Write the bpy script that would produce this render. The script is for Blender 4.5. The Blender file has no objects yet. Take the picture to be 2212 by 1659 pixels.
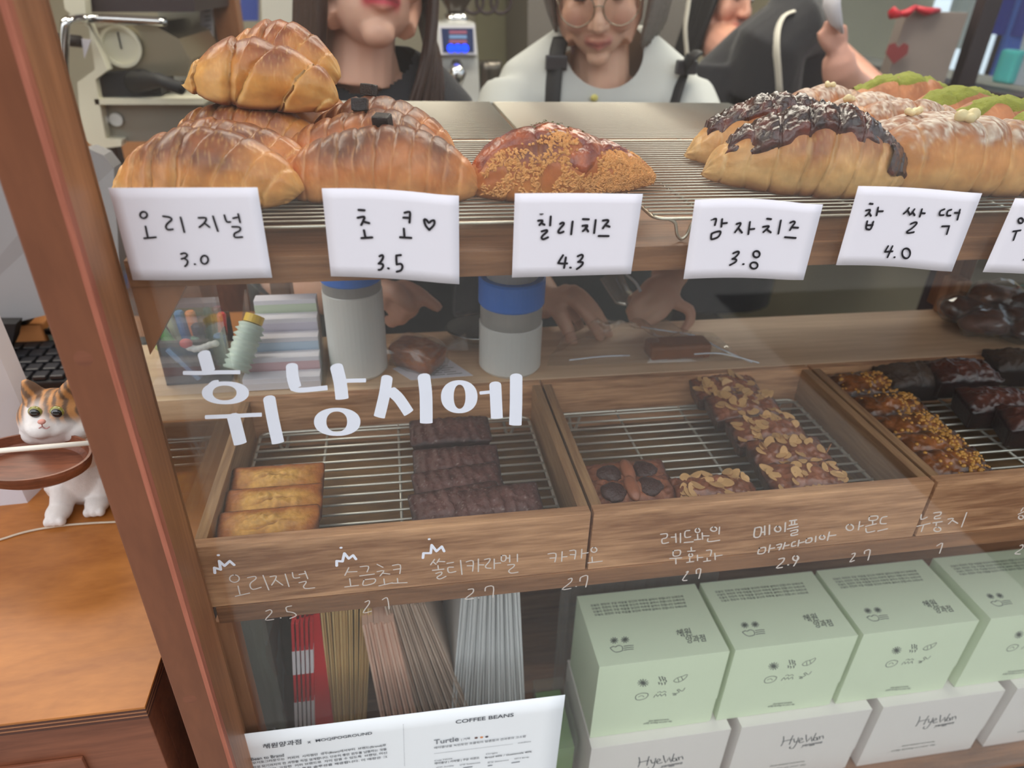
import bpy, bmesh, math, random
from math import sin, cos, pi, sqrt, exp, radians
from mathutils import Vector, Matrix, noise, Quaternion

SC = bpy.context.scene
COL = SC.collection
random.seed(7)

# ------------------------------------------------------------------ camera
F_PX, CX, CY = 1493.0, 1106.0, 829.5
RW = Matrix(((0.98667, 0.05684636, 0.15248213),
             (-0.16039434, 0.49802157, 0.85220195),
             (0.02749481, 0.86529937, -0.50050078)))
CAM = Vector((0.0, -0.40, 1.45))
cam_d = bpy.data.cameras.new('camera')
cam_d.sensor_width = 36.0
cam_d.lens = F_PX / 2212.0 * 36.0
cam_d.clip_start = 0.02
cam_d.clip_end = 200
cam_d.dof.use_dof = True
cam_d.dof.focus_distance = 0.52
cam_d.dof.aperture_fstop = 6.3
cam = bpy.data.objects.new('camera', cam_d)
COL.objects.link(cam)
_r, _u, _f = RW.col[0], RW.col[1], RW.col[2]
cam.matrix_world = Matrix(((_r[0], _u[0], -_f[0], CAM[0]), (_r[1], _u[1], -_f[1], CAM[1]),
                           (_r[2], _u[2], -_f[2], CAM[2]), (0, 0, 0, 1)))
SC.camera = cam

# ------------------------------------------------------------------ world, lights, exposure
W = bpy.data.worlds.new('overcast_sky')
SC.world = W
W.use_nodes = True
_bg = W.node_tree.nodes['Background']
_bg.inputs[0].default_value = (0.95, 0.965, 1.0, 1)
_bg.inputs[1].default_value = 2.25
SC.view_settings.view_transform = 'Standard'
SC.view_settings.look = 'None'
SC.view_settings.gamma = 1
SC.view_settings.use_curve_mapping = False
SC.view_settings.exposure = 0.0
SC.cycles.use_denoising = True
SC.cycles.max_bounces = 7
SC.cycles.transparent_max_bounces = 14
SC.cycles.caustics_reflective = False
SC.cycles.caustics_refractive = False


def area(name, loc, rot, sx, sy, power, color):
    l = bpy.data.lights.new(name, 'AREA')
    l.shape = 'RECTANGLE'
    l.size, l.size_y, l.energy, l.color = sx, sy, power, color
    o = bpy.data.objects.new(name, l)
    o.location = loc
    o.rotation_euler = rot
    COL.objects.link(o)
    return o


CEIL = [(-1.0, 1.0), (0.5, 0.95), (1.2, 1.7)]
for _x, _y in CEIL:
    area('ceiling_lamp_light', (_x, _y, 2.34), (0, 0, 0), 1.1, 0.35, 13, (1.0, 0.93, 0.82))

# ------------------------------------------------------------------ helpers


def pix(px, py, ax, val):
    """point where the sight line of a photo pixel meets the plane ax = val"""
    v = RW @ Vector((px - CX, -(py - CY), F_PX))
    i = 'xyz'.index(ax)
    return CAM + v * ((val - CAM[i]) / v[i])


def xat(px, Y, Z):
    """world x at depth Y and height Z that is seen at photo column px"""
    a = RW.transposed()
    t = (px - CX) / F_PX
    b0 = a @ (Vector((0, Y, Z)) - CAM)
    d = a.col[0]
    return (t * b0[2] - b0[0]) / (d[0] - t * d[2])


def s(r, g, b):
    f = lambda c: (c / 255 / 12.92) if c / 255 <= 0.04045 else ((c / 255 + 0.055) / 1.055) ** 2.4
    return (f(r), f(g), f(b), 1)


def newmat(name):
    m = bpy.data.materials.new(name)
    m.use_nodes = True
    return m, m.node_tree, m.node_tree.nodes['Principled BSDF']


def mat(name, col, rough=0.5, metal=0.0, var=0.0, vscale=30, bump=0.0, bscale=200, coat=0.0, trans=0.0, alpha=1.0,
        emit=None, estr=0.0, sheen=0.0):
    m, nt, p = newmat(name)
    p.inputs['Base Color'].default_value = col
    p.inputs['Roughness'].default_value = rough
    p.inputs['Metallic'].default_value = metal
    p.inputs['Coat Weight'].default_value = coat
    p.inputs['Transmission Weight'].default_value = trans
    p.inputs['Alpha'].default_value = alpha
    if sheen:
        p.inputs['Sheen Weight'].default_value = sheen
    if emit:
        p.inputs['Emission Color'].default_value = emit
        p.inputs['Emission Strength'].default_value = estr
    tc = nt.nodes.new('ShaderNodeTexCoord')
    if var:
        n = nt.nodes.new('ShaderNodeTexNoise')
        n.inputs['Scale'].default_value = vscale
        n.inputs['Detail'].default_value = 4
        nt.links.new(tc.outputs['Object'], n.inputs['Vector'])
        mr = nt.nodes.new('ShaderNodeMapRange')
        mr.inputs['To Min'].default_value = 1 - var
        mr.inputs['To Max'].default_value = 1 + var
        nt.links.new(n.outputs[0], mr.inputs[0])
        h = nt.nodes.new('ShaderNodeHueSaturation')
        h.inputs['Color'].default_value = col
        nt.links.new(mr.outputs[0], h.inputs['Value'])
        nt.links.new(h.outputs[0], p.inputs['Base Color'])
    if bump:
        n2 = nt.nodes.new('ShaderNodeTexNoise')
        n2.inputs['Scale'].default_value = bscale
        n2.inputs['Detail'].default_value = 5
        nt.links.new(tc.outputs['Object'], n2.inputs['Vector'])
        b = nt.nodes.new('ShaderNodeBump')
        b.inputs['Strength'].default_value = bump
        b.inputs['Distance'].default_value = 0.001
        nt.links.new(n2.outputs[0], b.inputs['Height'])
        nt.links.new(b.outputs[0], p.inputs['Normal'])
    return m


def wood(name, c1, c2, axis='x', scale=60, stretch=18, rough=0.5, knots=True, bump=0.25, contrast=1.0):
    m, nt, p = newmat(name)
    p.inputs['Roughness'].default_value = rough
    tc = nt.nodes.new('ShaderNodeTexCoord')
    mp = nt.nodes.new('ShaderNodeMapping')
    sc = [1.0, 1.0, 1.0]
    sc['xyz'.index(axis)] = 1.0 / stretch
    mp.inputs['Scale'].default_value = sc
    nt.links.new(tc.outputs['Object'], mp.inputs[0])
    n = nt.nodes.new('ShaderNodeTexNoise')
    n.inputs['Scale'].default_value = scale
    n.inputs['Detail'].default_value = 6
    n.inputs['Roughness'].default_value = 0.6
    n.inputs['Distortion'].default_value = 0.6
    nt.links.new(mp.outputs[0], n.inputs['Vector'])
    n2 = nt.nodes.new('ShaderNodeTexNoise')
    n2.inputs['Scale'].default_value = scale * 8
    n2.inputs['Detail'].default_value = 3
    nt.links.new(mp.outputs[0], n2.inputs['Vector'])
    mx = nt.nodes.new('ShaderNodeMath')
    mx.operation = 'MULTIPLY_ADD'
    mx.inputs[1].default_value = 0.35
    nt.links.new(n2.outputs[0], mx.inputs[0])
    sb = nt.nodes.new('ShaderNodeMath')
    sb.operation = 'SUBTRACT'
    sb.inputs[1].default_value = 0.17
    nt.links.new(n.outputs[0], sb.inputs[0])
    nt.links.new(sb.outputs[0], mx.inputs[2])
    cr = nt.nodes.new('ShaderNodeValToRGB')
    cr.color_ramp.elements[0].position = 0.5 - 0.16 * contrast
    cr.color_ramp.elements[1].position = 0.5 + 0.16 * contrast
    cr.color_ramp.elements[0].color = c2
    cr.color_ramp.elements[1].color = c1
    nt.links.new(mx.outputs[0], cr.inputs[0])
    nt.links.new(cr.outputs[0], p.inputs['Base Color'])
    b = nt.nodes.new('ShaderNodeBump')
    b.inputs['Strength'].default_value = bump
    b.inputs['Distance'].default_value = 0.0006
    nt.links.new(mx.outputs[0], b.inputs['Height'])
    nt.links.new(b.outputs[0], p.inputs['Normal'])
    return m


def colmat(name, rough=0.4, bump=0.4, bscale=350, speck=0.12, sscale=160, coat=0.0, sss=0.0, bdist=0.001):
    """colour comes from the mesh's own Col attribute (crust browning), broken up by noise"""
    m, nt, p = newmat(name)
    p.inputs['Roughness'].default_value = rough
    p.inputs['Coat Weight'].default_value = coat
    p.inputs['Coat Roughness'].default_value = 0.25
    if sss:
        p.inputs['Subsurface Weight'].default_value = sss
        p.inputs['Subsurface Radius'].default_value = (1, 0.4, 0.2)
        p.inputs['Subsurface Scale'].default_value = 0.004
    a = nt.nodes.new('ShaderNodeAttribute')
    a.attribute_name = 'Col'
    tc = nt.nodes.new('ShaderNodeTexCoord')
    n = nt.nodes.new('ShaderNodeTexNoise')
    n.inputs['Scale'].default_value = sscale
    n.inputs['Detail'].default_value = 6
    nt.links.new(tc.outputs['Object'], n.inputs['Vector'])
    mr = nt.nodes.new('ShaderNodeMapRange')
    mr.inputs['From Min'].default_value = 0.25
    mr.inputs['From Max'].default_value = 0.75
    mr.inputs['To Min'].default_value = 1 - speck
    mr.inputs['To Max'].default_value = 1 + speck
    nt.links.new(n.outputs[0], mr.inputs[0])
    h = nt.nodes.new('ShaderNodeHueSaturation')
    nt.links.new(a.outputs['Color'], h.inputs['Color'])
    nt.links.new(mr.outputs[0], h.inputs['Value'])
    nt.links.new(h.outputs[0], p.inputs['Base Color'])
    n2 = nt.nodes.new('ShaderNodeTexNoise')
    n2.inputs['Scale'].default_value = bscale
    n2.inputs['Detail'].default_value = 6
    nt.links.new(tc.outputs['Object'], n2.inputs['Vector'])
    b = nt.nodes.new('ShaderNodeBump')
    b.inputs['Strength'].default_value = bump
    b.inputs['Distance'].default_value = bdist
    nt.links.new(n2.outputs[0], b.inputs['Height'])
    nt.links.new(b.outputs[0], p.inputs['Normal'])
    return m


def clear(name, tint=(1, 1, 1, 1), rough=0.02, ior=1.45, haze=0.0, hazecol=(0.8, 0.8, 0.8, 1)):
    """thin clear sheet: see-through with a fresnel reflection; haze adds a diffuse milky share"""
    m = bpy.data.materials.new(name)
    m.use_nodes = True
    nt = m.node_tree
    nt.nodes.clear()
    out = nt.nodes.new('ShaderNodeOutputMaterial')
    tr = nt.nodes.new('ShaderNodeBsdfTransparent')
    tr.inputs[0].default_value = tint
    gl = nt.nodes.new('ShaderNodeBsdfGlossy')
    gl.inputs['Roughness'].default_value = rough
    fr = nt.nodes.new('ShaderNodeFresnel')
    ge = nt.nodes.new('ShaderNodeNewGeometry')
    io = nt.nodes.new('ShaderNodeMapRange')      # same reflection on both faces of the thin sheet
    io.inputs['To Min'].default_value = ior
    io.inputs['To Max'].default_value = 1.0 / ior
    nt.links.new(ge.outputs['Backfacing'], io.inputs[0])
    nt.links.new(io.outputs[0], fr.inputs[0])
    mx = nt.nodes.new('ShaderNodeMixShader')
    nt.links.new(fr.outputs[0], mx.inputs[0])
    nt.links.new(tr.outputs[0], mx.inputs[1])
    nt.links.new(gl.outputs[0], mx.inputs[2])
    last = mx
    if haze:
        df = nt.nodes.new('ShaderNodeBsdfDiffuse')
        df.inputs[0].default_value = hazecol
        tl = nt.nodes.new('ShaderNodeBsdfTranslucent')
        tl.inputs[0].default_value = hazecol
        m1 = nt.nodes.new('ShaderNodeMixShader')
        m1.inputs[0].default_value = 0.5
        nt.links.new(df.outputs[0], m1.inputs[1])
        nt.links.new(tl.outputs[0], m1.inputs[2])
        m2 = nt.nodes.new('ShaderNodeMixShader')
        m2.inputs[0].default_value = haze
        nt.links.new(mx.outputs[0], m2.inputs[1])
        nt.links.new(m1.outputs[0], m2.inputs[2])
        last = m2
    nt.links.new(last.outputs[0], out.inputs[0])
    return m


def wm(o):
    m = Matrix.Identity(4)
    while o is not None:
        m = o.matrix_basis @ m
        o = o.parent
    return m


def tag(o, label=None, cat=None, group=None, kind=None):
    if label:
        o['label'] = label
    if cat:
        o['category'] = cat
    if group:
        o['group'] = group
    if kind:
        o['kind'] = kind
    return o


def thing(name, label, cat, loc=(0, 0, 0), rotz=0.0, group=None):
    o = bpy.data.objects.new(name, None)
    o.empty_display_size = 0.02
    o.location = loc
    o.rotation_euler = (0, 0, rotz)
    COL.objects.link(o)
    return tag(o, label, cat, group)


def put(name, me, m, parent=None, world=True, smooth=False, label=None):
    """link a mesh; coordinates are world ones unless world=False (then local to the parent)"""
    if isinstance(me, bmesh.types.BMesh):
        b = me
        me = bpy.data.meshes.new(name)
        b.to_mesh(me)
        b.free()
    o = bpy.data.objects.new(name, me)
    if m is not None and not me.materials:
        me.materials.append(m)
    if smooth:
        me.polygons.foreach_set('use_smooth', [True] * len(me.polygons))
    COL.objects.link(o)
    if parent is not None:
        o.parent = parent
        if world:
            me.transform(wm(parent).inverted())
    if label:
        o['label'] = label
    return o


def single(name, me, m, label, cat, group=None, smooth=False, kind=None):
    """a thing that is one mesh; its origin goes to the base of the mesh"""
    o = put(name, me, m, smooth=smooth)
    vs = [v.co for v in o.data.vertices]
    c = Vector(((min(v.x for v in vs) + max(v.x for v in vs)) / 2, (min(v.y for v in vs) + max(v.y for v in vs)) / 2,
                min(v.z for v in vs)))
    o.data.transform(Matrix.Translation(-c))
    o.location = c
    return tag(o, label, cat, group, kind)


def struct(name, me, m, smooth=False):
    o = put(name, me, m, smooth=smooth)
    o['kind'] = 'structure'
    return o


def copy_thing(root, loc, rotz=0.0, label=None):
    r = root.copy()
    COL.objects.link(r)
    r.location = loc
    r.rotation_euler = (0, 0, rotz)
    if label:
        r['label'] = label
    for ch in list(root.children):
        c = ch.copy()
        COL.objects.link(c)
        c.parent = r
        for g in list(ch.children):
            d = g.copy()
            COL.objects.link(d)
            d.parent = c
    return r


def add_box(bm, lo, hi, bev=0.0, M=None):
    t = bmesh.new()
    bmesh.ops.create_cube(t, size=1.0)
    lo, hi = Vector(lo), Vector(hi)
    for v in t.verts:
        v.co = Vector(((lo[i] + hi[i]) / 2 + v.co[i] * (hi[i] - lo[i]) for i in range(3)))
    if bev:
        bmesh.ops.bevel(t, geom=list(t.edges), offset=bev, segments=2, profile=0.6, affect='EDGES')
    if M is not None:
        t.transform(M)
    merge(bm, t)
    return bm


def merge(bm, t):
    me = bpy.data.meshes.new('tmp')
    t.to_mesh(me)
    t.free()
    bm.from_mesh(me)
    bpy.data.meshes.remove(me)


def box(lo, hi, bev=0.0, M=None):
    return add_box(bmesh.new(), lo, hi, bev, M)


def add_tube(bm, pts, r, seg=8, closed=False, cap=True, flat=1.0):
    pts = [Vector(p) for p in pts]
    n = len(pts)
    rs = r if isinstance(r, (list, tuple)) else [r] * n
    rings = []
    prev = None
    for i, p in enumerate(pts):
        a = pts[(i - 1) % n] if (closed or i > 0) else p
        b = pts[(i + 1) % n] if (closed or i < n - 1) else p
        t = (b - a)
        if t.length < 1e-9:
            t = Vector((0, 0, 1))
        t.normalize()
        if prev is None:
            up = Vector((0, 0, 1)) if abs(t.z) < 0.9 else Vector((1, 0, 0))
            nx = t.cross(up).normalized()
        else:
            nx = (prev - t * prev.dot(t))
            nx = nx.normalized() if nx.length > 1e-6 else t.orthogonal().normalized()
        prev = nx
        ny = t.cross(nx)
        rings.append([bm.verts.new(p + nx * cos(2 * pi * k / seg) * rs[i] + ny * sin(2 * pi * k / seg) * rs[i] * flat)
                      for k in range(seg)])
    m = n if closed else n - 1
    for i in range(m):
        a, b = rings[i], rings[(i + 1) % n]
        for k in range(seg):
            bm.faces.new((a[k], a[(k + 1) % seg], b[(k + 1) % seg], b[k]))
    if cap and not closed:
        bm.faces.new(list(reversed(rings[0])))
        bm.faces.new(rings[-1])
    return bm


def tube(pts, r, seg=8, closed=False, flat=1.0):
    return add_tube(bmesh.new(), pts, r, seg, closed, True, flat)


def add_lathe(bm, prof, c=(0, 0, 0), seg=32, sx=1.0, sy=1.0, M=None):
    c = Vector(c)
    rings = []
    for r, z in prof:
        rings.append([bm.verts.new((M @ Vector((cos(2 * pi * k / seg) * r * sx, sin(2 * pi * k / seg) * r * sy, z)) if M else
                                    Vector((cos(2 * pi * k / seg) * r * sx, sin(2 * pi * k / seg) * r * sy, z))) + c)
                      for k in range(seg)])
    for a, b in zip(rings, rings[1:]):
        for k in range(seg):
            bm.faces.new((a[k], a[(k + 1) % seg], b[(k + 1) % seg], b[k]))
    if prof[0][0] > 1e-5:
        bm.faces.new(list(reversed(rings[0])))
    if prof[-1][0] > 1e-5:
        bm.faces.new(rings[-1])
    return bm


def lathe(prof, c=(0, 0, 0), seg=32, sx=1.0, sy=1.0, M=None):
    return add_lathe(bmesh.new(), prof, c, seg, sx, sy, M)


def prism(poly, d, M=None):
    """polygon of 3-D points extruded by vector d"""
    bm = bmesh.new()
    d = Vector(d)
    a = [bm.verts.new(Vector(p)) for p in poly]
    b = [bm.verts.new(Vector(p) + d) for p in poly]
    n = len(poly)
    bm.faces.new(a)
    bm.faces.new(list(reversed(b)))
    for i in range(n):
        bm.faces.new((a[i], b[i], b[(i + 1) % n], a[(i + 1) % n]))
    bmesh.ops.recalc_face_normals(bm, faces=bm.faces)
    if M is not None:
        bm.transform(M)
    return bm


def gridmesh(name, fn, nu, nv, col=None, closev=False, caps=False):
    """fn(i,j)->co ; col(i,j)->rgba ; mesh with Col attribute"""
    vs = []
    cs = []
    for i in range(nu):
        for j in range(nv):
            vs.append(fn(i, j))
            if col:
                cs.append(col(i, j))
    fs = []
    for i in range(nu - 1):
        for j in range(nv if closev else nv - 1):
            fs.append((i * nv + j, i * nv + (j + 1) % nv, (i + 1) * nv + (j + 1) % nv, (i + 1) * nv + j))
    if caps:
        fs.append(tuple(range(nv - 1, -1, -1)))
        fs.append(tuple((nu - 1) * nv + j for j in range(nv)))
    me = bpy.data.meshes.new(name)
    me.from_pydata([tuple(v) for v in vs], [], fs)
    if col:
        at = me.color_attributes.new('Col', 'FLOAT_COLOR', 'POINT')
        flat = [c for q in cs for c in (q[0], q[1], q[2], 1.0)]
        at.data.foreach_set('color', flat)
    me.polygons.foreach_set('use_smooth', [True] * len(me.polygons))
    return me


def lerp(a, b, t):
    t = max(0.0, min(1.0, t))
    return tuple(a[i] + (b[i] - a[i]) * t for i in range(3)) + (1,)


def sm(a, b, x):
    t = max(0.0, min(1.0, (x - a) / (b - a)))
    return t * t * (3 - 2 * t)


def nz(p, sc, seed=0):
    return noise.noise(Vector((p[0] * sc + seed * 7.3, p[1] * sc + seed * 3.1, p[2] * sc + seed)))


TXT = ['Slow-baked moments,', 'softly landing on your day', '혜원', '양과점', '오늘도 천천히 구운 마음을 당신의 하루에 살며시 전합니다 오래오래', 'yanggwa',
       'COFFEE BEANS', 'MOQIPOGROUND', 'x', '혜원양과점', 'Bean to Brand',
       '모지포그라운드는  커피의  시작점인  생두(Bean)에서부터  브랜드(Brand)로',
       '완성 되기까지의 전 과정을 직접 설계합니다. 단순히 좋은 원두를 납품하는 것을',
       '넘어 매장이  고유한  커피 브랜드로  자리 잡을 수 있도록  브랜딩, 머신',
       '선정과 인테리어까지 통합 솔루션을 제공합니다. 이 매장은 그', 'Turtle', '| 거북',
       '헤이즐넛을 녹인듯한 초콜릿의 달콤함과 견과류의 고소함', 'medium', 'Cup Note', '헤이즐넛 | 카라멜 | 구운 아몬드', 'Origin',
       'Brazil 60% / Guatemala 40%', '산미 Acidity', '단맛 Sweetness', '쓴맛 Bitterness', '바디 Body', '영수증  3.0  2.7  2.9']
_glyphs = {}


def text_bm(body, size, shear=0.0):
    """all lines of print are typeset in one go (built-in font), then handed out line by line"""
    if not _glyphs:
        cu = bpy.data.curves.new('t', 'FONT')
        cu.body = '\n'.join(TXT)
        cu.size = 1.0
        cu.space_line = 4.0
        cu.resolution_u = 3
        cu.offset = 0.012
        o = bpy.data.objects.new('t', cu)
        me = bpy.data.meshes.new_from_object(o)
        co = [v.co.copy() for v in me.vertices]
        line = [int(round((0.3 - c.y) / 4.0)) for c in co]
        fs = [[] for _ in TXT]
        for f in me.polygons:
            k = line[f.vertices[0]]
            if 0 <= k < len(TXT):
                fs[k].append(tuple(f.vertices))
        for k, b_ in enumerate(TXT):
            idx = {}
            vs = []
            ff = []
            for f in fs[k]:
                g_ = []
                for i in f:
                    if i not in idx:
                        idx[i] = len(vs)
                        vs.append((co[i].x, co[i].y + 4.0 * k, 0))
                    g_.append(idx[i])
                ff.append(g_)
            _glyphs[b_] = (vs, ff)
        bpy.data.objects.remove(o)
        bpy.data.meshes.remove(me)
        bpy.data.curves.remove(cu)
    vs, ff = _glyphs[body]
    bm = bmesh.new()
    V = [bm.verts.new((x + shear * y, y, 0)) for x, y, z in vs]
    for f in ff:
        try:
            bm.faces.new([V[i] for i in f])
        except ValueError:
            pass
    return bm


def smooth_path(pts, n=4):
    """catmull-rom through 2-D/3-D points"""
    if len(pts) < 3:
        return [Vector(p) for p in pts]
    P = [Vector(p) for p in pts]
    out = []
    for i in range(len(P) - 1):
        p0, p1, p2, p3 = P[max(i - 1, 0)], P[i], P[i + 1], P[min(i + 2, len(P) - 1)]
        for k in range(n):
            t = k / n
            out.append(0.5 * ((2 * p1) + (p2 - p0) * t + (2 * p0 - 5 * p1 + 4 * p2 - p3) * t * t +
                              (3 * p1 - p0 - 3 * p2 + p3) * t ** 3))
    out.append(P[-1])
    return out


def ribbon(bm, pts, w, nrm, th=0.0002, cap=True):
    """flat brush stroke along 3-D pts lying in a plane with normal nrm (towards the viewer)"""
    nrm = Vector(nrm).normalized()
    pts = [Vector(p) for p in pts]
    if len(pts) == 1:
        pts = [pts[0], pts[0] + Vector((w * 0.05, 0, 0))]
    L, Rr = [], []
    n = len(pts)
    for i, p in enumerate(pts):
        t = (pts[min(i + 1, n - 1)] - pts[max(i - 1, 0)])
        t = t.normalized() if t.length > 1e-9 else Vector((1, 0, 0))
        sd = nrm.cross(t) * (w / 2)
        L.append(p + sd)
        Rr.append(p - sd)
    poly = list(L)
    if cap:
        te = (pts[-1] - pts[-2]).normalized()
        for k in range(1, 5):
            a = pi * k / 5
            poly.append(pts[-1] + (L[-1] - pts[-1]) * cos(a) + te * (w / 2) * sin(a))
    poly += list(reversed(Rr))
    if cap:
        ts = (pts[0] - pts[1]).normalized()
        for k in range(1, 5):
            a = pi * k / 5
            poly.append(pts[0] + (Rr[0] - pts[0]) * cos(a) + ts * (w / 2) * sin(a))
    # quads along the stroke, plus the two round caps
    off = nrm * th
    vl = [bm.verts.new(p + off) for p in L]
    vr = [bm.verts.new(p + off) for p in Rr]
    for i in range(n - 1):
        bm.faces.new((vl[i], vr[i], vr[i + 1], vl[i + 1]))
    if cap:
        te = (pts[-1] - pts[-2]).normalized()
        arc = [bm.verts.new(pts[-1] + off + (L[-1] - pts[-1]) * cos(pi * k / 6) + te * (w / 2) * sin(pi * k / 6)) for k in range(1, 6)]
        bm.faces.new([vl[-1], vr[-1]] + list(reversed(arc)))
        ts = (pts[0] - pts[1]).normalized()
        arc = [bm.verts.new(pts[0] + off + (Rr[0] - pts[0]) * cos(pi * k / 6) + ts * (w / 2) * sin(pi * k / 6)) for k in range(1, 6)]
        bm.faces.new([vr[0], vl[0]] + list(reversed(arc)))
    return bm


def ell(cx, cy, rx, ry, a0=-90, turn=360, n=14):
    return [(cx + rx * cos(radians(a0 + turn * k / n)), cy + ry * sin(radians(a0 + turn * k / n))) for k in range(n + 1)]


def strokes(lst, ox, oy, sc, w_px, Y=0.0, smoothn=3, th=0.0002, lift=0.0):
    """hand strokes given in a zoomed view of the photo (offset ox, oy, scale sc), laid on the glass plane y=Y"""
    bm = bmesh.new()
    k = 0
    for st in lst:
        w = w_px
        if isinstance(st, tuple) and isinstance(st[0], (int, float)) and isinstance(st[1], list):
            w, st = st
        q = smooth_path([(a, b, 0) for a, b in st], smoothn)
        P = [pix(ox + p.x / sc, oy + p.y / sc, 'y', Y) for p in q]
        ww = (pix(ox, oy, 'y', Y) - pix(ox + w / sc, oy, 'y', Y)).length
        ribbon(bm, P, ww, (0, -1, 0), th + lift + k * 0.000012)
        k += 1
    return bm


def fuse(bm, voxel=0.002, smooth=4):
    """melt overlapping closed pieces into one continuous skin"""
    me = bpy.data.meshes.new('f')
    bm.to_mesh(me)
    bm.free()
    o = bpy.data.objects.new('f', me)
    COL.objects.link(o)
    r = o.modifiers.new('r', 'REMESH')
    r.mode = 'VOXEL'
    r.voxel_size = voxel
    sm_ = o.modifiers.new('s', 'SMOOTH')
    sm_.factor = 0.5
    sm_.iterations = smooth
    dg = bpy.context.evaluated_depsgraph_get()
    dg.update()
    out = bpy.data.meshes.new_from_object(o.evaluated_get(dg))
    bpy.data.objects.remove(o)
    bpy.data.meshes.remove(me)
    out.polygons.foreach_set('use_smooth', [True] * len(out.polygons))
    out.materials.clear()
    return out


def paint(me, fn):
    at = me.color_attributes.new('Col', 'FLOAT_COLOR', 'POINT')
    flat = []
    for v in me.vertices:
        c = fn(v.co, v.normal)
        flat += [c[0], c[1], c[2], 1.0]
    at.data.foreach_set('color', flat)
    return me


def ball(bm, c, r, sub=3, M=None):
    t = bmesh.new()
    bmesh.ops.create_icosphere(t, subdivisions=sub, radius=1.0)
    r = r if isinstance(r, (tuple, list)) else (r, r, r)
    t.transform(Matrix.Diagonal((r[0], r[1], r[2], 1)))
    if M is not None:
        t.transform(M)
    t.transform(Matrix.Translation(Vector(c)))
    merge(bm, t)
    return bm
# ------------------------------------------------------------------ materials
M = {}
M['case'] = wood('case_wood', s(164, 114, 78), s(112, 72, 46), 'x', 45, 14, 0.5)
M['case_z'] = wood('case_post_wood', s(160, 108, 74), s(124, 80, 52), 'z', 40, 16, 0.45)
M['post'] = wood('post_veneer', s(128, 76, 48), s(98, 54, 32), 'z', 18, 4, 0.4, contrast=1.6)
M['strip'] = wood('raw_edge', s(182, 110, 86), s(150, 84, 62), 'z', 60, 14, 0.65)
M['tray'] = wood('tray_wood', s(226, 172, 128), s(142, 94, 62), 'x', 50, 12, 0.6, contrast=1.1)
M['tray_y'] = wood('tray_side_wood', s(180, 140, 100), s(136, 98, 68), 'y', 50, 12, 0.6)
M['tray_in'] = wood('tray_bottom_wood', s(150, 112, 66), s(96, 66, 38), 'x', 26, 6, 0.6)
M['counter'] = wood('counter_wood', s(232, 198, 162), s(198, 162, 128), 'x', 20, 14, 0.42)
M['table'] = wood('table_veneer', s(184, 118, 56), s(142, 82, 34), 'x', 24, 3.0, 0.42, contrast=1.7)
M['tableside'] = wood('table_side', s(140, 84, 58), s(104, 58, 38), 'x', 30, 8, 0.5)
M['ply_d'] = mat('ply_dark', s(78, 44, 32), 0.6, var=0.15)
M['ply_l'] = mat('ply_light', s(164, 112, 78), 0.6, var=0.15)
M['steel'] = mat('steel_wire', s(228, 224, 212), 0.38, 0.65)
M['chrome'] = mat('chrome', s(225, 225, 225), 0.08, 1.0)
M['paper'] = mat('white_card', s(229, 226, 233), 0.75, var=0.02, vscale=12, bump=0.05)
M['ink'] = mat('black_marker', s(26, 22, 28), 0.45)
M['paint'] = mat('white_window_paint', s(226, 230, 240), 0.5, var=0.03, vscale=60)
M['pen_white'] = mat('faint_white_pen', s(200, 192, 184), 0.6)
M['glass'] = clear('window_glass', (0.97, 0.985, 0.98, 1), 0.0, 1.42, haze=0.012)
M['wall'] = mat('plaster', s(206, 200, 178), 0.8, var=0.04, vscale=3, bump=0.1)
M['ceil'] = mat('ceiling_paint', s(215, 212, 205), 0.9)
M['floor'] = mat('floor_tile', s(70, 64, 60), 0.5, var=0.2, vscale=5)
M['pave'] = mat('pavement', s(160, 156, 150), 0.9, var=0.12, vscale=4, bump=0.3)
M['frame_dark'] = mat('dark_frame', s(62, 50, 52), 0.5, 0.2)
M['dark'] = mat('matte_black', s(24, 23, 25), 0.6)
M['panel'] = mat('case_inner_panel', s(84, 76, 72), 0.75, var=0.08, vscale=8)

# ------------------------------------------------------------------ the place
struct('floor', box((-2.6, 0.0, -0.05), (2.6, 3.6, 0.0)), M['floor'])
struct('trim_1', box((-16, -9, -0.09), (16, 0.0, -0.04)), M['pave'])['label'] = 'grey street pavement before the shop front'
struct('ceiling', box((-2.6, 0.0, 2.42), (2.6, 3.6, 2.5)), M['ceil'])
struct('wall_back', box((-2.6, 3.0, 0), (2.6, 3.1, 2.5)), M['wall'])
struct('wall_left', box((-2.6, 0, 0), (-2.5, 3.1, 2.5)), M['wall'])
WX = 1.62          # inner face of the right wall, with the street window in it
w0 = pix(2034, 170, 'x', WX)
SILL = pix(2120, 192, 'x', WX).z
wr = bmesh.new()
add_box(wr, (WX, 0.0, 0), (WX + 0.1, 3.1, SILL - 0.04))
add_box(wr, (WX, 2.45, SILL - 0.04), (WX + 0.1, 3.1, 2.5))
add_box(wr, (WX, 0.0, 2.1), (WX + 0.1, 2.45, 2.5))
struct('wall_right', wr, M['wall'])
wf = tag(thing('window_1', None, None, (WX, 1.2, SILL)), kind='structure')
fb = bmesh.new()
add_box(fb, (WX - 0.02, 0.0, SILL - 0.045), (WX + 0.1, 2.45, SILL), 0.003)
add_box(fb, (WX - 0.02, 2.39, SILL), (WX + 0.08, 2.45, 2.1), 0.003)
add_box(fb, (WX - 0.02, 0.0, 2.05), (WX + 0.08, 2.45, 2.1), 0.003)
put('window_frame', fb, M['frame_dark'], wf)
py = pix(2085, 110, 'x', WX - 0.02).y
put('mullion', box((WX - 0.025, py - 0.02, SILL), (WX + 0.03, py + 0.015, 2.05), 0.003), M['frame_dark'], wf)
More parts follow.
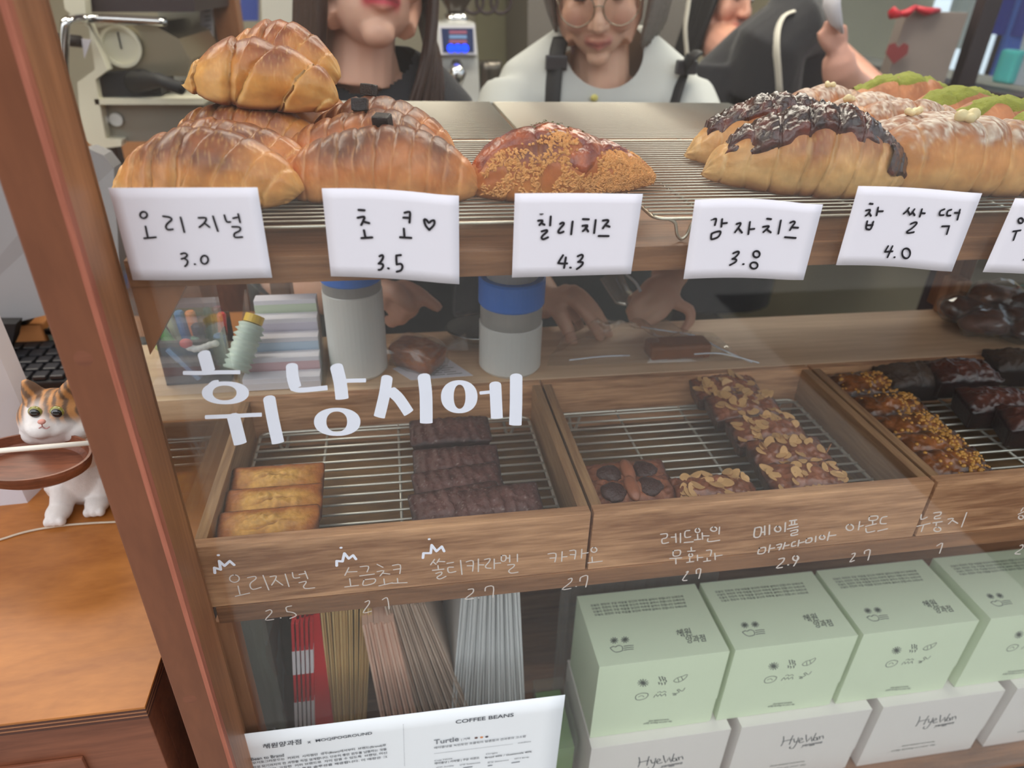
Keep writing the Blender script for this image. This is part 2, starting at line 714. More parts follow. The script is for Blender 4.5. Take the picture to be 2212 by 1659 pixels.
put('window_glass', box((WX + 0.03, 0.02, SILL), (WX + 0.034, 2.4, 2.05)), M['glass'], wf)
for i, (x, y) in enumerate(CEIL):
    t = thing('ceiling_light', ['warm ceiling light panel over the left counter', 'warm ceiling light panel over the bread shelf',
                                'warm ceiling light panel deep in the shop'][i], 'ceiling light', (x, y, 2.36), 0)
    put('housing', box((x - 0.58, y - 0.2, 2.38), (x + 0.58, y + 0.2, 2.42), 0.004), M['frame_dark'], t)
    put('diffuser', box((x - 0.56, y - 0.18, 2.365), (x + 0.56, y + 0.18, 2.38)),
        mat('lamp_diffuser', s(255, 245, 225), 0.5, emit=s(255, 240, 215), estr=2.0), t)

single('unseen_facade', box((-14, -9.0, -0.09), (14, -8.0, 4.2)), mat('unseen_facade_dark', s(84, 76, 68), 0.9, var=0.3, vscale=1.5),  # unseen block, added low and dark to weaken the sky's reflection in the glass
       'long low building across the street, added unseen behind the viewer to darken the glass reflection', 'building')
# ------------------------------------------------------------------ display case
XL, XR = -0.157, 1.15
case = thing('display_case', 'brown wooden display case with glass front holding breads, trays and boxes', 'display case', (0.4, 0.2, 0.0))
put('front_post', box((-0.1815, -0.04, 0.0), (XL, 0.004, 1.85), 0.0012), M['post'], case, label='reddish brown front corner post')
put('post_lining', box((XL - 0.0005, -0.0335, 0.0), (XL + 0.0012, 0.004, 1.85)), M['case_z'], case)
es = bmesh.new()
random.seed(3)
zz = 0.05
while zz < 1.8:            # worn raw edge, chipped along its length
    h = random.uniform(0.02, 0.06)
    add_box(es, (XL - 0.0015, -0.0402, zz), (XL + 0.0016, -0.0345 + random.uniform(-0.0006, 0.0008), zz + h))
    zz += h
put('worn_edge', es, M['strip'], case, label='pale salmon worn edge')
for (a, b) in ((180, 775), (410, 1510)):
    c = pix(a, b, 'y', -0.04)
    put('dowel_plug', lathe([(0.0, -0.0006), (0.0042, -0.0006), (0.0048, 0.0), (0.0, 0.0001)], c, 24,
                            M=Matrix.Rotation(pi / 2, 4, 'X')), M['tableside'], case)
ZS, ZB = 1.3055, 1.2885      # upper shelf top and underside
put('upper_shelf', box((XL, 0.012, ZB), (XR, 0.53, ZS), 0.0008), M['case'], case)
put('lower_shelf', box((XL, 0.012, 1.002), (XR, 0.36, 1.020), 0.0008), M['case'], case)
put('base_shelf', box((XL, 0.006, 0.600), (XR, 0.42, 0.618), 0.0008), M['case'], case)
put('back_panel', box((XL, 0.405, 0.618), (XR, 0.415, 1.002)), M['panel'], case)
side = put('side_glass_pane', box((-0.1695, 0.0045, 0.60), (-0.1665, 0.231, ZB)), M['glass'], case)
put('side_panel', box((-0.1695, 0.2315, 0.0), (-0.1605, 0.405, 1.002)), M['panel'], case)
br = [(XL, 0.014, ZB), (-0.126, 0.014, ZB), (-0.1565, 0.014, 1.243)]
put('corner_brace', prism(br, (0, 0.018, 0)), M['case_z'], case)
put('stile', box((XL - 0.004, 0.014, 0.618), (-0.1485, 0.034, 1.002), 0.0008), M['case_z'], case)
for (p0, p1, yy) in ((557, 603, 0.355), (2108, 2160, 0.375)):
    xa, xb = xat(p0, yy, 1.25), xat(p1, yy, 1.25)
    put('rear_leg', box((xa, yy - 0.012, 1.083), (xb, yy + 0.012, ZB), 0.001), M['case_z'], case)
for x in (0.02, 0.6, 1.1):
    put('foot', box((x - 0.02, 0.37, 0.0), (x + 0.02, 0.40, 0.6), 0.001), M['case_z'], case)

pane = put('glass_pane', box((XL + 0.0012, 0.0, 0.62), (XR, 0.003, 1.82)), M['glass'], case)


def wide(bm, w, pts, ox, oy, sc, k, capf=0.35, n=5):
    q = smooth_path([(a, b, 0) for a, b in pts], n)
    out = []
    N = len(q)
    L, Rr = [], []
    for i, p in enumerate(q):
        t = (q[min(i + 1, N - 1)] - q[max(i - 1, 0)]).normalized()
        sd = Vector((-t.y, t.x, 0)) * (w / 2)
        L.append(p + sd)
        Rr.append(p - sd)
    te = (q[-1] - q[-2]).normalized()
    ts = (q[0] - q[1]).normalized()
    e1 = [q[-1] + (L[-1] - q[-1]) * cos(pi * a / 6) + te * w / 2 * sin(pi * a / 6) * capf * 0.4 for a in range(1, 6)]
    e2 = [q[0] + (Rr[0] - q[0]) * cos(pi * a / 6) + ts * w / 2 * sin(pi * a / 6) * capf * 1.6 for a in range(1, 6)]
    f = lambda p: bm.verts.new(pix(ox + p.x / sc, oy + p.y / sc, 'y', -0.0002 - k * 0.00002))
    vl, vr = [f(p) for p in L], [f(p) for p in Rr]
    a1, a2 = [f(p) for p in e1], [f(p) for p in e2]
    for i in range(N - 1):
        bm.faces.new((vl[i], vr[i], vr[i + 1], vl[i + 1]))
    bm.faces.new([vl[-1]] + a1 + [vr[-1]])
    bm.faces.new([vr[0]] + a2 + [vl[0]])


def ring(bm, o, i_, ox, oy, sc, k, n=40):
    A, B = [], []
    for j in range(n):
        a = 2 * pi * j / n
        ca, sa = cos(a), sin(a)
        for (e, S) in ((o, A), (i_, B)):
            x = e[0] + e[2] * math.copysign(abs(ca) ** 0.92, ca)
            y = e[1] + e[3] * math.copysign(abs(sa) ** 0.92, sa)
            S.append(bm.verts.new(pix(ox + x / sc, oy + y / sc, 'y', -0.0002 - k * 0.00002)))
    for j in range(n):
        bm.faces.new((A[j], A[(j + 1) % n], B[(j + 1) % n], B[j]))


def glyph(items, ox, oy, sc=5.267):
    bm = bmesh.new()
    for k, it in enumerate(items):
        if it[0] == 'o':
            ring(bm, it[1], it[2], ox, oy, sc, k)
        else:
            wide(bm, it[0], it[1], ox, oy, sc, k)
    bmesh.ops.recalc_face_normals(bm, faces=bm.faces)
    return bm


G = [glyph([(148, [(320, 130), (345, 220), (375, 325)]), (46, [(90, 345), (300, 346), (500, 338), (730, 337)]),
            ('o', (563, 572, 268, 130), (554, 573, 136, 84)), (60, [(385, 500), (430, 462), (485, 455)]),
            (46, [(340, 848), (600, 838), (850, 825), (975, 820)]), (150, [(655, 845), (695, 1000), (733, 1150)]),
            (142, [(1062, 640), (1105, 880), (1162, 1140)])], 380, 740),
     glyph([(138, [(1320, 270), (1330, 400), (1362, 510)]), (56, [(1318, 520), (1390, 540), (1500, 536), (1722, 514)]),
            (150, [(1828, 280), (1868, 450), (1890, 638)]), (46, [(1925, 435), (2160, 430)]),
            ('o', (1835, 902, 265, 160), (1830, 900, 118, 116))], 380, 740),
     glyph([(130, [(400, 405), (372, 590), (312, 845)]), (125, [(455, 560), (540, 640), (648, 800)]),
            (145, [(820, 390), (843, 600), (847, 912)])], 760, 740),
     glyph([('o', (1222, 616, 208, 188), (1226, 616, 67, 137)), (38, [(1462, 574), (1580, 562)]),
            (136, [(1632, 480), (1640, 640), (1650, 858)]), (142, [(1870, 390), (1868, 700), (1860, 935)])], 760, 740)]
for g in G:
    put('painted_syllable', g, M['paint'], pane)

LBL = [
    (430, 1150, 4.809, 15, [
        ell(368, 478, 50, 38), [(405, 555), (425, 640)], [(378, 662), (525, 628)],
        [(505, 468), (580, 455), (590, 480), (540, 520), (530, 555), (560, 590), (645, 568)], [(665, 445), (725, 595)],
        [(740, 458), (800, 450), (790, 490), (755, 545)], [(795, 490), (870, 545)], [(895, 430), (935, 560)],
        [(970, 415), (985, 470), (1045, 465)], [(1040, 435), (1100, 425)], [(1100, 400), (1130, 478)],
        [(1040, 520), (1110, 505), (1105, 530), (1085, 560), (1110, 580), (1200, 572)],
        [(695, 815), (740, 800), (755, 830), (690, 905), (775, 900)], [(846, 885), (852, 885)],
        [(960, 760), (905, 775), (915, 820)], [(915, 820), (980, 830), (1010, 860), (945, 890)]]),
    (430, 1150, 4.809, 15, [
        [(1555, 365), (1515, 445)], [(1540, 410), (1640, 405)], [(1565, 480), (1575, 550)], [(1515, 565), (1655, 548)],
        [(1675, 355), (1760, 350), (1745, 408)], [(1670, 450), (1820, 430)],
        [(1715, 490), (1705, 548), (1815, 525), (1825, 480), (1715, 490)], [(1850, 330), (1910, 360)],
        [(1850, 405), (1920, 395), (1880, 450)], [(1905, 420), (1980, 430)], [(1920, 480), (1928, 540)],
        [(1870, 552), (2010, 520)], [(2010, 340), (2090, 335), (2085, 425)], [(2020, 385), (2085, 375)],
        [(2060, 475), (2065, 520)], [(2010, 525), (2160, 518)],
        [(1725, 720), (1765, 705), (1765, 740), (1705, 830), (1790, 815)], [(1905, 695), (1940, 675), (1960, 690), (1975, 790)]]),
    (870, 1130, 4.809, 15, [
        [(330, 375), (290, 430)], [(315, 400), (345, 425)], [(380, 370), (355, 410)], [(365, 395), (435, 398)],
        [(365, 440), (370, 475)], [(310, 488), (425, 475)], [(345, 520), (400, 505), (400, 530), (355, 560), (385, 578), (448, 550)],
        [(460, 415), (525, 405)], [(525, 455), (470, 460), (480, 510), (550, 500)], [(600, 385), (615, 530)],
        [(660, 400), (730, 390), (725, 495)], [(670, 440), (730, 440)], [(785, 370), (785, 500)], [(785, 430), (840, 430)],
        [(850, 375), (905, 365), (895, 400), (860, 440), (870, 462), (915, 465)], [(950, 370), (950, 470)],
        [(950, 415), (1015, 410)], [(1025, 335), (1070, 335), (1065, 385), (1025, 388), (1025, 335)],
        [(1110, 330), (1110, 400)], [(1075, 360), (1110, 358)], [(1190, 320), (1190, 395)],
        [(1090, 430), (1155, 425), (1150, 450), (1100, 490), (1125, 515), (1195, 505)],
        [(680, 685), (730, 680), (725, 720), (645, 785), (735, 778)], [(785, 772), (790, 772)],
        [(855, 700), (865, 660), (940, 655), (935, 765)]]),
    (870, 1130, 4.809, 15, [
        [(1510, 318), (1590, 315), (1580, 400)], [(1530, 362), (1590, 358)], [(1655, 295), (1650, 395)],
        [(1655, 350), (1705, 345)], [(1735, 285), (1795, 283), (1785, 370)], [(1740, 325), (1795, 325)],
        [(1860, 270), (1855, 360)], [(1860, 315), (1925, 305)], ell(1985, 275, 30, 25), [(1965, 350), (1968, 405)],
        [(1925, 410), (2070, 392)], [(1720, 580), (1755, 570), (1745, 610), (1655, 685), (1745, 675)], [(1798, 655), (1803, 655)],
        [(1840, 600), (1850, 560), (1920, 545), (1900, 660)]]),
    (1400, 1080, 4.809, 15, [
        [(130, 355), (195, 350), (190, 390), (145, 405), (150, 450), (210, 440)], [(240, 385), (285, 382)],
        [(285, 350), (290, 440)], [(335, 345), (335, 440)], [(430, 315), (385, 325), (385, 385), (440, 380)],
        [(375, 440), (465, 432)], ell(512, 315, 24, 22), [(512, 355), (515, 405)], [(480, 412), (545, 405)],
        [(560, 340), (565, 405)], [(565, 370), (630, 370)], ell(680, 300, 32, 22), [(740, 280), (735, 350)],
        [(620, 400), (625, 430), (740, 415)], [(260, 525), (330, 520), (325, 570), (262, 578), (260, 525)],
        [(225, 605), (345, 598)], [(285, 605), (288, 660)], [(445, 490), (448, 520)], [(410, 530), (485, 525)],
        ell(440, 570, 20, 16), [(430, 600), (430, 640)], [(400, 645), (470, 635)], [(510, 570), (512, 625)],
        [(512, 595), (565, 592)], [(605, 520), (655, 518), (645, 575)], [(610, 600), (612, 628)], [(575, 635), (645, 625)],
        [(690, 550), (695, 615)], [(695, 580), (765, 568)], [(395, 745), (415, 740), (355, 825), (400, 830)],
        [(500, 760), (500, 720), (545, 715), (525, 810)]]),
    (1400, 1080, 4.809, 18, [
        [(1110, 290), (1100, 380), (1160, 375), (1175, 285), (1110, 290)], [(1175, 335), (1210, 330)],
        [(1210, 270), (1210, 360)], [(1260, 260), (1258, 355)], ell(1345, 300, 32, 28), [(1425, 235), (1420, 325)],
        [(1470, 215), (1540, 205)], [(1490, 215), (1488, 255)], [(1520, 212), (1520, 250)], [(1465, 262), (1545, 248)],
        [(1445, 300), (1555, 275)], [(1480, 320), (1545, 305), (1545, 330), (1490, 345), (1490, 368), (1550, 355)],
        [(1155, 500), (1140, 555), (1205, 545), (1215, 490), (1155, 500)], [(1265, 465), (1250, 540)],
        [(1260, 505), (1310, 495)], [(1335, 465), (1385, 455), (1360, 515)], [(1345, 490), (1380, 485)],
        [(1420, 440), (1400, 505)], [(1410, 475), (1460, 465)], [(1525, 430), (1495, 440), (1490, 478), (1530, 470)],
        [(1565, 415), (1555, 475)], [(1560, 445), (1615, 432)],
        [(1645, 400), (1635, 440), (1690, 430), (1695, 390), (1645, 400)], [(1740, 375), (1735, 430)],
        ell(1805, 385, 28, 20), [(1880, 330), (1860, 415)], [(1875, 370), (1945, 360)],
        [(1355, 610), (1410, 600), (1395, 640), (1330, 700), (1390, 695)], [(1448, 670), (1455, 670)],
        ell(1530, 600, 30, 25), [(1555, 590), (1535, 640), (1510, 680)]]),
    (1800, 1050, 5.369, 16, [
        ell(190, 478, 42, 35), [(305, 410), (290, 505)], [(298, 470), (345, 455)],
        [(420, 350), (415, 395), (500, 388), (510, 345), (420, 350)], [(455, 395), (455, 440)], [(375, 465), (495, 435)],
        [(375, 490), (390, 535), (478, 518)], [(620, 350), (560, 365), (545, 430), (610, 432)], [(515, 518), (625, 492)],
        [(215, 785), (250, 775), (240, 810), (190, 875), (240, 860)], [(360, 780), (365, 750), (425, 740), (400, 855)]]),
    (1800, 1050, 5.369, 16, [
        [(1020, 330), (1018, 385), (1085, 360)], [(970, 465), (1120, 430)], [(1045, 455), (1020, 525)],
        [(1165, 310), (1245, 300), (1235, 335), (1180, 350), (1175, 378), (1240, 370)], [(1155, 425), (1260, 410)],
        [(1195, 420), (1190, 455)], ell(1205, 500, 40, 25), [(1330, 380), (1390, 375), (1335, 435)], [(1380, 395), (1440, 430)],
        [(1545, 305), (1485, 470)], [(1200, 690), (1265, 660), (1230, 775)]]),
    (1800, 1050, 5.369, 16, [
        [(2200, 250), (2175, 290)], [(2145, 325), (2230, 285)], ell(2175, 360, 28, 22)]),
    (1800, 1050, 5.369, 16, [
        [(2165, 690), (2195, 680), (2190, 720), (2105, 780), (2165, 785)]]),
]
for ox, oy, sc_, w_, L_ in LBL:
    put('handwritten_flavour_name', strokes(L_, ox, oy, sc_, w_, 0.0, 3), M['pen_white'], pane)
CR = [(430, 1150, [(165, 420), (160, 365), (225, 385), (210, 295), (265, 345), (320, 295), (365, 335)], (198, 235)),
      (430, 1150, [(1430, 345), (1430, 295), (1490, 300), (1510, 215), (1555, 270), (1600, 235), (1630, 275)], (1472, 158)),
      (870, 1130, [(210, 360), (215, 310), (290, 310), (300, 225), (350, 290), (405, 240), (430, 290)], (272, 165))]
for ox, oy, p, d in CR:
    bm = bmesh.new()
    q = [pix(ox + a / 4.809, oy + b / 4.809, 'y', 0.0) for a, b in p]
    for k in range(len(q) - 1):
        ribbon(bm, [q[k], q[k + 1]], 0.0021, (0, -1, 0), 0.0002 + k * 0.00002)
    e = pix(ox + d[0] / 4.809, oy + d[1] / 4.809, 'y', 0.0)
    ribbon(bm, [e, e + Vector((0.0004, 0, 0))], 0.0019, (0, -1, 0))
    put('painted_crown', bm, M['paint'], pane)

# ------------------------------------------------------------------ price cards
CARDS = [
    ([(234, 406), (556, 405), (588, 600), (287, 605)], (0, 2), 'orig',
     'white price card reading 3.0, at the corner post', (0, 400, 3.319, 16, [
         ell(1030, 213, 25, 23), [(1044, 295), (1060, 372)], [(1035, 380), (1118, 372)],
         [(1170, 222), (1212, 228), (1232, 245), (1200, 275), (1190, 300), (1205, 318), (1240, 315)], [(1295, 230), (1322, 335)],
         [(1424, 233), (1478, 235), (1465, 270), (1430, 300)], [(1468, 272), (1503, 300)], [(1527, 222), (1562, 328)],
         [(1609, 214), (1625, 260), (1652, 262)], [(1672, 236), (1700, 230)], [(1708, 206), (1722, 266)],
         [(1665, 297), (1718, 300), (1720, 325), (1682, 345), (1685, 372), (1738, 370)],
         [(1298, 492), (1325, 485), (1343, 500), (1328, 518), (1302, 527)], [(1320, 523), (1345, 540), (1342, 565), (1327, 580)],
         [(1396, 565), (1400, 565)], ell(1467, 533, 26, 30)])),
    ([(694.8, 407), (991.2, 423), (992.3, 614), (714.9, 597)], (-5, -3), 'choco',
     'white price card reading 3.5 with a small drawn heart', (690, 400, 6.9125, 38, [
         [(585, 368), (672, 374)], [(572, 485), (670, 470), (655, 530), (625, 592)], [(675, 548), (742, 565)],
         [(665, 672), (685, 768)], [(628, 788), (788, 778)], [(1272, 410), (1348, 398), (1350, 480), (1345, 555)],
         [(1255, 482), (1335, 485)], [(1260, 648), (1270, 770)], [(1205, 775), (1370, 785)],
         [(1640, 665), (1585, 600), (1562, 510), (1600, 520), (1635, 560), (1665, 535), (1712, 525), (1710, 590), (1640, 665)],
         [(898, 1058), (940, 1042), (950, 1080), (915, 1140), (885, 1168)],
         [(885, 1168), (940, 1175), (950, 1210), (920, 1255), (885, 1262)], [(1025, 1238), (1035, 1242)],
         [(1215, 1040), (1148, 1048)], [(1148, 1048), (1148, 1110), (1155, 1180)],
         [(1155, 1180), (1215, 1172), (1240, 1215), (1215, 1270), (1155, 1288)]])),
    ([(1112.2, 418), (1388.9, 419), (1363, 592), (1106, 599.6)], (-1, 0), 'chili',
     'white price card reading 4.3, below the crumbed roll', (1100, 410, 7.373, 38, [
         (14, [(485, 384), (540, 382)]), (9, [(490, 400), (530, 396)]), [(460, 490), (530, 488), (510, 525), (480, 558)],
         [(515, 530), (560, 555)], [(660, 425), (650, 565)],
         [(518, 660), (590, 640), (600, 665), (530, 730), (515, 765), (545, 785), (615, 755)],
         [(810, 540), (850, 520), (868, 545), (800, 625), (780, 670), (810, 685), (862, 665)], [(1008, 505), (985, 705)],
         [(1172, 465), (1265, 468)], [(1165, 572), (1245, 565), (1215, 615), (1172, 655)], [(1215, 600), (1255, 660)],
         [(1375, 480), (1350, 685)], [(1490, 488), (1560, 478), (1575, 500), (1530, 555), (1490, 610)],
         [(1530, 560), (1595, 585)], [(1422, 732), (1580, 734)], [(855, 1040), (810, 1110), (780, 1160)],
         [(780, 1165), (850, 1172), (920, 1170)], [(900, 1075), (872, 1240)], [(968, 1235), (978, 1237)],
         [(1090, 1055), (1150, 1030), (1170, 1060), (1130, 1120), (1095, 1145)],
         [(1095, 1145), (1165, 1150), (1165, 1180), (1130, 1220), (1075, 1258)]])),
    ([(1501.5, 432), (1778, 441.7), (1735.5, 605), (1476.5, 603)], (-7, -4), 'potato',
     'white price card reading 3.8 with a bent corner', (1470, 420, 6.9125, 32, [
         (18, [(455, 382), (495, 368)]), [(495, 368), (525, 362), (530, 385), (512, 455)], [(620, 368), (608, 480)],
         [(612, 432), (690, 425)], [(462, 585), (455, 640), (465, 668), (550, 640), (590, 590), (590, 550), (520, 560), (462, 585)],
         [(835, 440), (895, 425), (880, 470), (812, 562)], [(868, 510), (915, 568)], [(1035, 410), (1010, 590)],
         [(1025, 520), (1098, 512)], [(1290, 360), (1350, 368)], [(1230, 482), (1305, 470), (1310, 490), (1235, 560)],
         [(1290, 525), (1345, 565)], [(1495, 388), (1458, 582)], [(1635, 420), (1680, 400), (1705, 420), (1660, 480), (1632, 530)],
         [(1670, 490), (1752, 495)], [(1555, 635), (1715, 648)], [(785, 875), (850, 850), (870, 870), (820, 930), (770, 960)],
         [(770, 960), (820, 965), (825, 1000), (735, 1052)], [(930, 1038), (940, 1038)], ell(1130, 890, 48, 48),
         ell(1092, 1058, 55, 48)])),
    ([(1854.6, 402), (2121.8, 417.7), (2056, 586.8), (1806, 572.9)], (-3, -4), 'rice',
     'white price card reading 4.0, highest of the cards at the right', (1800, 395, 5.369, 23, [
         [(422, 240), (455, 245)], [(378, 320), (425, 312), (410, 350), (375, 380)], [(410, 345), (435, 382)],
         [(518, 285), (500, 375)], [(515, 330), (572, 328)], [(392, 445), (378, 520), (400, 538), (435, 530), (462, 450)],
         [(388, 490), (455, 488)], [(875, 290), (850, 325), (815, 355)], [(860, 320), (885, 370)], [(938, 305), (900, 360)],
         [(915, 335), (940, 375)], [(1025, 305), (1000, 390)], [(1015, 350), (1058, 352)],
         [(895, 475), (945, 455), (965, 470), (910, 525), (850, 565), (870, 580), (930, 570)],
         [(1285, 305), (1240, 325), (1230, 370), (1275, 372)], [(1365, 310), (1325, 325), (1315, 375), (1355, 378)],
         [(1405, 345), (1460, 348)], [(1465, 310), (1435, 425)], [(1258, 502), (1340, 500)], [(1340, 500), (1312, 592)],
         [(632, 732), (595, 795)], [(598, 797), (682, 792)], [(682, 732), (625, 860)], [(702, 860), (708, 861)],
         ell(840, 815, 46, 58)])),
    ([(2193.4, 428.5), (2450, 440), (2385, 604), (2123, 587.8)], (-2, -2), 'last',
     'white price card cut off by the right edge of the picture', (1800, 395, 5.369, 23, [
         ell(2172, 438, 28, 30), [(2085, 562), (2170, 550)], [(2125, 560), (2088, 662)], [(2205, 890), (2240, 880)]])),
]
for cs, (bt, bb), key, lab, (ox, oy, sc_, w_, L_) in CARDS:
    nu, nv = 13, 9

    def cf(i, j):
        u, v = i / (nu - 1), j / (nv - 1)
        x = (cs[0][0] * (1 - u) + cs[1][0] * u) * (1 - v) + (cs[3][0] * (1 - u) + cs[2][0] * u) * v
        y = (cs[0][1] * (1 - u) + cs[1][1] * u) * (1 - v) + (cs[3][1] * (1 - u) + cs[2][1] * u) * v
        y += (bt * (1 - v) + bb * v) * sin(pi * min(1, u * 1.15))
        return pix(x, y, 'y', -0.0006)
    me = gridmesh('price_card', cf, nu, nv)
    bm = bmesh.new()
    bm.from_mesh(me)
    r = bmesh.ops.solidify(bm, geom=list(bm.faces), thickness=0.0003)
    t = thing('price_card', lab, 'price card', pix((cs[3][0] + cs[2][0]) / 2, cs[3][1], 'y', -0.0006), 0, 'price cards on the glass')
    put('card', bm, M['paper'], t)
    put('marker_writing', strokes(L_, ox, oy, sc_, w_, -0.001, 3), M['ink'], t)

# ------------------------------------------------------------------ cake trays on the lower shelf
ZR = 1.083
TR = [(-0.472, -0.167, 'wooden cake tray mostly hidden behind the corner post, holding only its wire rack'),
      (-0.163, 0.142, 'wooden cake tray with plain yellow and dark chocolate cakes'),
      (0.1445, 0.452, 'wooden cake tray with fig and almond cakes'),
      (0.4555, 0.763, 'wooden cake tray with crisp rice and glossy dark cakes'),
      (0.7665, 1.07, 'empty wooden cake tray at the far right')]
TY0, TY1 = 0.0125, 0.231


def tray(x0, x1, lab):
    t = thing('cake_tray', lab, 'tray', ((x0 + x1) / 2, 0.12, 1.0205), 0, 'cake trays in a row')
    if x1 < -0.16:
        x1 = x1
    put('front_board', box((x0, TY0, 1.0205), (x1, TY0 + 0.010, ZR), 0.0007), M['tray'], t)
    put('back_board', box((x0, TY1 - 0.010, 1.0205), (x1, TY1, ZR), 0.0007), M['tray'], t)
    put('side_board', box((x0, TY0 + 0.0101, 1.0205), (x0 + 0.009, TY1 - 0.0101, ZR - 0.0003), 0.0006), M['tray_y'], t)
    put('side_board', box((x1 - 0.009, TY0 + 0.0101, 1.0205), (x1, TY1 - 0.0101, ZR - 0.0003), 0.0006), M['tray_y'], t)
    put('bottom_board', box((x0 + 0.0091, TY0 + 0.0101, 1.0206), (x1 - 0.0091, TY1 - 0.0101, 1.0255)), M['tray_in'], t)
    return t


trays = [tray(*a) for a in TR[1:]]
M['steel_up'] = mat('steel_wire_upper', s(196, 190, 176), 0.32, 1.0)


def rack(name, lab, x0, x1, y0, y1, z, r, n_wire, cross, group, feet=0.0, par=None):
    ms = M['steel_up'] if z > 1.2 else M['steel']
    t = thing(name, lab, 'wire rack', ((x0 + x1) / 2, (y0 + y1) / 2, z - 0.012), 0, group)
    c = 0.008
    fr = []
    for (cx_, cy_, a0) in ((x1 - c, y1 - c, 0), (x0 + c, y1 - c, 90), (x0 + c, y0 + c, 180), (x1 - c, y0 + c, 270)):
        for k in range(5):
            a = radians(a0 + 90 * k / 4)
            fr.append((cx_ + c * cos(a), cy_ + c * sin(a), z - r * 2))
    put('frame', tube(fr, r * 1.35, 8, closed=True), ms, t, smooth=True)
    first = None
    for k in range(n_wire):
        y = y0 + (y1 - y0) * (k + 0.7) / (n_wire + 0.4)
        if first is None:
            first = put('wire', tube([(x0, y, z), (x1, y, z)], r, 6), ms, t, smooth=True)
            yb = y
        else:
            o = first.copy()
            COL.objects.link(o)
            o.location = (0, y - yb, 0)
    for f in cross:
        x = x0 + (x1 - x0) * f
        put('cross_wire', tube([(x, y0 + 0.001, z - 2 * r), (x, y1 - 0.001, z - 2 * r)], r * 1.1, 6), ms, t, smooth=True)
    if feet:
        for x in (x0 + 0.02, x1 - 0.02):
            for y in (y0, y1):
                p = [(x - 0.011, y, z - 2 * r), (x - 0.006, y, z - 0.3 * feet), (x - 0.0035, y, z - 0.8 * feet), (x, y, z - feet),
                     (x + 0.0035, y, z - 0.8 * feet), (x + 0.006, y, z - 0.3 * feet), (x + 0.011, y, z - 2 * r)]
                put('foot', tube(smooth_path(p, 5), r * 1.35, 8), ms, t, smooth=True)
    return t


ZK = 1.050
g = 'wire racks in the cake trays'
racks = []
for k, (a, b, l) in enumerate(((-0.147, 0.128, 'yellow and chocolate'), (0.160, 0.436, 'fig and almond'),
                               (0.471, 0.747, 'crisp rice and glossy dark'))):
    racks.append(rack('wire_rack', 'wire rack under the %s cakes' % l, a, b, 0.028, 0.214, ZK, 0.0012, 14,
                      (0.24, 0.5, 0.76), g, 0.024))
racks.append(rack('wire_rack', 'bare wire rack in the empty far right tray', 0.782, 1.055, 0.028, 0.214, ZK, 0.0012, 14, (0.24, 0.5, 0.76), g, 0.024))
g = 'wire racks on the upper shelf'
ZT = 1.3225
URK = [(-0.150, 0.152, 0.02, 0.262, 'front wire rack under the plain and chocolate rolls, nearest the post'),
       (0.166, 0.470, 0.02, 0.262, 'front wire rack under the two glazed rolls'),
       (0.484, 0.79, 0.02, 0.262, 'front wire rack under the sugared rolls'),
       (-0.150, 0.1235, 0.275, 0.515, 'rear wire rack behind the chocolate rolls'),
       (0.1275, 0.44, 0.275, 0.515, 'rear wire rack behind the crumbed roll'),
       (0.455, 0.79, 0.275, 0.515, 'rear wire rack under the green topped rolls')]
for (a, b, c, d, l) in URK:
    rack('wire_rack', l, a, b, c, d, ZT, 0.00085, 29, (0.12, 0.5, 0.88), g, ZT - ZS - 0.0016)
put('rack_gap_strip', box((-0.15, 0.264, ZS), (0.8, 0.273, ZS + 0.004)), M['case'], case)

# ------------------------------------------------------------------ counter behind the trays
ct = thing('counter', 'pale brown wooden counter behind the cake trays', 'counter', (0.35, 0.3, 0.0))
put('counter_top', box((-0.335, 0.2325, 1.058), (XR, 0.362, 1.0825), 0.0015), M['counter'], ct)
put('counter_front', box((-0.33, 0.345, 0.99), (XR, 0.36, 1.058)), M['panel'], ct)
# ------------------------------------------------------------------ bread rolls on the upper shelf
M['crust'] = colmat('bread_crust', 0.40, 0.4, 260, 0.18, 120, coat=0.12, sss=0.06)
M['crust_dry'] = colmat('bread_crust_floured', 0.6, 0.3, 260, 0.12, 150, sss=0.06)
M['glaze'] = colmat('dark_red_glaze', 0.16, 0.8, 240, 0.35, 120, coat=0.6, bdist=0.002)
M['crumb'] = mat('toasted_crumbs', s(226, 160, 92), 0.6, var=0.35, vscale=300)
M['choc'] = mat('dark_chocolate', s(34, 24, 26), 0.35, var=0.3, vscale=300, bump=0.6, bscale=900)
M['cream'] = mat('pale_cream', s(228, 208, 160), 0.45, bump=0.4, bscale=400)
M['greenp'] = mat('green_powder_topping', s(142, 146, 56), 0.8, var=0.25, vscale=220, bump=1.0, bscale=600)
M['herb'] = mat('dried_herb', s(70, 84, 30), 0.7)
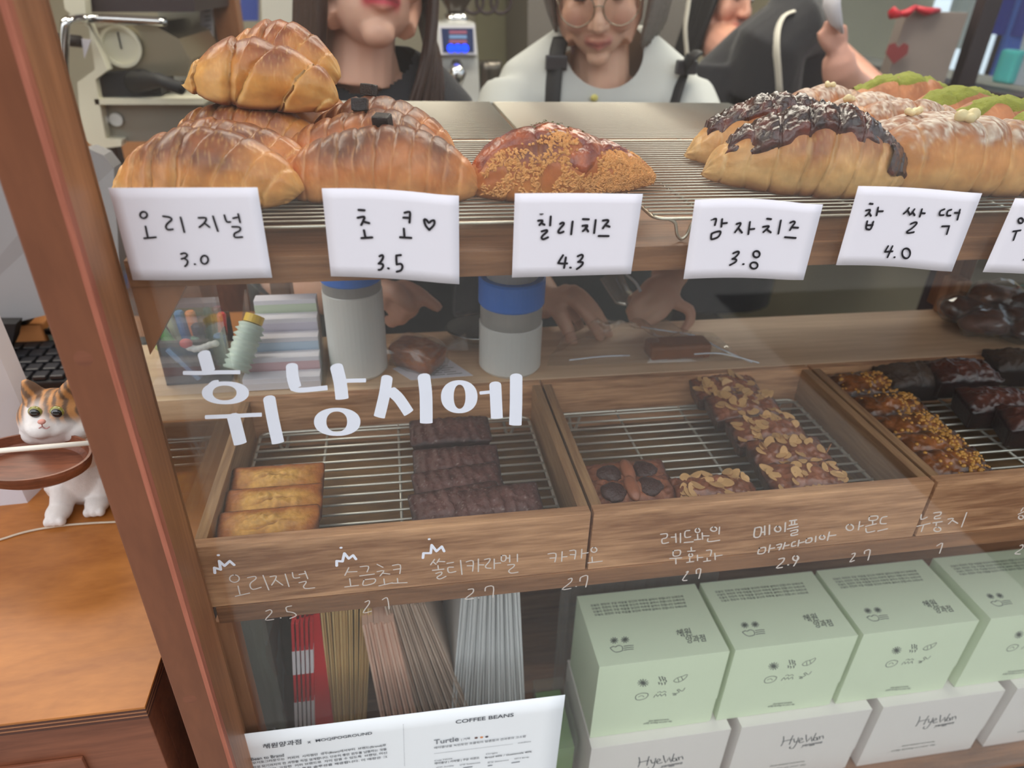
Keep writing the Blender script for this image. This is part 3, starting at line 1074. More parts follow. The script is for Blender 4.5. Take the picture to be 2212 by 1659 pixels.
PAL = {
    'orig': dict(pale=s(238, 184, 112), side=s(216, 142, 70), top=s(158, 84, 40), dark=s(92, 42, 22), base=s(84, 40, 24)),
    'gold': dict(pale=s(232, 184, 112), side=s(220, 156, 80), top=s(178, 98, 44), dark=s(120, 56, 28), base=s(112, 52, 26)),
    'choco': dict(pale=s(226, 164, 104), side=s(206, 124, 64), top=s(140, 76, 44), dark=s(84, 44, 30), base=s(66, 34, 28)),
    'chili': dict(pale=s(206, 132, 66), side=s(184, 100, 44), top=s(150, 66, 28), dark=s(104, 42, 20), base=s(84, 38, 20)),
    'potato': dict(pale=s(226, 184, 124), side=s(214, 158, 96), top=s(176, 104, 56), dark=s(140, 76, 40), base=s(150, 92, 50)),
    'sugar': dict(pale=s(232, 182, 118), side=s(208, 140, 76), top=s(158, 88, 44), dark=s(118, 62, 32), base=s(112, 62, 36)),
    'green': dict(pale=s(222, 166, 122), side=s(206, 140, 94), top=s(186, 118, 76), dark=s(150, 90, 56), base=s(140, 84, 52)),
}


def roll(name, lab, loc, rot, L, Rw, hr, nseg, skew, kind, seed, group, step=0.07, amp=0.1, bend=0.0, blunt=0.55,
         nu=120, nv=60, extras=None, asym=0.0, mid=0.5, powder=0.0):
    P = PAL[kind]
    rnd = random.Random(seed)
    ph = rnd.random()
    jit = [rnd.uniform(-0.16, 0.16) for _ in range(40)]

    def warp(u):
        # wraps narrower towards the tips
        return (u - mid) * nseg * (1.0 + 0.5 * abs(u - mid)) + ph

    def R(u):
        uu = 0.004 + 0.992 * u
        uu = uu ** (1.0 + asym)
        tt = min(1.0, abs(2 * uu - 1))
        return Rw * 1.03 * (max(0.0, 1 - tt ** (2.0 - 0.9 * (blunt - 0.55) * 4)) ** (0.50 + 0.5 * (blunt - 0.55))) * (1 + 0.05 * sin(7 * uu + seed)) + 0.0004

    def surf(u, a, off=0.0):
        r = R(u)
        q = warp(u) + skew * (a - pi / 2) / pi * (1 if u > mid else -0.35)
        kk = math.floor(q)
        q += jit[int(kk) % 40] * 0.3
        f = q - math.floor(q)
        g_ = exp(-(f / 0.06) ** 2) + exp(-((1 - f) / 0.07) ** 2)
        dirn = 1 if u > mid else -1
        sgn = (0.5 - f) if dirn > 0 else (f - 0.5)
        m_ = 1 + step * sgn * 1.3 + amp * (0.35 * sin(pi * f) - 0.55 * g_)
        p0 = Vector((u * L, cos(a) * 0.05, sin(a) * 0.05))
        m_ += 0.06 * nz(p0, 30, seed) + 0.018 * nz(p0, 110, seed + 3) + 0.006 * nz(p0, 320, seed + 5)
        r = r * m_ + off
        y = cos(a) * r
        z = sin(a) * r * hr + R(u) * hr * 0.60
        z0 = (Rw * hr * 0.6 - R(u) * hr * 0.6) * 0.35
        z = z + z0
        lo = z0 * 0.9
        if z < lo:
            z = lo + (z - lo) * 0.12
        x = (u - 0.5) * L + 0.0015 * nz(p0, 60, seed + 9) + skew * 0.004 * sin(a)
        y += bend * ((2 * u - 1) ** 2 - 0.4)
        return Vector((x, y, z)), g_, f, q

    def colr(u, a):
        p, g_, f, q = surf(u, a)
        h = p.z / (Rw * hr * 1.7)
        n1 = nz(p, 45, seed + 11)
        n2 = nz(Vector((q * 0.05, a * 0.02, 0)), 400, seed + 13)
        n3 = nz(p, 160, seed + 17)
        c = lerp(P['side'], P['top'], sm(0.42, 0.9, h + 0.22 * n1))
        c = lerp(c, P['dark'], sm(0.62, 1.02, h + 0.4 * n1 + 0.15 * n3 + 0.18 * (0.5 - f)) * 0.75)
        c = lerp(c, P['pale'], sm(0.45, 0.12, h + 0.2 * n1) * 0.75)
        c = lerp(c, P['pale'], min(1, g_) * 0.62 * sm(1.1, 0.4, h))
        c = lerp(c, P['pale'], sm(0.15, 0.55, n2) * 0.35)
        tip = abs(u - 0.5) * 2
        c = lerp(c, P['pale'], sm(0.84, 1.0, tip) * 0.6)
        c = lerp(c, P['base'], sm(0.14, 0.0, h + 0.06 * n1))
        if powder:
            c = lerp(c, s(226, 212, 196), sm(0.62, 0.98, h + 0.30 * n3 + 0.25 * n1) * powder * max(0.15, 0.62 + 1.3 * nz(p, 520, seed)))
        return c

    t = thing(name, lab, 'bread', loc, 0, group)
    t.rotation_euler = rot
    A0 = -pi / 2
    me = gridmesh('crust', lambda i, j: surf(i / (nu - 1), A0 + 2 * pi * j / nv)[0], nu, nv,
                  lambda i, j: colr(i / (nu - 1), A0 + 2 * pi * j / nv), closev=True, caps=True)
    put('crust', me, M['crust_dry'] if kind in ('sugar', 'green') else M['crust'], t, world=False)
    if extras:
        extras(t, surf, rnd, dict(L=L, Rw=Rw, seed=seed, nu=nu, nv=nv))
    return t


def patch(t, name, surf, mask, th, m, nu=140, nv=70, a0=0.0, a1=pi, colf=None, seed=0, rough=0.0008, kind=None):
    """a layer lying on the roll wherever mask(u, a) > 0"""
    idx = {}
    vs, cs, fs = [], [], []

    def vid(i, j):
        if (i, j) in idx:
            return idx[(i, j)]
        u, a = i / (nu - 1), a0 + (a1 - a0) * j / (nv - 1)
        k = mask(u, a)
        off = th * sm(0, 0.25, k) - 0.0008 * (1 - sm(0, 0.08, k))
        p = surf(u, a, off)[0]
        p = p + Vector((0, 0, 1)) * rough * (nz(p, 220, seed) + 0.5 * nz(p, 500, seed + 2)) * sm(0, 0.2, k)
        idx[(i, j)] = len(vs)
        vs.append(tuple(p))
        cs.append(colf(p, k) if colf else (1, 1, 1, 1))
        return idx[(i, j)]
    for i in range(nu - 1):
        for j in range(nv - 1):
            u, a = (i + 0.5) / (nu - 1), a0 + (a1 - a0) * (j + 0.5) / (nv - 1)
            if mask(u, a) > 0:
                fs.append((vid(i, j), vid(i + 1, j), vid(i + 1, j + 1), vid(i, j + 1)))
    if not fs:
        return
    me = bpy.data.meshes.new(name)
    me.from_pydata(vs, [], fs)
    at = me.color_attributes.new('Col', 'FLOAT_COLOR', 'POINT')
    at.data.foreach_set('color', [c for q in cs for c in (q[0], q[1], q[2], 1.0)])
    o = put(name, me, m, t, world=False, smooth=True)
    if kind:
        o['kind'] = kind
    return o


def glaze_col(p, k):
    n = nz(p, 120, 3)
    return lerp(s(112, 44, 30), s(46, 20, 22), 0.55 + 0.9 * n + 0.3 * sm(0, 0.5, k))


def ex_choco(fx):
    def f(t, surf, rnd, d):
        u, a = fx
        p = surf(u, a)[0]
        R_ = Matrix.Translation(p + Vector((0, 0, 0.0034))) @ Matrix.Rotation(rnd.uniform(-0.5, 0.5), 4, 'Z') @ Matrix.Rotation(rnd.uniform(-0.25, 0.25), 4, 'X')
        bm = box((-0.0056, -0.0042, -0.0042), (0.0056, 0.0042, 0.0042), 0.0011)
        bmesh.ops.subdivide_edges(bm, edges=bm.edges[:], cuts=1)
        for v in bm.verts:
            v.co += v.co.normalized() * 0.0005 * nz(v.co, 500, rnd.random() * 9)
        bm.transform(R_)
        put('chocolate_chunk', bm, M['choc'], t, world=False, smooth=False)
    return f


def ex_chili(t, surf, rnd, d):
    sd = d['seed']

    def mask(u, a):
        p = Vector((u * 0.13, cos(a) * 0.03, sin(a) * 0.03))
        k = (sin(a) - 0.80 + 0.5 * nz(p, 45, sd)) * 1.6
        k2 = 0.30 - abs(u - 0.60 - 0.05 * cos(a)) * 4 - max(0, 0.35 - sin(a)) * 1.2
        return max(k, k2 + 0.25 * nz(p, 60, sd + 2)) if 0.03 < u < 0.86 else -1
    patch(t, 'chili_sauce', surf, mask, 0.0016, M['glaze'], a0=-0.2, a1=pi + 0.2,
          colf=lambda p, k: lerp(s(186, 88, 34), s(122, 36, 20), 0.5 + 1.2 * nz(p, 110, 4)), seed=sd)
    bm = bmesh.new()
    vs, fs = [], []
    cnt = 0
    while cnt < 2600:
        u, a = rnd.uniform(0.06, 0.995), rnd.uniform(1.3, 3.6)
        if rnd.random() > 0.45 + 0.8 * u or nz(Vector((u, a * 0.2, 0)), 9, sd) < -0.25:
            continue
        if mask(u, a) > -0.05 and rnd.random() < 0.9:
            continue
        p = surf(u, a, 0.0002)[0]
        n_ = Vector((0, cos(a), sin(a)))
        t1 = Vector((rnd.uniform(-1, 1), rnd.uniform(-1, 1), rnd.uniform(-1, 1))).cross(n_).normalized()
        t2 = n_.cross(t1)
        l, w, h = rnd.uniform(0.0010, 0.0026), rnd.uniform(0.0006, 0.0012), rnd.uniform(0.0004, 0.0010)
        b = len(vs)
        vs += [p + t1 * l, p + t2 * w, p - t1 * l * 0.8, p - t2 * w * 1.1, p + n_ * h + t1 * l * 0.3, p + n_ * h * 0.8 - t1 * l * 0.4]
        fs += [(b, b + 1, b + 4), (b + 1, b + 5, b + 4), (b + 1, b + 2, b + 5), (b + 2, b + 3, b + 5), (b + 3, b + 4, b + 5), (b + 3, b, b + 4)]
        cnt += 1
    me = bpy.data.meshes.new('crumbs')
    me.from_pydata([tuple(v) for v in vs], [], fs)
    put('crumbs', me, M['crumb'], t, world=False)['kind'] = 'stuff'
    vs, fs = [], []
    for _ in range(60):
        u, a = rnd.uniform(0.3, 0.6), rnd.uniform(1.1, 2.1)
        p = surf(u, a, 0.0019)[0]
        b = len(vs)
        vs += [p + Vector((rnd.uniform(-1, 1), rnd.uniform(-1, 1), rnd.uniform(0, 1))) * 0.0016 for _ in range(3)]
        fs.append((b, b + 1, b + 2))
    me = bpy.data.meshes.new('herbs')
    me.from_pydata([tuple(v) for v in vs], [], fs)
    put('herbs', me, M['herb'], t, world=False)['kind'] = 'stuff'


def ex_glaze(t, surf, rnd, d):
    sd = d['seed']

    def mask(u, a):
        p = Vector((u * 0.13, cos(a) * 0.03, sin(a) * 0.03))
        if not 0.08 < u < 0.985:
            return -1
        return (sin(a) - 0.66 + 0.42 * nz(p, 38, sd) + 0.2 * nz(p, 110, sd + 5) + (0.5 if u > 0.86 else 0)) * 1.3
    patch(t, 'dark_glaze', surf, mask, 0.0034, M['glaze'], 180, 90, -0.2, pi + 0.2, glaze_col, sd, 0.0022)


def ex_cream(spots):
    def f(t, surf, rnd, d):
        for (u, a, r) in spots:
            p = surf(u, a)[0]
            bm = bmesh.new()
            for k in range(5):
                ball(bm, p + Vector((rnd.uniform(-1, 1) * r * 1.1, rnd.uniform(-0.6, 0.6) * r, rnd.uniform(0, 0.7) * r)), r * rnd.uniform(0.5, 0.95), 2)
            me = fuse(bm, r * 0.16, 2)
            put('cream', me, M['cream'], t, world=False)
    return f


def ex_green(t, surf, rnd, d):
    sd = d['seed']

    def mask(u, a):
        p = Vector((u * 0.13, cos(a) * 0.03, sin(a) * 0.03))
        if not 0.12 < u < 0.86:
            return -1
        return sin(a) - 0.84 + 0.25 * nz(p, 60, sd)
    patch(t, 'green_topping', surf, mask, 0.0022, M['greenp'], 90, 60, 0.2, pi - 0.2, None, sd, 0.002)


def place(px, Y, dz=0.0, h=0.02):
    return (xat(px, Y, ZT + dz + h), Y, ZT + 0.0012 + dz)


D = radians
GO = 'plain rolls piled at the left end of the upper shelf'
roll('bread_roll', 'plain brown roll at the front of the pile, beside the corner post', place(438, 0.066), (0, 0, D(-13)), 0.118, 0.0265, 1.0, 6.5, 1.1, 'orig', 11, GO)
roll('bread_roll', 'plain brown roll second in the pile, just behind the front one', place(484, 0.122), (0, 0, D(-12)), 0.118, 0.0255, 0.95, 7, 1.1, 'orig', 12, GO)
roll('bread_roll', 'plain brown roll third in the pile, with a small burst crease on top', place(528, 0.172), (0, 0, D(-14)), 0.118, 0.026, 1.05, 7, 1.0, 'orig', 13, GO)
roll('bread_roll', 'plain brown roll under the pale topmost rolls', place(585, 0.225), (0, 0, D(-18)), 0.118, 0.026, 1.1, 6, 0.9, 'orig', 14, GO)
roll('bread_roll', 'pale plain roll whose round end sticks out behind the pile, right', place(640, 0.275), (0, 0, D(-6)), 0.10, 0.025, 1.05, 6, 0.6, 'gold', 15, GO)


def knot(t, surf, rnd, d):
    pass


roll('bread_roll', 'pale golden roll with a dark curled knot, topmost in front', place(557, 0.176, 0.0445), (D(4), D(7), D(-10)), 0.108, 0.0235, 1.08, 3.2, 0.9, 'gold', 25, GO, step=0.16, amp=0.16, mid=0.42)
roll('bread_roll', 'golden roll on top of the pile, behind the knotted one', place(600, 0.226, 0.052), (0, D(4), D(-16)), 0.094, 0.0235, 1.1, 5, 0.7, 'gold', 17, GO, step=0.1)
GC = 'chocolate rolls in a row'
roll('bread_roll', 'roll with a chocolate chunk at the front of its row', place(823, 0.070), (0, 0, D(-7)), 0.126, 0.0275, 1.0, 9.5, 0.35, 'choco', 21, GC, step=0.03, amp=0.08, extras=ex_choco((0.50, 1.35)), asym=-0.05)
roll('bread_roll', 'roll with a chocolate chunk, middle of its row', place(790, 0.130), (0, 0, D(-9)), 0.124, 0.0275, 1.0, 8.5, 0.45, 'choco', 22, GC, step=0.04, extras=ex_choco((0.47, 1.5)))
roll('bread_roll', 'roll with a chocolate chunk at the rear of its row', place(812, 0.186), (0, 0, D(-16)), 0.124, 0.0275, 1.0, 8, 0.5, 'choco', 23, GC, step=0.05, extras=ex_choco((0.46, 1.5)))
roll('bread_roll', 'single roll covered with toasted crumbs and red chili sauce', place(1216, 0.076), (0, 0, D(5)), 0.136, 0.0275, 0.98, 5, 0.5, 'chili', 31, 'single crumbed roll', step=0.04, amp=0.06, asym=-0.22, blunt=0.72, extras=ex_chili)
GP = 'rolls with dark red glaze'
roll('bread_roll', 'dark glazed roll in front, above the 3.8 card', place(1737, 0.082), (0, 0, D(-17)), 0.142, 0.031, 1.04, 6.5, 0.5, 'potato', 41, GP, step=0.05, amp=0.11, extras=ex_glaze, blunt=0.6)
roll('bread_roll', 'dark glazed roll behind the other, showing its curled left end', place(1672, 0.152), (0, 0, D(-14)), 0.140, 0.030, 1.02, 6.5, 0.5, 'potato', 42, GP, step=0.05, extras=ex_glaze, blunt=0.6)
GS = 'sugar dusted rolls with cream'
roll('bread_roll', 'sugar dusted roll with a cream blob, largest in front', place(2085, 0.074), (0, 0, D(-10)), 0.160, 0.0315, 1.02, 6.5, 0.3, 'sugar', 51, GS, powder=0.9, step=0.04, amp=0.12, extras=ex_cream([(0.40, 1.9, 0.0052)]))
roll('bread_roll', 'sugar dusted roll second from the front, cream at its left', place(2005, 0.130), (0, 0, D(-6)), 0.140, 0.0285, 1.0, 6, 0.3, 'sugar', 52, GS, powder=0.9, extras=ex_cream([(0.33, 1.7, 0.0045)]))
roll('bread_roll', 'sugar dusted roll in the middle of its group, smooth right end', place(1935, 0.182), (0, 0, D(-18)), 0.140, 0.029, 1.0, 5.5, 0.4, 'sugar', 53, GS, powder=0.7)
roll('bread_roll', 'sugar dusted roll behind the middle one', place(1868, 0.232), (0, 0, D(-10)), 0.130, 0.0275, 1.0, 6, 0.4, 'sugar', 54, GS, powder=0.8, nu=90, nv=44, extras=ex_cream([(0.3, 1.8, 0.004)]))
roll('bread_roll', 'sugar dusted roll farthest back, beside the person in black', place(1782, 0.285), (0, 0, D(-6)), 0.130, 0.0275, 1.0, 6, 0.4, 'sugar', 55, GS, powder=0.7, nu=90, nv=44, extras=ex_cream([(0.45, 1.8, 0.004)]))
GG = 'rolls with a green topping'
roll('bread_roll', 'green topped roll farthest back, left of the others', place(1945, 0.345), (0, 0, D(-12)), 0.150, 0.0285, 1.05, 4, 0.3, 'green', 61, GG, nu=90, nv=44, extras=ex_green)
roll('bread_roll', 'green topped roll in the middle of its group', place(2060, 0.245), (0, 0, D(14)), 0.150, 0.0285, 1.05, 4, 0.3, 'green', 62, GG, nu=90, nv=44, extras=ex_green)
roll('bread_roll', 'green topped roll at the right, below the window sill', place(2150, 0.190), (0, 0, D(8)), 0.140, 0.0285, 1.05, 4, 0.3, 'green', 63, GG, nu=90, nv=44, extras=ex_green)
roll('bread_roll', 'green topped roll cut off by the right edge, nearest the glass', place(2262, 0.135), (0, 0, D(12)), 0.140, 0.0285, 1.05, 4, 0.3, 'green', 64, GG, nu=90, nv=44, extras=ex_green)

# ------------------------------------------------------------------ small cakes in the trays
M['cake'] = colmat('cake_crust', 0.5, 0.5, 500, 0.2, 300, coat=0.05)
M['cake_gloss'] = colmat('glossy_cake_crust', 0.28, 0.7, 300, 0.3, 200, coat=0.4)
M['almond'] = mat('sliced_almond', s(206, 160, 108), 0.5, var=0.18, vscale=120)
M['almond_skin'] = mat('almond_brown_edge', s(150, 92, 54), 0.55)
M['puff'] = mat('crisp_rice', s(196, 140, 62), 0.4, var=0.3, vscale=200)
M['fig'] = mat('dark_fig', s(66, 40, 36), 0.4, var=0.4, vscale=300, bump=1.0, bscale=500)
CK = {
    'plain': (s(212, 152, 70), s(168, 94, 40), s(88, 44, 22)),
    'choco': (s(108, 72, 66), s(84, 52, 48), s(52, 32, 32)),
    'almond': (s(150, 92, 66), s(120, 66, 44), s(66, 36, 28)),
    'fig': (s(158, 98, 70), s(124, 72, 52), s(70, 40, 34)),
    'rice': (s(150, 88, 44), s(74, 44, 30), s(36, 26, 26)),
    'gloss': (s(96, 52, 40), s(66, 36, 30), s(36, 22, 22)),
    'mud': (s(84, 66, 54), s(66, 50, 42), s(40, 30, 28)),
}
ZW = ZK + 0.0010


def cake(kind, lab, group, x, y, rz, L=0.078, Wd=0.040, H=0.020, seed=0, ridges=0, tilt=0.0, dome=0.010, dz=0.0, roll_=0.0):
    rnd = random.Random(seed)
    c0, c1, c2 = CK[kind]
    nu, nv = 64, 36
    y = max(y, TY0 + 0.0125 + Wd / 2 + 0.003)
    t = thing('tea_cake', lab, 'cake', (x, y, ZW + dz), 0, group)
    t.rotation_euler = (tilt, roll_, rz)
    # top sheet wraps down the sides: v in [-1,1] with skirt
    SK = 5
    NU, NV = nu + 2 * SK, nv + 2 * SK

    def prm(i, n):
        k = i - SK
        if k < 0:
            return -1.0, -k / SK
        if k > n - 1:
            return 1.0, (k - n + 1) / SK
        return 2 * k / (n - 1) - 1, 0.0

    def f(i, j):
        a, da = prm(i, nu)
        b, db = prm(j, nv)
        down = max(da, db)
        tp = 1.0 - 0.13 * down
        # rounded rectangle plan
        X, Y_ = a, b
        rr = 0.10
        px_, py_ = X * L / 2, Y_ * Wd / 2
        cx_, cy_ = L / 2 - Wd * rr, Wd / 2 - Wd * rr
        ox, oy = abs(px_) - cx_, abs(py_) - cy_
        if ox > 0 and oy > 0:
            dd = sqrt(ox * ox + oy * oy)
            if dd > Wd * rr:
                px_ = math.copysign(cx_ + ox / dd * Wd * rr, px_)
                py_ = math.copysign(cy_ + oy / dd * Wd * rr, py_)
        p = Vector((px_, py_, 0))
        e = (1 - abs(a) ** 2.6) * (1 - abs(b) ** 2.2)
        z = H
        if down == 0:
            z += dome * e ** 0.75
            z += 0.0012 * nz(p, 120, seed) * (0.3 + e) + 0.0005 * nz(p, 400, seed)
            if kind == 'plain':
                q = exp(-((p.x / (L * 0.24)) ** 2 + ((p.y - 0.002 + 0.003 * sin(p.x * 120 + seed)) / 0.0062) ** 2))
                z += 0.0042 * q + 0.0034 * q * nz(p, 260, seed + 4) - 0.0030 * exp(-((p.y - 0.0028 * sin(p.x * 90 + seed)) / 0.0011) ** 2) * exp(-(p.x / (L * 0.22)) ** 2)
            if kind == 'choco':
                w = sin(p.x * 620 + 2.2 * nz(p, 60, seed) + p.y * 60)
                k2 = sm(-0.3, 0.5, nz(p, 40, seed + 7) + 0.35)
                z += (0.0012 * max(-0.6, w) * k2 + 0.0018 * max(0, nz(p, 240, seed + 2))) * (e > 0.12)
            if kind in ('almond', 'rice', 'gloss', 'mud', 'fig'):
                z += 0.0026 * nz(p, 100, seed + 3) + 0.0016 * nz(p, 230, seed + 6)
        else:
            z = H * (1 - down) + 0.0006
            px_ *= tp
            py_ *= tp
        return Vector((px_, py_, z))

    def c(i, j):
        a, da = prm(i, nu)
        b, db = prm(j, nv)
        p = f(i, j)
        if da or db:
            return lerp(c1, c2, 0.75 + 0.5 * nz(p, 80, seed))
        ed = max(abs(a) ** 4, abs(b) ** 3)
        n = nz(p, 90, seed)
        col = lerp(c0, c1, ed * 1.4 + 0.25 + 0.8 * n)
        col = lerp(col, c2, sm(0.62, 1.0, ed + 0.25 * n))
        if kind == 'plain':
            q = exp(-((p.x / (L * 0.26)) ** 2 + ((p.y - 0.002) / 0.0075) ** 2))
            col = lerp(col, s(228, 178, 98), 0.7 * q)
            col = lerp(col, s(150, 92, 40), 0.8 * exp(-((p.y - 0.0028 * sin(p.x * 90 + seed)) / 0.0009) ** 2) * exp(-(p.x / (L * 0.22)) ** 2))
        if kind == 'choco':
            col = lerp(col, s(150, 128, 120), sm(0.42, 0.62, nz(p, 700, seed)) * 0.8)
        return col
    me = gridmesh('cake_body', f, NU, NV, c)
    gloss = kind in ('rice', 'gloss', 'almond')
    put('cake_body', me, M['cake_gloss'] if gloss else M['cake'], t, world=False)
    f2 = lambda a, b: f(int(SK + (a + 1) / 2 * (nu - 1)), int(SK + (b + 1) / 2 * (nv - 1)))
    if kind == 'almond':
        base = almond_mesh
        for k in range(24):
            a, b = rnd.uniform(-0.93, 0.93), rnd.uniform(-0.88, 0.88)
            p = f2(a, b)
            o = bpy.data.objects.new('almond_slice', base)
            COL.objects.link(o)
            o.parent = t
            o.location = p + Vector((0, 0, 0.0006 + 0.0003 * rnd.random()))
            fl = 1.3 if rnd.random() < 0.08 else 0.34
            o.rotation_euler = (rnd.uniform(-fl, fl), rnd.uniform(-fl, fl), rnd.uniform(0, 6.28))
            sc_ = rnd.uniform(0.8, 1.15)
            o.scale = (sc_, sc_ * rnd.uniform(0.85, 1.05), 1)
    if kind == 'fig':
        for (a, b) in ((-0.42, rnd.uniform(-0.2, 0.2)), (0.42, rnd.uniform(-0.2, 0.3))):
            p = f2(a, b)
            bm = bmesh.new()
            ball(bm, p + Vector((0, 0, 0.0012)), (0.0105, 0.0095, 0.0045), 3)
            for v in bm.verts:
                v.co += (v.co - p).normalized() * (0.0016 * nz(v.co, 260, seed) + 0.0030 * nz(v.co, 90, seed + 2))
            put('fig_piece', bm, M['fig'], t, world=False, smooth=True)
        bm = bmesh.new()
        ball(bm, f2(0, 0) + Vector((0, 0, 0.001)), (0.006, 0.014, 0.005), 3)
        for v in bm.verts:
            v.co += Vector((0, 0, 1)) * 0.0014 * nz(v.co, 200, seed)
        put('crust_ridge', bm, mat('fig_cake_ridge', s(150, 92, 66), 0.4, var=0.2, bump=0.4) if 'fig_cake_ridge' not in bpy.data.materials else bpy.data.materials['fig_cake_ridge'], t, world=False, smooth=True)
    if kind == 'rice':
        bm = bmesh.new()
        for k in range(85):
            a = rnd.gauss(0.45, 0.30) if rnd.random() < 0.8 else rnd.uniform(-0.9, 0.9)
            b = rnd.uniform(-0.85, 0.85)
            if abs(a) > 0.95:
                continue
            p = f2(a, b)
            ball(bm, p, rnd.uniform(0.0012, 0.0024), 1)
        put('crisp_rice', bm, M['puff'], t, world=False, smooth=True)['kind'] = 'stuff'
    return t


bm = bmesh.new()
vt, vb = [], []
for k in range(12):
    a = 2 * pi * k / 12
    r = 0.0062 * (1 + 0.28 * cos(a))
    vt.append(bm.verts.new((cos(a) * r * 1.05, sin(a) * 0.0046, 0.0003 * cos(2 * a))))
    vb.append(bm.verts.new((cos(a) * r * 1.05, sin(a) * 0.0046, -0.0006 + 0.0003 * cos(2 * a))))
bm.faces.new(vt)
bm.faces.new(list(reversed(vb)))
for k in range(12):
    f_ = bm.faces.new((vt[k], vb[k], vb[(k + 1) % 12], vt[(k + 1) % 12]))
    f_.material_index = 1
bmesh.ops.recalc_face_normals(bm, faces=bm.faces)
almond_mesh = bpy.data.meshes.new('almond_slice')
bm.to_mesh(almond_mesh)
bm.free()
almond_mesh.materials.append(M['almond'])
almond_mesh.materials.append(M['almond_skin'])


def cpos(px, py, z=None):
    p = pix(px, py, 'z', ZW + 0.022 if z is None else z)
    return p.x, p.y


g = 'plain yellow cakes in the left tray'
for k, (px, py, w) in enumerate(((578, 1138, 'nearest the front board'), (592, 1078, 'in the middle of the three'), (600, 1030, 'rearmost of the three'))):
    x, y = cpos(px, py)
    cake('plain', 'golden plain cake with a cracked top, ' + w, g, x, y, D(1 - k), 0.079, 0.038, 0.016, 100 + k, tilt=D(17), dz=0.004, dome=0.007)
g = 'dark chocolate cakes in the left tray'
for k, (px, py, rz, w) in enumerate(((1072, 1092, 4, 'front right, ridged'), (985, 1075, 8, 'second, turned askew'), (988, 1030, 7, 'third from the front'),
                                     (985, 985, 0, 'fourth from the front'), (972, 920, 0, 'rearmost, beneath the white lettering'))):
    x, y = cpos(px, py, ZW + 0.026)
    cake('choco', 'dark chocolate cake with salt flecks, ' + w, g, x, y, D(rz), 0.078, 0.038, 0.017, 120 + k, tilt=D(16 if k < 4 else 6), dz=0.005 + 0.002 * (k == 0), dome=0.007)
g = 'sliced almond cakes in the middle tray'
for k, (px, py, w) in enumerate(((1745, 1028, 'at the front of its column'), (1705, 968, 'second in its column'), (1655, 918, 'middle of its column'),
                                 (1605, 866, 'fourth in its column'), (1565, 825, 'rearmost, against the back board'))):
    x, y = cpos(px, py, ZW + 0.026)
    cake('almond', 'almond covered cake, ' + w, g, x, y, D(0), 0.076, 0.040, 0.017, 140 + k, tilt=D(12), dz=0.005)
x, y = cpos(1555, 1062, ZW + 0.024)
cake('almond', 'darker nut cake lying beside the fig cakes', 'single nut cake', x, y, D(0), 0.076, 0.037, 0.014, 150, tilt=D(8), dz=0.003)
g = 'fig cakes in the middle tray'
for k, (px, py, w) in enumerate(((1370, 1082, 'in front'), (1350, 1025, 'behind the other'))):
    x, y = cpos(px, py, ZW + 0.022)
    cake('fig', 'brown cake topped with dark figs, ' + w, g, x, y, D(2), 0.080, 0.040, 0.016, 160 + k, tilt=D(12), dz=0.004)
g = 'crisp rice cakes in the right tray'
for k, (px, py) in enumerate(((2052, 998), (2008, 955), (1965, 915), (1920, 870), (1862, 822))):
    x, y = cpos(px, py, ZW + 0.026)
    cake('rice', 'dark cake with crisp rice, ' + ('at the front', 'second from the front', 'in the middle', 'fourth from the front', 'rearmost')[k] + ' of its diagonal row',
         g, x, y, D(0), 0.078, 0.040, 0.018, 170 + k, tilt=D(12), dz=0.005)
g = 'glossy dark cakes at the right'
for k, (px, py, kd) in enumerate(((1965, 808, 'mud'), (2070, 812, 'gloss'), (2150, 862, 'gloss'), (2200, 790, 'mud'), (2245, 905, 'gloss'))):
    x, y = cpos(px, py, ZW + 0.028)
    cake(kd, ('matt brown cake behind the crisp rice cakes', 'glossy dark cake near the back board', 'glossy dark cake in the middle of its tray',
              'dull dark cake below the black plate', 'glossy dark cake cut off by the right edge')[k], g, x, y, D(-4 * k), 0.076, 0.042, 0.024, 180 + k,
         tilt=D(8), dz=0.004 + 0.008 * (k in (1, 3)), dome=0.012)
# ------------------------------------------------------------------ gift boxes on the base shelf
M['green'] = mat('pale_green_card', s(226, 238, 208), 0.7, var=0.03, vscale=20)
M['greentop'] = M['green']
M['whitebox'] = mat('off_white_card', s(238, 230, 226), 0.7, var=0.03, vscale=20)
M['print'] = mat('grey_print', s(96, 104, 96), 0.7)
M['print2'] = mat('dark_print', s(74, 78, 86), 0.7)
M['plastic'] = clear('clear_plastic', (0.97, 0.97, 0.97, 1), 0.06, 1.45, haze=0.10, hazecol=s(226, 228, 226))
M['cello'] = clear('cellophane', (0.98, 0.98, 0.98, 1), 0.04, 1.7, haze=0.10)


def wtext(body, p0, p1, m, parent, name, nrm=(0, -1, 0), lift=0.0004, shear=0.0, height=None, local=False):
    """one line of print fitted between two points of a flat face"""
    p0, p1, nrm = Vector(p0), Vector(p1), Vector(nrm).normalized()
    bm = text_bm(body, 1.0, shear=shear)
    if not bm.verts:
        return
    x0, x1 = min(v.co.x for v in bm.verts), max(v.co.x for v in bm.verts)
    L = (p1 - p0).length
    k = L / (x1 - x0)
    ky = k if height is None else height
    ex = (p1 - p0).normalized()
    ey = nrm.cross(ex)
    y0 = min(v.co.y for v in bm.verts)
    for v in bm.verts:
        v.co = p0 + ex * (v.co.x - x0) * k + ey * (v.co.y - y0) * ky + nrm * lift
    return put(name, bm, m, parent, world=not local)


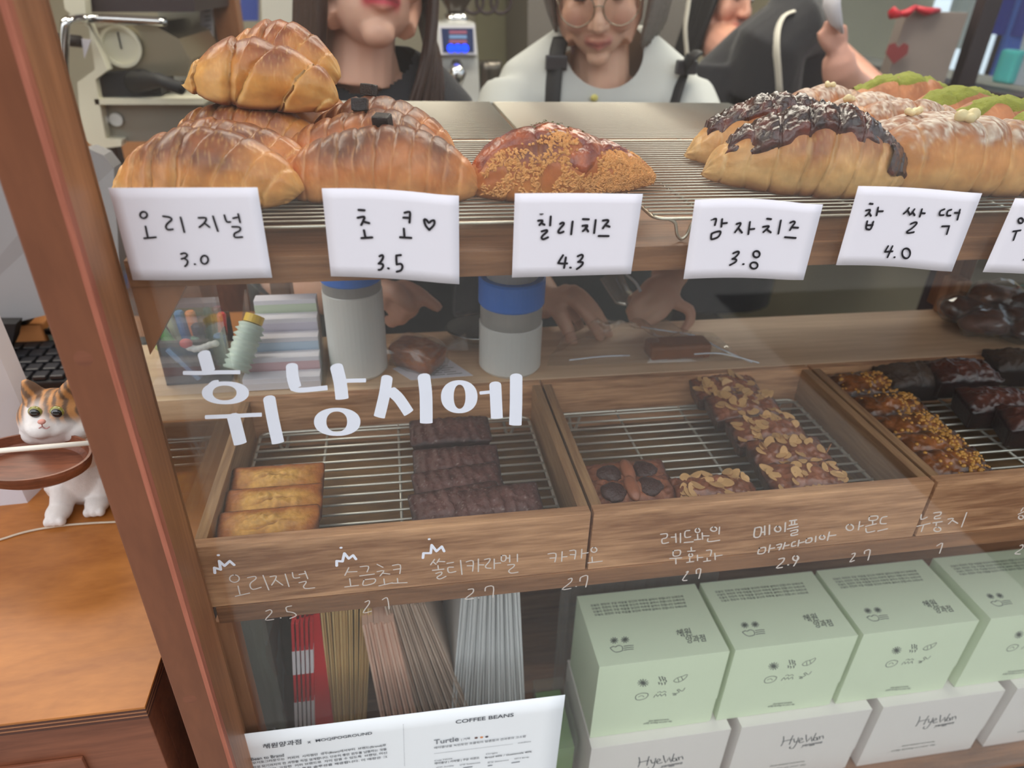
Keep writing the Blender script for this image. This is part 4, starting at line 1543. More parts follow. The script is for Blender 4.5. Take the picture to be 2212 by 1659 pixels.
def gbox(name, lab, x0, x1, y, z0, z1, dep, m, group):
    t = thing(name, lab, 'box', ((x0 + x1) / 2, y, z0), 0, group)
    w, h = x1 - x0, z1 - z0
    put('box_body', prism([(-w / 2 + 0.0005, 0.0006, 0), (w / 2 - 0.0005, 0.0006, 0), (w / 2 - 0.0005, 0.0006, h - 0.0012), (-w / 2 + 0.0005, 0.0006, h - 0.0012)],
                          (0, dep, 0)), m, t, world=False)
    put('front_flap', prism([(-w / 2, 0, 0.0), (w / 2 - 0.004, 0, 0.0), (w / 2 - 0.0035, 0, 0.036), (w / 2, 0, 0.041), (w / 2, 0, h - 0.0008), (-w / 2, 0, h - 0.0008)],
                            (0, 0.0006, 0)), m, t, world=False)
    put('lid', box((-w / 2, 0, h - 0.0011), (w / 2, dep, h), 0.0003), m, t, world=False)
    return t


def lstroke(bm, pts, w, f, nrm, k=0.0):
    ribbon(bm, smooth_path([f(*p) for p in pts], 2), w, nrm, 0.0002 + k)


gx = [(0.178, 0.319), (0.325, 0.467), (0.473, 0.614), (0.629, 0.77)]
gl = ['pale green gift box at the left end of its row', 'pale green gift box second from the left',
      'pale green gift box third from the left, beside a wider gap', 'pale green gift box partly cut off by the right edge']
gz0, gz1 = 0.7352, 0.853
green = gbox('gift_box', gl[0], gx[0][0], gx[0][1], 0.04, gz0, gz1, 0.095, M['green'], 'pale green gift boxes')
gw = gx[0][1] - gx[0][0]
ox, oy, sc_ = 1270, 1280, 5.926


def onf(a, b):       # zoomed view of the photo -> box front, local
    p = pix(ox + a / sc_, oy + b / sc_, 'y', 0.04)
    return (p.x - (gx[0][0] + gx[0][1]) / 2, 0.0, p.z - gz0)


def ont(a, b):
    p = pix(ox + a / sc_, oy + b / sc_, 'z', gz1)
    return (p.x - (gx[0][0] + gx[0][1]) / 2, p.y - 0.04, gz1 - gz0)


bm = bmesh.new()
N = (0, -1, 0)
for a in range(0, 180, 30):
    lstroke(bm, [(705 - 68 * cos(radians(a)), 1155 - 48 * sin(radians(a))), (705 + 68 * cos(radians(a)), 1155 + 48 * sin(radians(a)))], 0.0011, onf, N)
for (a, b) in ((915, 1090), (950, 1085), (985, 1095), (930, 1120), (965, 1115), (1000, 1130), (910, 1160), (945, 1165), (985, 1160)):
    lstroke(bm, [(a - 8, b - 12), (a + 4, b), (a, b + 14)], 0.0012, onf, N)
lstroke(bm, [(1100, 1125), (1140, 1090), (1210, 1070), (1265, 1045), (1268, 1065), (1230, 1110), (1160, 1145), (1105, 1140), (1100, 1125)], 0.0008, onf, N)
lstroke(bm, [(1150, 1095), (1165, 1140)], 0.0007, onf, N)
lstroke(bm, [(1195, 1078), (1215, 1120)], 0.0007, onf, N)
lstroke(bm, [(608, 1340), (625, 1310), (690, 1285), (760, 1290), (770, 1310), (740, 1350), (660, 1375), (615, 1365), (608, 1340)], 0.0009, onf, N)
lstroke(bm, [(645, 1335), (690, 1315), (715, 1335)], 0.0007, onf, N)
lstroke(bm, [(840, 1340), (875, 1300), (890, 1330), (925, 1295), (940, 1325), (985, 1290), (995, 1320)], 0.0009, onf, N)
lstroke(bm, [(890, 1280), (920, 1265), (940, 1280), (975, 1262), (1000, 1275)], 0.0008, onf, N)
lstroke(bm, [(1080, 1290), (1110, 1290), (1130, 1310), (1085, 1310), (1130, 1290), (1170, 1270), (1140, 1250), (1160, 1235), (1180, 1250), (1210, 1260), (1240, 1220)], 0.0009, onf, N)
put('printed_drawings', bm, M['print'], green, world=False)
wtext('Slow-baked moments,', onf(770, 1655), onf(1035, 1630), M['print'], green, 'printed_line', height=0.0042, local=True, shear=0.2)
wtext('softly landing on your day', onf(705, 1690), onf(1075, 1658), M['print'], green, 'printed_line', height=0.0042, local=True, shear=0.2)
bm = bmesh.new()
Nt = (0, 0, 1)
for c0 in ((335, 615), (475, 605)):
    for a in range(0, 180, 36):
        lstroke(bm, [(c0[0] - 48 * cos(radians(a)), c0[1] - 38 * sin(radians(a))), (c0[0] + 48 * cos(radians(a)), c0[1] + 38 * sin(radians(a)))], 0.0011, ont, Nt)
lstroke(bm, [(285, 710), (330, 690), (350, 700), (385, 680), (435, 690), (440, 745), (360, 765), (310, 740), (285, 710)], 0.0009, ont, Nt)
for k in range(3):
    lstroke(bm, [(460, 690 + 25 * k), (520, 680 + 25 * k), (580, 678 + 24 * k)], 0.0009, ont, Nt)
put('printed_drawings', bm, M['print'], green, world=False)
wtext('혜원', ont(1165, 580), ont(1350, 550), M['print'], green, 'printed_name', Nt, height=0.011, local=True, shear=0.15)
wtext('양과점', ont(1280, 655), ont(1530, 625), M['print'], green, 'printed_name', Nt, height=0.010, local=True, shear=0.15)
for k in range(4):
    wtext('오늘도 천천히 구운 마음을 당신의 하루에 살며시 전합니다 오래오래', ont(35 + 18 * k, 185 + 40 * k), ont(1225 + 14 * k, 65 + 42 * k), M['print'], green,
          'printed_line', Nt, height=0.0035, local=True)
for k in (1, 2, 3):
    copy_thing(green, (sum(gx[k]) / 2, 0.04, gz0), 0, gl[k])

wx = [(0.172, 0.3435), (0.3515, 0.513), (0.519, 0.697), (0.703, 0.87)]
wl = ['white box at the left end of the lowest row', 'white box second in the lowest row', 'white box third in the lowest row, showing two lines of print',
      'white box at the right end of the lowest row']
wbx = gbox('gift_box', wl[1], wx[1][0], wx[1][1], 0.028, 0.6186, 0.7346, 0.115, M['whitebox'], 'white boxes in the lowest row')


def onw(a, b):
    p = pix(1480 + a / 5.821, 1380 + b / 5.821, 'y', 0.028)
    return (p.x - sum(wx[1]) / 2, 0.0, p.z - 0.6186)


HW = [[(1238, 1225), (1235, 1290), (1205, 1345)], [(1355, 1215), (1330, 1270), (1310, 1325)], [(1222, 1290), (1345, 1262)],
      [(1365, 1255), (1375, 1300), (1405, 1285)], [(1425, 1240), (1400, 1310), (1355, 1375), (1310, 1372), (1325, 1350)],
      [(1425, 1290), (1475, 1262), (1460, 1245), (1430, 1275), (1440, 1305), (1490, 1290)],
      [(1520, 1205), (1530, 1295), (1585, 1225), (1590, 1290), (1645, 1185)],
      [(1650, 1240), (1620, 1245), (1615, 1275), (1650, 1270), (1660, 1235), (1665, 1270)], [(1685, 1225), (1690, 1260)],
      [(1688, 1240), (1730, 1215), (1735, 1250)]]
bm = bmesh.new()
for st in HW:
    lstroke(bm, st, 0.0013, onw, N)
put('printed_name', bm, M['print2'], wbx, world=False)
wtext('yanggwa', onw(1450, 1368), onw(1715, 1318), M['print2'], wbx, 'printed_name', height=0.0075, local=True, shear=0.3)
wtext('Slow-baked moments,', (-0.028, 0, 0.028), (0.018, 0, 0.028), M['print'], wbx, 'printed_line', height=0.0042, local=True, shear=0.2)
wtext('softly landing on your day', (-0.04, 0, 0.020), (0.022, 0, 0.020), M['print'], wbx, 'printed_line', height=0.0042, local=True, shear=0.2)
for k in (0, 2, 3):
    copy_thing(wbx, (sum(wx[k]) / 2, 0.028, 0.6186), 0, wl[k])
t = thing('gift_box', 'small flat green box in clear wrap, left of the white boxes', 'box', (0.150, 0.05, 0.6186), 0, 'small wrapped box')
put('box_body', box((0.134, 0.052, 0.6186), (0.168, 0.13, 0.655), 0.001), M['whitebox'], t)
put('green_lid', box((0.135, 0.053, 0.6555), (0.167, 0.129, 0.700), 0.001), mat('leaf_green_card', s(132, 168, 104), 0.6, var=0.05), t)
sh = bmesh.new()
add_box(sh, (0.1325, 0.050, 0.6186), (0.1695, 0.132, 0.7205), 0.002)
put('clear_wrap', sh, M['plastic'], t)


def pleated(x0, x1, y, z0, z1, n, amp, sd):
    rnd = random.Random(sd)
    nn = n * 4
    return gridmesh('p', lambda i, j: Vector((x0 + (x1 - x0) * i / nn, y + amp * sin(i * pi / 2 + 0.5 * nz(Vector((i, j, 0)), 0.4, sd)) * (0.4 + 0.6 * j / 6) + 0.004 * nz(Vector((i, j, 0)), 0.25, sd),
                                              z0 + (z1 - z0) * j / 6)), nn + 1, 7)


single('plastic_sleeve', pleated(0.165, 0.36, 0.155, 0.6186, 0.905, 15, 0.004, 5), clear('pleated_plastic', (0.85, 0.85, 0.85, 1), 0.15, 1.5, haze=0.35, hazecol=s(190, 186, 184)),
       'pleated clear plastic sleeves standing behind the green boxes', 'packaging', smooth=True)

# ------------------------------------------------------------------ folded bags standing on the base shelf
random.seed(12)
ORD = ['first', 'second', 'third', 'fourth', 'fifth', 'sixth', 'seventh', 'eighth', 'ninth', 'tenth', 'eleventh', 'twelfth', 'thirteenth']
BZ = 0.6186


def bag(name, lab, px, py, Y, w, dep, h, m, group, lean=0.0, yaw=0.0, gus=0.35):
    """a folded gusset bag on end: two lips with a fold between them"""
    x = pix(px, py, 'y', Y).x
    zt = pix(px, py, 'y', Y).z
    t = [(-w / 2, 0), (-w * 0.12, 0.0012), (0, w * gus + 0.002), (w * 0.12, 0.0012), (w / 2, 0), (w / 2, dep), (-w / 2, dep)]
    poly = [Vector((a, b, 0)) for a, b in t]
    bm = prism(poly, (0, 0, h))
    for v in bm.verts:
        f = v.co.z / h
        v.co.x *= 1.0 + 0.25 * f
        v.co.x += 0.0012 * sin(f * 5 + px)
    T = Matrix.Rotation(yaw, 4, 'Z') @ Matrix.Rotation(lean, 4, 'Y')
    bm.transform(T)
    # keep the bag passing through its seen point
    dz = zt - BZ
    x -= math.tan(lean) * dz
    o = put(name, bm, m, None)
    zmin = min(v.co.z for v in o.data.vertices)
    o.data.transform(Matrix.Translation((0, 0, -zmin)))
    o.location = (x, Y, BZ)
    return tag(o, lab, 'paper bag', group)


MB_ = {'kraft': mat('kraft_paper', s(226, 194, 138), 0.75, var=0.06, vscale=40), 'pink': mat('blush_paper', s(236, 196, 174), 0.7, var=0.05, vscale=40),
       'taupe': mat('taupe_paper', s(206, 182, 164), 0.7, var=0.06, vscale=40), 'grey': mat('grey_white_paper', s(226, 226, 226), 0.7, var=0.06, vscale=40),
       'red': mat('red_card', s(214, 26, 42), 0.45), 'stripe': mat('white_card_band', s(236, 226, 230), 0.5),
       'olive': mat('grey_green_pouch', s(128, 128, 114), 0.5, var=0.08, vscale=15)}
for k in range(13):
    f = k / 12
    bag('folded_bag', 'folded kraft paper bag, %s from the red boxes' % ORD[k], 702 + 88 * f, 1530, 0.090 + 0.002 * (k % 2), 0.0030, 0.11, 0.30, MB_['kraft'],
        'kraft paper bags', D(2 + 4 * f), D(-2))
for k in range(6):
    f = k / 5
    bag('folded_bag', 'blush pink paper bag, %s from the kraft bags' % ORD[k], 800 + 66 * f, 1420, 0.078 + 0.002 * (k % 2), 0.0042, 0.10, 0.29, MB_['pink'],
        'blush paper bags', D(-3 - 3 * f), D(3), 0.2)
for k in range(13):
    f = k / 12
    bag('folded_bag', 'taupe paper bag, %s from the blush pink bags' % ORD[k], 872 + 100 * f, 1440, 0.088 + 0.002 * (k % 2), 0.0032, 0.10, 0.31, MB_['taupe'],
        'taupe paper bags', D(-7 - 7 * f), D(3))
for k in range(13):
    f = k / 12
    bag('folded_bag', 'grey white paper bag, %s from the taupe bags' % ORD[k], 985 + 145 * f, 1500, 0.086 + 0.003 * (k % 2), 0.0046, 0.10, 0.31, MB_['grey'],
        'grey white paper bags', D(4 - 8 * f), D(3))
tr_ = thing('red_card_box', 'flattened bright red box with a smooth face, right of the striped ones', 'box', (pix(672, 1480, 'y', 0.082).x, 0.082, BZ), 0, 'red flattened boxes')
c0 = pix(684, 1480, 'y', 0.088).x
put('card_face', prism([(c0 - 0.016, 0.084, BZ), (c0 + 0.007, 0.089, BZ), (c0 + 0.014, 0.089, BZ + 0.30), (c0 - 0.009, 0.084, BZ + 0.30)], (0, 0.004, 0)), MB_['red'], tr_)
for k in range(5):
    xx = pix(602 + 9.5 * k, 1540, 'y', 0.079).x
    lean = 0.030
    t = thing('red_card_box', 'thin red box with white bands seen on edge, %s from the left' % ORD[k], 'box', (xx, 0.079, BZ), 0, 'red flattened boxes')
    q = lambda z0, z1, y, w: prism([(xx - w + lean * z0 / 0.3, y, BZ + z0), (xx + w + lean * z0 / 0.3, y, BZ + z0),
                                   (xx + w + lean * z1 / 0.3, y, BZ + z1), (xx - w + lean * z1 / 0.3, y, BZ + z1)], (0, 0.10, 0))
    put('card_edge', q(0, 0.30, 0.079, 0.0013), MB_['red'], t)
    put('white_band', q(0.135, 0.185, 0.0786, 0.0015), MB_['stripe'], t)
    put('white_band', q(0.228, 0.262, 0.0786, 0.0015), MB_['stripe'], t)
# clear bag of white sachets at the left
t = thing('plastic_bag', 'clear plastic bag of white paper sleeves beside the post', 'plastic bag', (pix(560, 1500, 'y', 0.10).x, 0.10, BZ))
xx = pix(548, 1480, 'y', 0.10).x
for k in range(7):
    put('paper_sleeve', box((xx - 0.020 + 0.0045 * k, 0.094 + 0.002 * (k % 2), BZ + 0.001), (xx - 0.0185 + 0.0045 * k, 0.19, BZ + 0.07 + 0.006 * k)), MB_['stripe'], t)
bm = bmesh.new()
add_box(bm, (xx - 0.024, 0.09, BZ), (xx + 0.026, 0.20, BZ + 0.30), 0.008)
bmesh.ops.subdivide_edges(bm, edges=bm.edges[:], cuts=5, use_grid_fill=True)
for v in bm.verts:
    f = (v.co.z - BZ) / 0.3
    v.co += Vector((1, 1, 0)) * 0.006 * nz(v.co, 26, 3) * (0.3 + f)
put('clear_bag', bm, M['plastic'], t, smooth=True)
single('pouch', prism([(XL + 0.004, 0.11, BZ), (xx - 0.03, 0.11, BZ), (xx - 0.012, 0.11, BZ + 0.33), (XL + 0.006, 0.11, BZ + 0.33)], (0, 0.09, 0)), MB_['olive'],
       'tall grey green pouch behind the clear bag', 'pouch')

# ------------------------------------------------------------------ coffee leaflet on the glass
lc = [(492, 1590), (1221, 1501), (1188, 1765), (548, 1850)]
t = thing('coffee_leaflet', 'white folded coffee leaflet standing against the glass at the bottom', 'leaflet', pix(860, 1800, 'y', -0.001))


def lf(i, j):
    u, v = i / 16, j / 8
    x = (lc[0][0] * (1 - u) + lc[1][0] * u) * (1 - v) + (lc[3][0] * (1 - u) + lc[2][0] * u) * v
    y = (lc[0][1] * (1 - u) + lc[1][1] * u) * (1 - v) + (lc[3][1] * (1 - u) + lc[2][1] * u) * v
    return pix(x, y, 'y', -0.0008)


me = gridmesh('leaf', lf, 17, 9)
bm = bmesh.new()
bm.from_mesh(me)
bmesh.ops.solidify(bm, geom=list(bm.faces), thickness=0.0003)
put('paper', bm, mat('leaflet_paper', s(236, 240, 242), 0.6), t)
LS = 2.836


def lp(a, b):
    return pix(480 + a / LS, 1480 + b / LS, 'y', -0.0012)


gr = mat('leaflet_grey_ink', s(120, 124, 130), 0.7)
for body, a, b, h, m, shr in (
        ('COFFEE BEANS', (1430, 235), (1785, 190), 0.0078, M['print2'], 0), ('MOQIPOGROUND', (575, 350), (920, 302), 0.0056, M['print2'], 0),
        ('x', (524, 356), (546, 352), 0.006, M['print2'], 0), ('혜원양과점', (255, 390), (490, 358), 0.0082, M['print2'], 0.1),
        ('Bean to Brand', (180, 462), (380, 435), 0.0062, M['print2'], 0),
        ('모지포그라운드는  커피의  시작점인  생두(Bean)에서부터  브랜드(Brand)로', (188, 486), (1005, 374), 0.0058, M['print2'], 0),
        ('완성 되기까지의 전 과정을 직접 설계합니다. 단순히 좋은 원두를 납품하는 것을', (190, 510), (1008, 397), 0.0058, M['print2'], 0),
        ('넘어 매장이  고유한  커피 브랜드로  자리 잡을 수 있도록  브랜딩, 머신', (195, 534), (1010, 420), 0.0058, M['print2'], 0),
        ('선정과 인테리어까지 통합 솔루션을 제공합니다. 이 매장은 그', (200, 558), (1012, 443), 0.0058, M['print2'], 0),
        ('Turtle', (1298, 362), (1450, 341), 0.0105, gr, 0), ('| 거북', (1465, 342), (1520, 333), 0.006, gr, 0),
        ('헤이즐넛을 녹인듯한 초콜릿의 달콤함과 견과류의 고소함', (1298, 390), (1860, 318), 0.0058, gr, 0),
        ('medium', (1812, 356), (1890, 346), 0.0038, gr, 0), ('Cup Note', (1300, 468), (1410, 453), 0.0042, gr, 0),
        ('헤이즐넛 | 카라멜 | 구운 아몬드', (1300, 488), (1575, 452), 0.0058, M['print2'], 0), ('Origin', (1615, 427), (1685, 418), 0.0042, gr, 0),
        ('Brazil 60% / Guatemala 40%', (1610, 448), (1895, 410), 0.0056, M['print2'], 0),
        ('산미 Acidity', (1310, 510), (1420, 496), 0.0040, gr, 0), ('단맛 Sweetness', (1455, 492), (1580, 476), 0.0040, gr, 0),
        ('쓴맛 Bitterness', (1625, 478), (1755, 460), 0.0040, gr, 0), ('바디 Body', (1790, 456), (1880, 444), 0.0040, gr, 0)):
    wtext(body, lp(*a), lp(*b), m, t, 'printed_line', height=h * (0.95 if body in ('COFFEE BEANS', 'MOQIPOGROUND', 'Turtle', 'Bean to Brand', 'x', '혜원양과점') else 0.68), shear=shr)
bm = bmesh.new()
for a, b, w in (((1298, 420), (1780, 360), 0.0003), ((1630, 494), (1652, 491), 0.0014), ((1775, 476), (1820, 469), 0.0014), ((1480, 506), (1530, 500), 0.0014)):
    ribbon(bm, [lp(*a), lp(*b)], w, (0, -1, 0), 0.0001)
for k in range(26):
    ribbon(bm, [lp(1110 + 0.3 * k, 240 + 10 * k), lp(1110 + 0.3 * k, 243 + 10 * k)], 0.0004, (0, -1, 0), 0.0001)
put('printed_rules', bm, gr, t)['kind'] = 'stuff'
for (a, b), c in (((1555, 323), s(96, 60, 50)), ((1588, 320), s(214, 140, 84)), ((1620, 316), s(80, 74, 80))):
    bm = bmesh.new()
    ribbon(bm, [lp(a, b), lp(a, b) + Vector((0.0003, 0, 0))], 0.0028, (0, -1, 0), 0.0001)
    put('printed_dot', bm, mat('ink_dot', c, 0.6), t)

# ------------------------------------------------------------------ side table at the left
TZ = 0.98
tb = thing('side_table', 'varnished brown plywood side table at the left with a striped edge', 'table', (-0.6, 0.3, 0.0))
put('table_top', box((-1.3, -0.040, TZ - 0.0022), (-0.2035, 0.68, TZ), 0.0004), M['table'], tb)
for k in range(5):
    z1 = TZ - 0.0022 - 0.0021 * k
    e = 0.0004 * (k % 2)
    put('ply_layer', box((-1.3, -0.040 + e, z1 - 0.0021), (-0.2035 - e, 0.68, z1 - 0.00005)), M['ply_d'] if k % 2 == 0 else M['ply_l'], tb)
put('front_board', box((-1.3, -0.034, 0.0), (-0.207, -0.014, TZ - 0.0128), 0.001), M['tableside'], tb)
put('side_board', box((-0.2215, -0.013, 0.0), (-0.2075, 0.67, TZ - 0.0128), 0.001), M['tableside'], tb)
put('drawer_front', box((-0.9, -0.0375, 0.70), (-0.262, -0.0342, 0.925), 0.001), M['tableside'], tb)
cord = [pix(a, b, 'z', TZ + 0.0012) for a, b in ((-40, 1178), (0, 1166), (60, 1148), (130, 1136), (200, 1130), (255, 1127), (300, 1120))]
single('string', tube(smooth_path(cord, 4), 0.0011, 6), mat('white_string', s(206, 190, 170), 0.7), 'thin pale string lying across the side table', 'string', smooth=True)

# cat figurine
M['cat'] = colmat('painted_cat_resin', 0.5, 0.3, 900, 0.04, 300, coat=0.1)
cx, cy = pix(150, 1000, 'y', 0.215).x, 0.215
hd = pix(118, 900, 'y', 0.195)
t = thing('cat_figurine', 'calico and white cat figurine holding a wooden dish, behind the corner post', 'figurine', (cx, cy, TZ))
fx1, fx2 = pix(140, 1115, 'y', 0.195), pix(226, 1105, 'y', 0.205)
bm = bmesh.new()
bodyc = pix(185, 1010, 'y', 0.232)
ball(bm, bodyc, (0.033, 0.036, 0.040), 3)
ball(bm, pix(165, 960, 'y', 0.215), (0.026, 0.026, 0.026), 3)
ball(bm, pix(200, 1060, 'y', 0.25), (0.034, 0.036, 0.030), 3)
add_tube(bm, [pix(150, 960, 'y', 0.21), pix(120, 930, 'y', 0.20)], [0.023, 0.021], 12)
ball(bm, hd, (0.0295, 0.028, 0.0265), 3)
mz = pix(88, 925, 'y', 0.172)
ball(bm, mz, (0.0125, 0.010, 0.0095), 3)
ball(bm, mz + Vector((0.006, 0.006, -0.003)), (0.015, 0.012, 0.009), 3)
ball(bm, hd + Vector((0.016, -0.004, -0.009)), (0.018, 0.018, 0.014), 3)
ball(bm, hd + Vector((-0.014, -0.008, -0.009)), (0.014, 0.015, 0.012), 3)
for e0, e1, e2 in (((52, 822), (62, 878), (92, 850)), ((152, 822), (128, 858), (168, 885))):
    tip, b1, b2 = pix(*e0, 'y', 0.192), pix(*e1, 'y', 0.190), pix(*e2, 'y', 0.200)
    mid = (b1 + b2) / 2
    for k in range(5):
        f = k / 4
        add_tube(bm, [b1.lerp(b2, f), (b1.lerp(b2, f)).lerp(tip, 0.6), tip], [0.0046, 0.0042, 0.0028], 8)
for f_, sx_ in ((fx1, -1), (fx2, 1)):
    add_tube(bm, [bodyc + Vector((0.018 * sx_, -0.012, -0.010)), Vector((f_.x + 0.004, f_.y + 0.006, TZ + 0.022)), Vector((f_.x, f_.y, TZ + 0.009))], [0.019, 0.0125, 0.0105], 12)
    ball(bm, (f_.x, f_.y - 0.006, TZ + 0.0085), (0.0118, 0.0150, 0.0088), 3)
    for k in (-1, 0, 1):
        ball(bm, (f_.x + 0.0062 * k, f_.y - 0.0185, TZ + 0.0062), (0.0042, 0.0052, 0.0052), 2)
me = fuse(bm, 0.0016, 3)


def catcol(p, n):
    q = p - hd
    c = s(232, 226, 222)
    up = q.z / 0.0265
    if q.length < 0.046 and up > -0.45:
        st = sin((q.x * 1.0 + 0.25 * q.z) * 900 + 2 * nz(p, 60, 2))
        br_ = s(112, 86, 68)
        or_ = s(196, 138, 84)
        mk = sm(0.22, 0.75, up + 0.5 * nz(p, 50, 5) + 0.55 * abs(q.x + 0.001) / 0.028 - 0.25)
        cc = lerp(or_, br_, sm(-0.3, 0.5, st + 0.7 * nz(p, 45, 8)))
        white = exp(-((q.x + 0.010) / 0.0045) ** 2) * (1 if up < 0.75 else 0)
        c = lerp(c, cc, mk * (1 - white))
    return c


paint(me, catcol)
put('cat_body', me, M['cat'], t)
eyem = mat('cat_eye', s(18, 16, 16), 0.05, coat=1.0)
irism = mat('cat_iris', s(142, 138, 66), 0.15, coat=1.0)
for e in ((76, 890), (123, 890)):
    p = pix(*e, 'y', 0.1745 if e[0] < 100 else 0.1705)
    b2 = bmesh.new()
    ball(b2, p, (0.0058, 0.0040, 0.0058), 3)
    put('eye', b2, irism, t, smooth=True)
    b2 = bmesh.new()
    ball(b2, p + Vector((0.0004, -0.0016, 0)), (0.0046, 0.0032, 0.0048), 3)
    put('pupil', b2, eyem, t, smooth=True)
b2 = bmesh.new()
ball(b2, pix(90, 911, 'y', 0.1640), (0.0034, 0.0026, 0.0024), 2)
put('nose', b2, mat('cat_nose', s(214, 150, 136), 0.4), t, smooth=True)
b2 = bmesh.new()
for pts in ([(90, 916), (91, 921), (84, 925)], [(91, 921), (99, 926), (107, 922)]):
    add_tube(b2, smooth_path([pix(a, b, 'y', 0.1632) for a, b in pts], 3), 0.0005, 6)
put('mouth_line', b2, mat('cat_mouth', s(176, 120, 116), 0.5), t)
# dish held by the cat
dc = pix(66, 992, 'y', 0.150)
dx = (pix(196, 965, 'y', 0.150) - pix(-64, 1000, 'y', 0.150)).length / 2
prof = [(0.0, -0.013), (dx * 0.80, -0.013), (dx * 0.94, -0.008), (dx, 0.001), (dx, 0.0045), (dx * 0.955, 0.0045), (dx * 0.90, -0.004), (dx * 0.80, -0.0085), (0.0, -0.0095)]
bm = lathe(prof, (0, 0, 0), 48, 1.0, 0.62)
bm.transform(Matrix.Translation(dc) @ Matrix.Rotation(D(8), 4, 'X') @ Matrix.Rotation(D(3), 4, 'Y'))
put('wooden_dish', bm, wood('dish_wood', s(146, 88, 62), s(96, 54, 38), 'x', 60, 8, 0.4), t, smooth=False)
p0, p1 = pix(-60, 979, 'y', 0.118), pix(205, 956, 'y', 0.128)
single('white_stick', tube([p0, p1], 0.0022, 12), mat('white_plastic_stick', s(236, 228, 216), 0.35), 'long white stick lying across the wooden dish', 'stick', smooth=True)

# paper bag, keyboard, card reader, monitor on the side table
q0 = pix(78, 1072, 'z', TZ)
bm = prism([(q0.x - 0.20, q0.y - 0.02, TZ), (q0.x - 0.004, q0.y - 0.01, TZ), (q0.x + 0.004, q0.y + 0.03, TZ), (q0.x - 0.004, q0.y + 0.07, TZ), (q0.x - 0.20, q0.y + 0.08, TZ)], (0, 0, 0.205))
for v in bm.verts:
    f = (v.co.z - TZ) / 0.205
    v.co.x -= 0.012 * f
    v.co.y += 0.008 * f
single('white_paper_bag', bm, mat('bag_white', s(214, 212, 220), 0.65, var=0.03, vscale=10), 'large white paper bag standing left of the cat figurine', 'paper bag')
kb = thing('keyboard', 'black keyboard behind the cat figurine', 'keyboard', pix(90, 820, 'z', TZ))
k0 = pix(20, 832, 'z', TZ + 0.012)
put('keyboard_body', box((k0.x - 0.16, k0.y, TZ), (k0.x + 0.24, k0.y + 0.125, TZ + 0.014), 0.003), M['dark'], kb)
km = mat('black_key', s(44, 44, 48), 0.35)
key = None
for r_ in range(5):
    for c_ in range(18):
        bx = k0.x - 0.15 + 0.0205 * c_ + 0.004 * r_
        by = k0.y + 0.012 + 0.0215 * r_
        if key is None:
            bm = box((-0.0082, -0.0085, 0), (0.0082, 0.0085, 0.006), 0.0018)
            key = put('key', bm, km, kb, world=False)
            o = key
        else:
            o = key.copy()
            COL.objects.link(o)
        o.location = Vector((bx, by, TZ + 0.0142)) - kb.location
pr = thing('card_terminal', 'grey green card terminal with a silver edge lying behind the keyboard', 'card terminal', pix(90, 770, 'z', TZ + 0.02))
a_, b_ = pix(38, 772, 'z', TZ + 0.03), pix(150, 742, 'z', TZ + 0.03)
put('terminal_body', box((a_.x, k0.y + 0.127, TZ), (b_.x + 0.02, k0.y + 0.22, TZ + 0.030), 0.004), mat('terminal_grey', s(108, 112, 98), 0.4), pr)
put('silver_edge', box((a_.x - 0.001, k0.y + 0.1255, TZ + 0.022), (b_.x + 0.02, k0.y + 0.129, TZ + 0.031), 0.001), M['chrome'], pr)
single('orange_notebook', box((a_.x - 0.10, k0.y + 0.127, TZ), (a_.x - 0.004, k0.y + 0.22, TZ + 0.036), 0.002), mat('orange_cover', s(222, 150, 92), 0.5), 'orange notebook left of the card terminal', 'notebook')
mn = thing('monitor', 'large light grey till monitor seen from behind the post', 'monitor', (-0.55, 0.62, TZ))
MA, MBp, MC, MD = pix(-160, 395, 'y', 0.60), pix(228, 322, 'y', 0.60), pix(262, 640, 'y', 0.56), pix(-160, 745, 'y', 0.56)
pl = [MA, MBp + Vector((-0.02, 0, 0)), MBp + Vector((-0.004, 0, -0.008)), MBp + Vector((0.004, 0, -0.024)), MC, MD]
put('monitor_shell', prism(pl, (0, 0.03, 0)), mat('monitor_grey', s(150, 148, 148), 0.45, var=0.02), mn)
put('monitor_stand', box((-0.62, 0.58, TZ), (-0.52, 0.66, TZ + 0.10), 0.006), M['dark'], mn)
sp = pix(40, 735, 'y', 0.50)
single('black_pouch', prism([pix(-60, 700, 'y', 0.52), pix(34, 700, 'y', 0.52), pix(28, 735, 'y', 0.52), pix(10, 775, 'y', 0.52), pix(-60, 800, 'y', 0.52)], (0, 0.02, 0)), M['dark'], 'black pouch between the white bag and the monitor', 'pouch')
t = thing('price_list', 'white price list hanging behind the monitor at the far left', 'sign', pix(-20, 400, 'y', 0.66))
put('sheet', prism([pix(-90, 300, 'y', 0.66), pix(14, 300, 'y', 0.66), pix(16, 412, 'y', 0.66), pix(-90, 412, 'y', 0.66)], (0, 0.001, 0)), M['paper'], t)
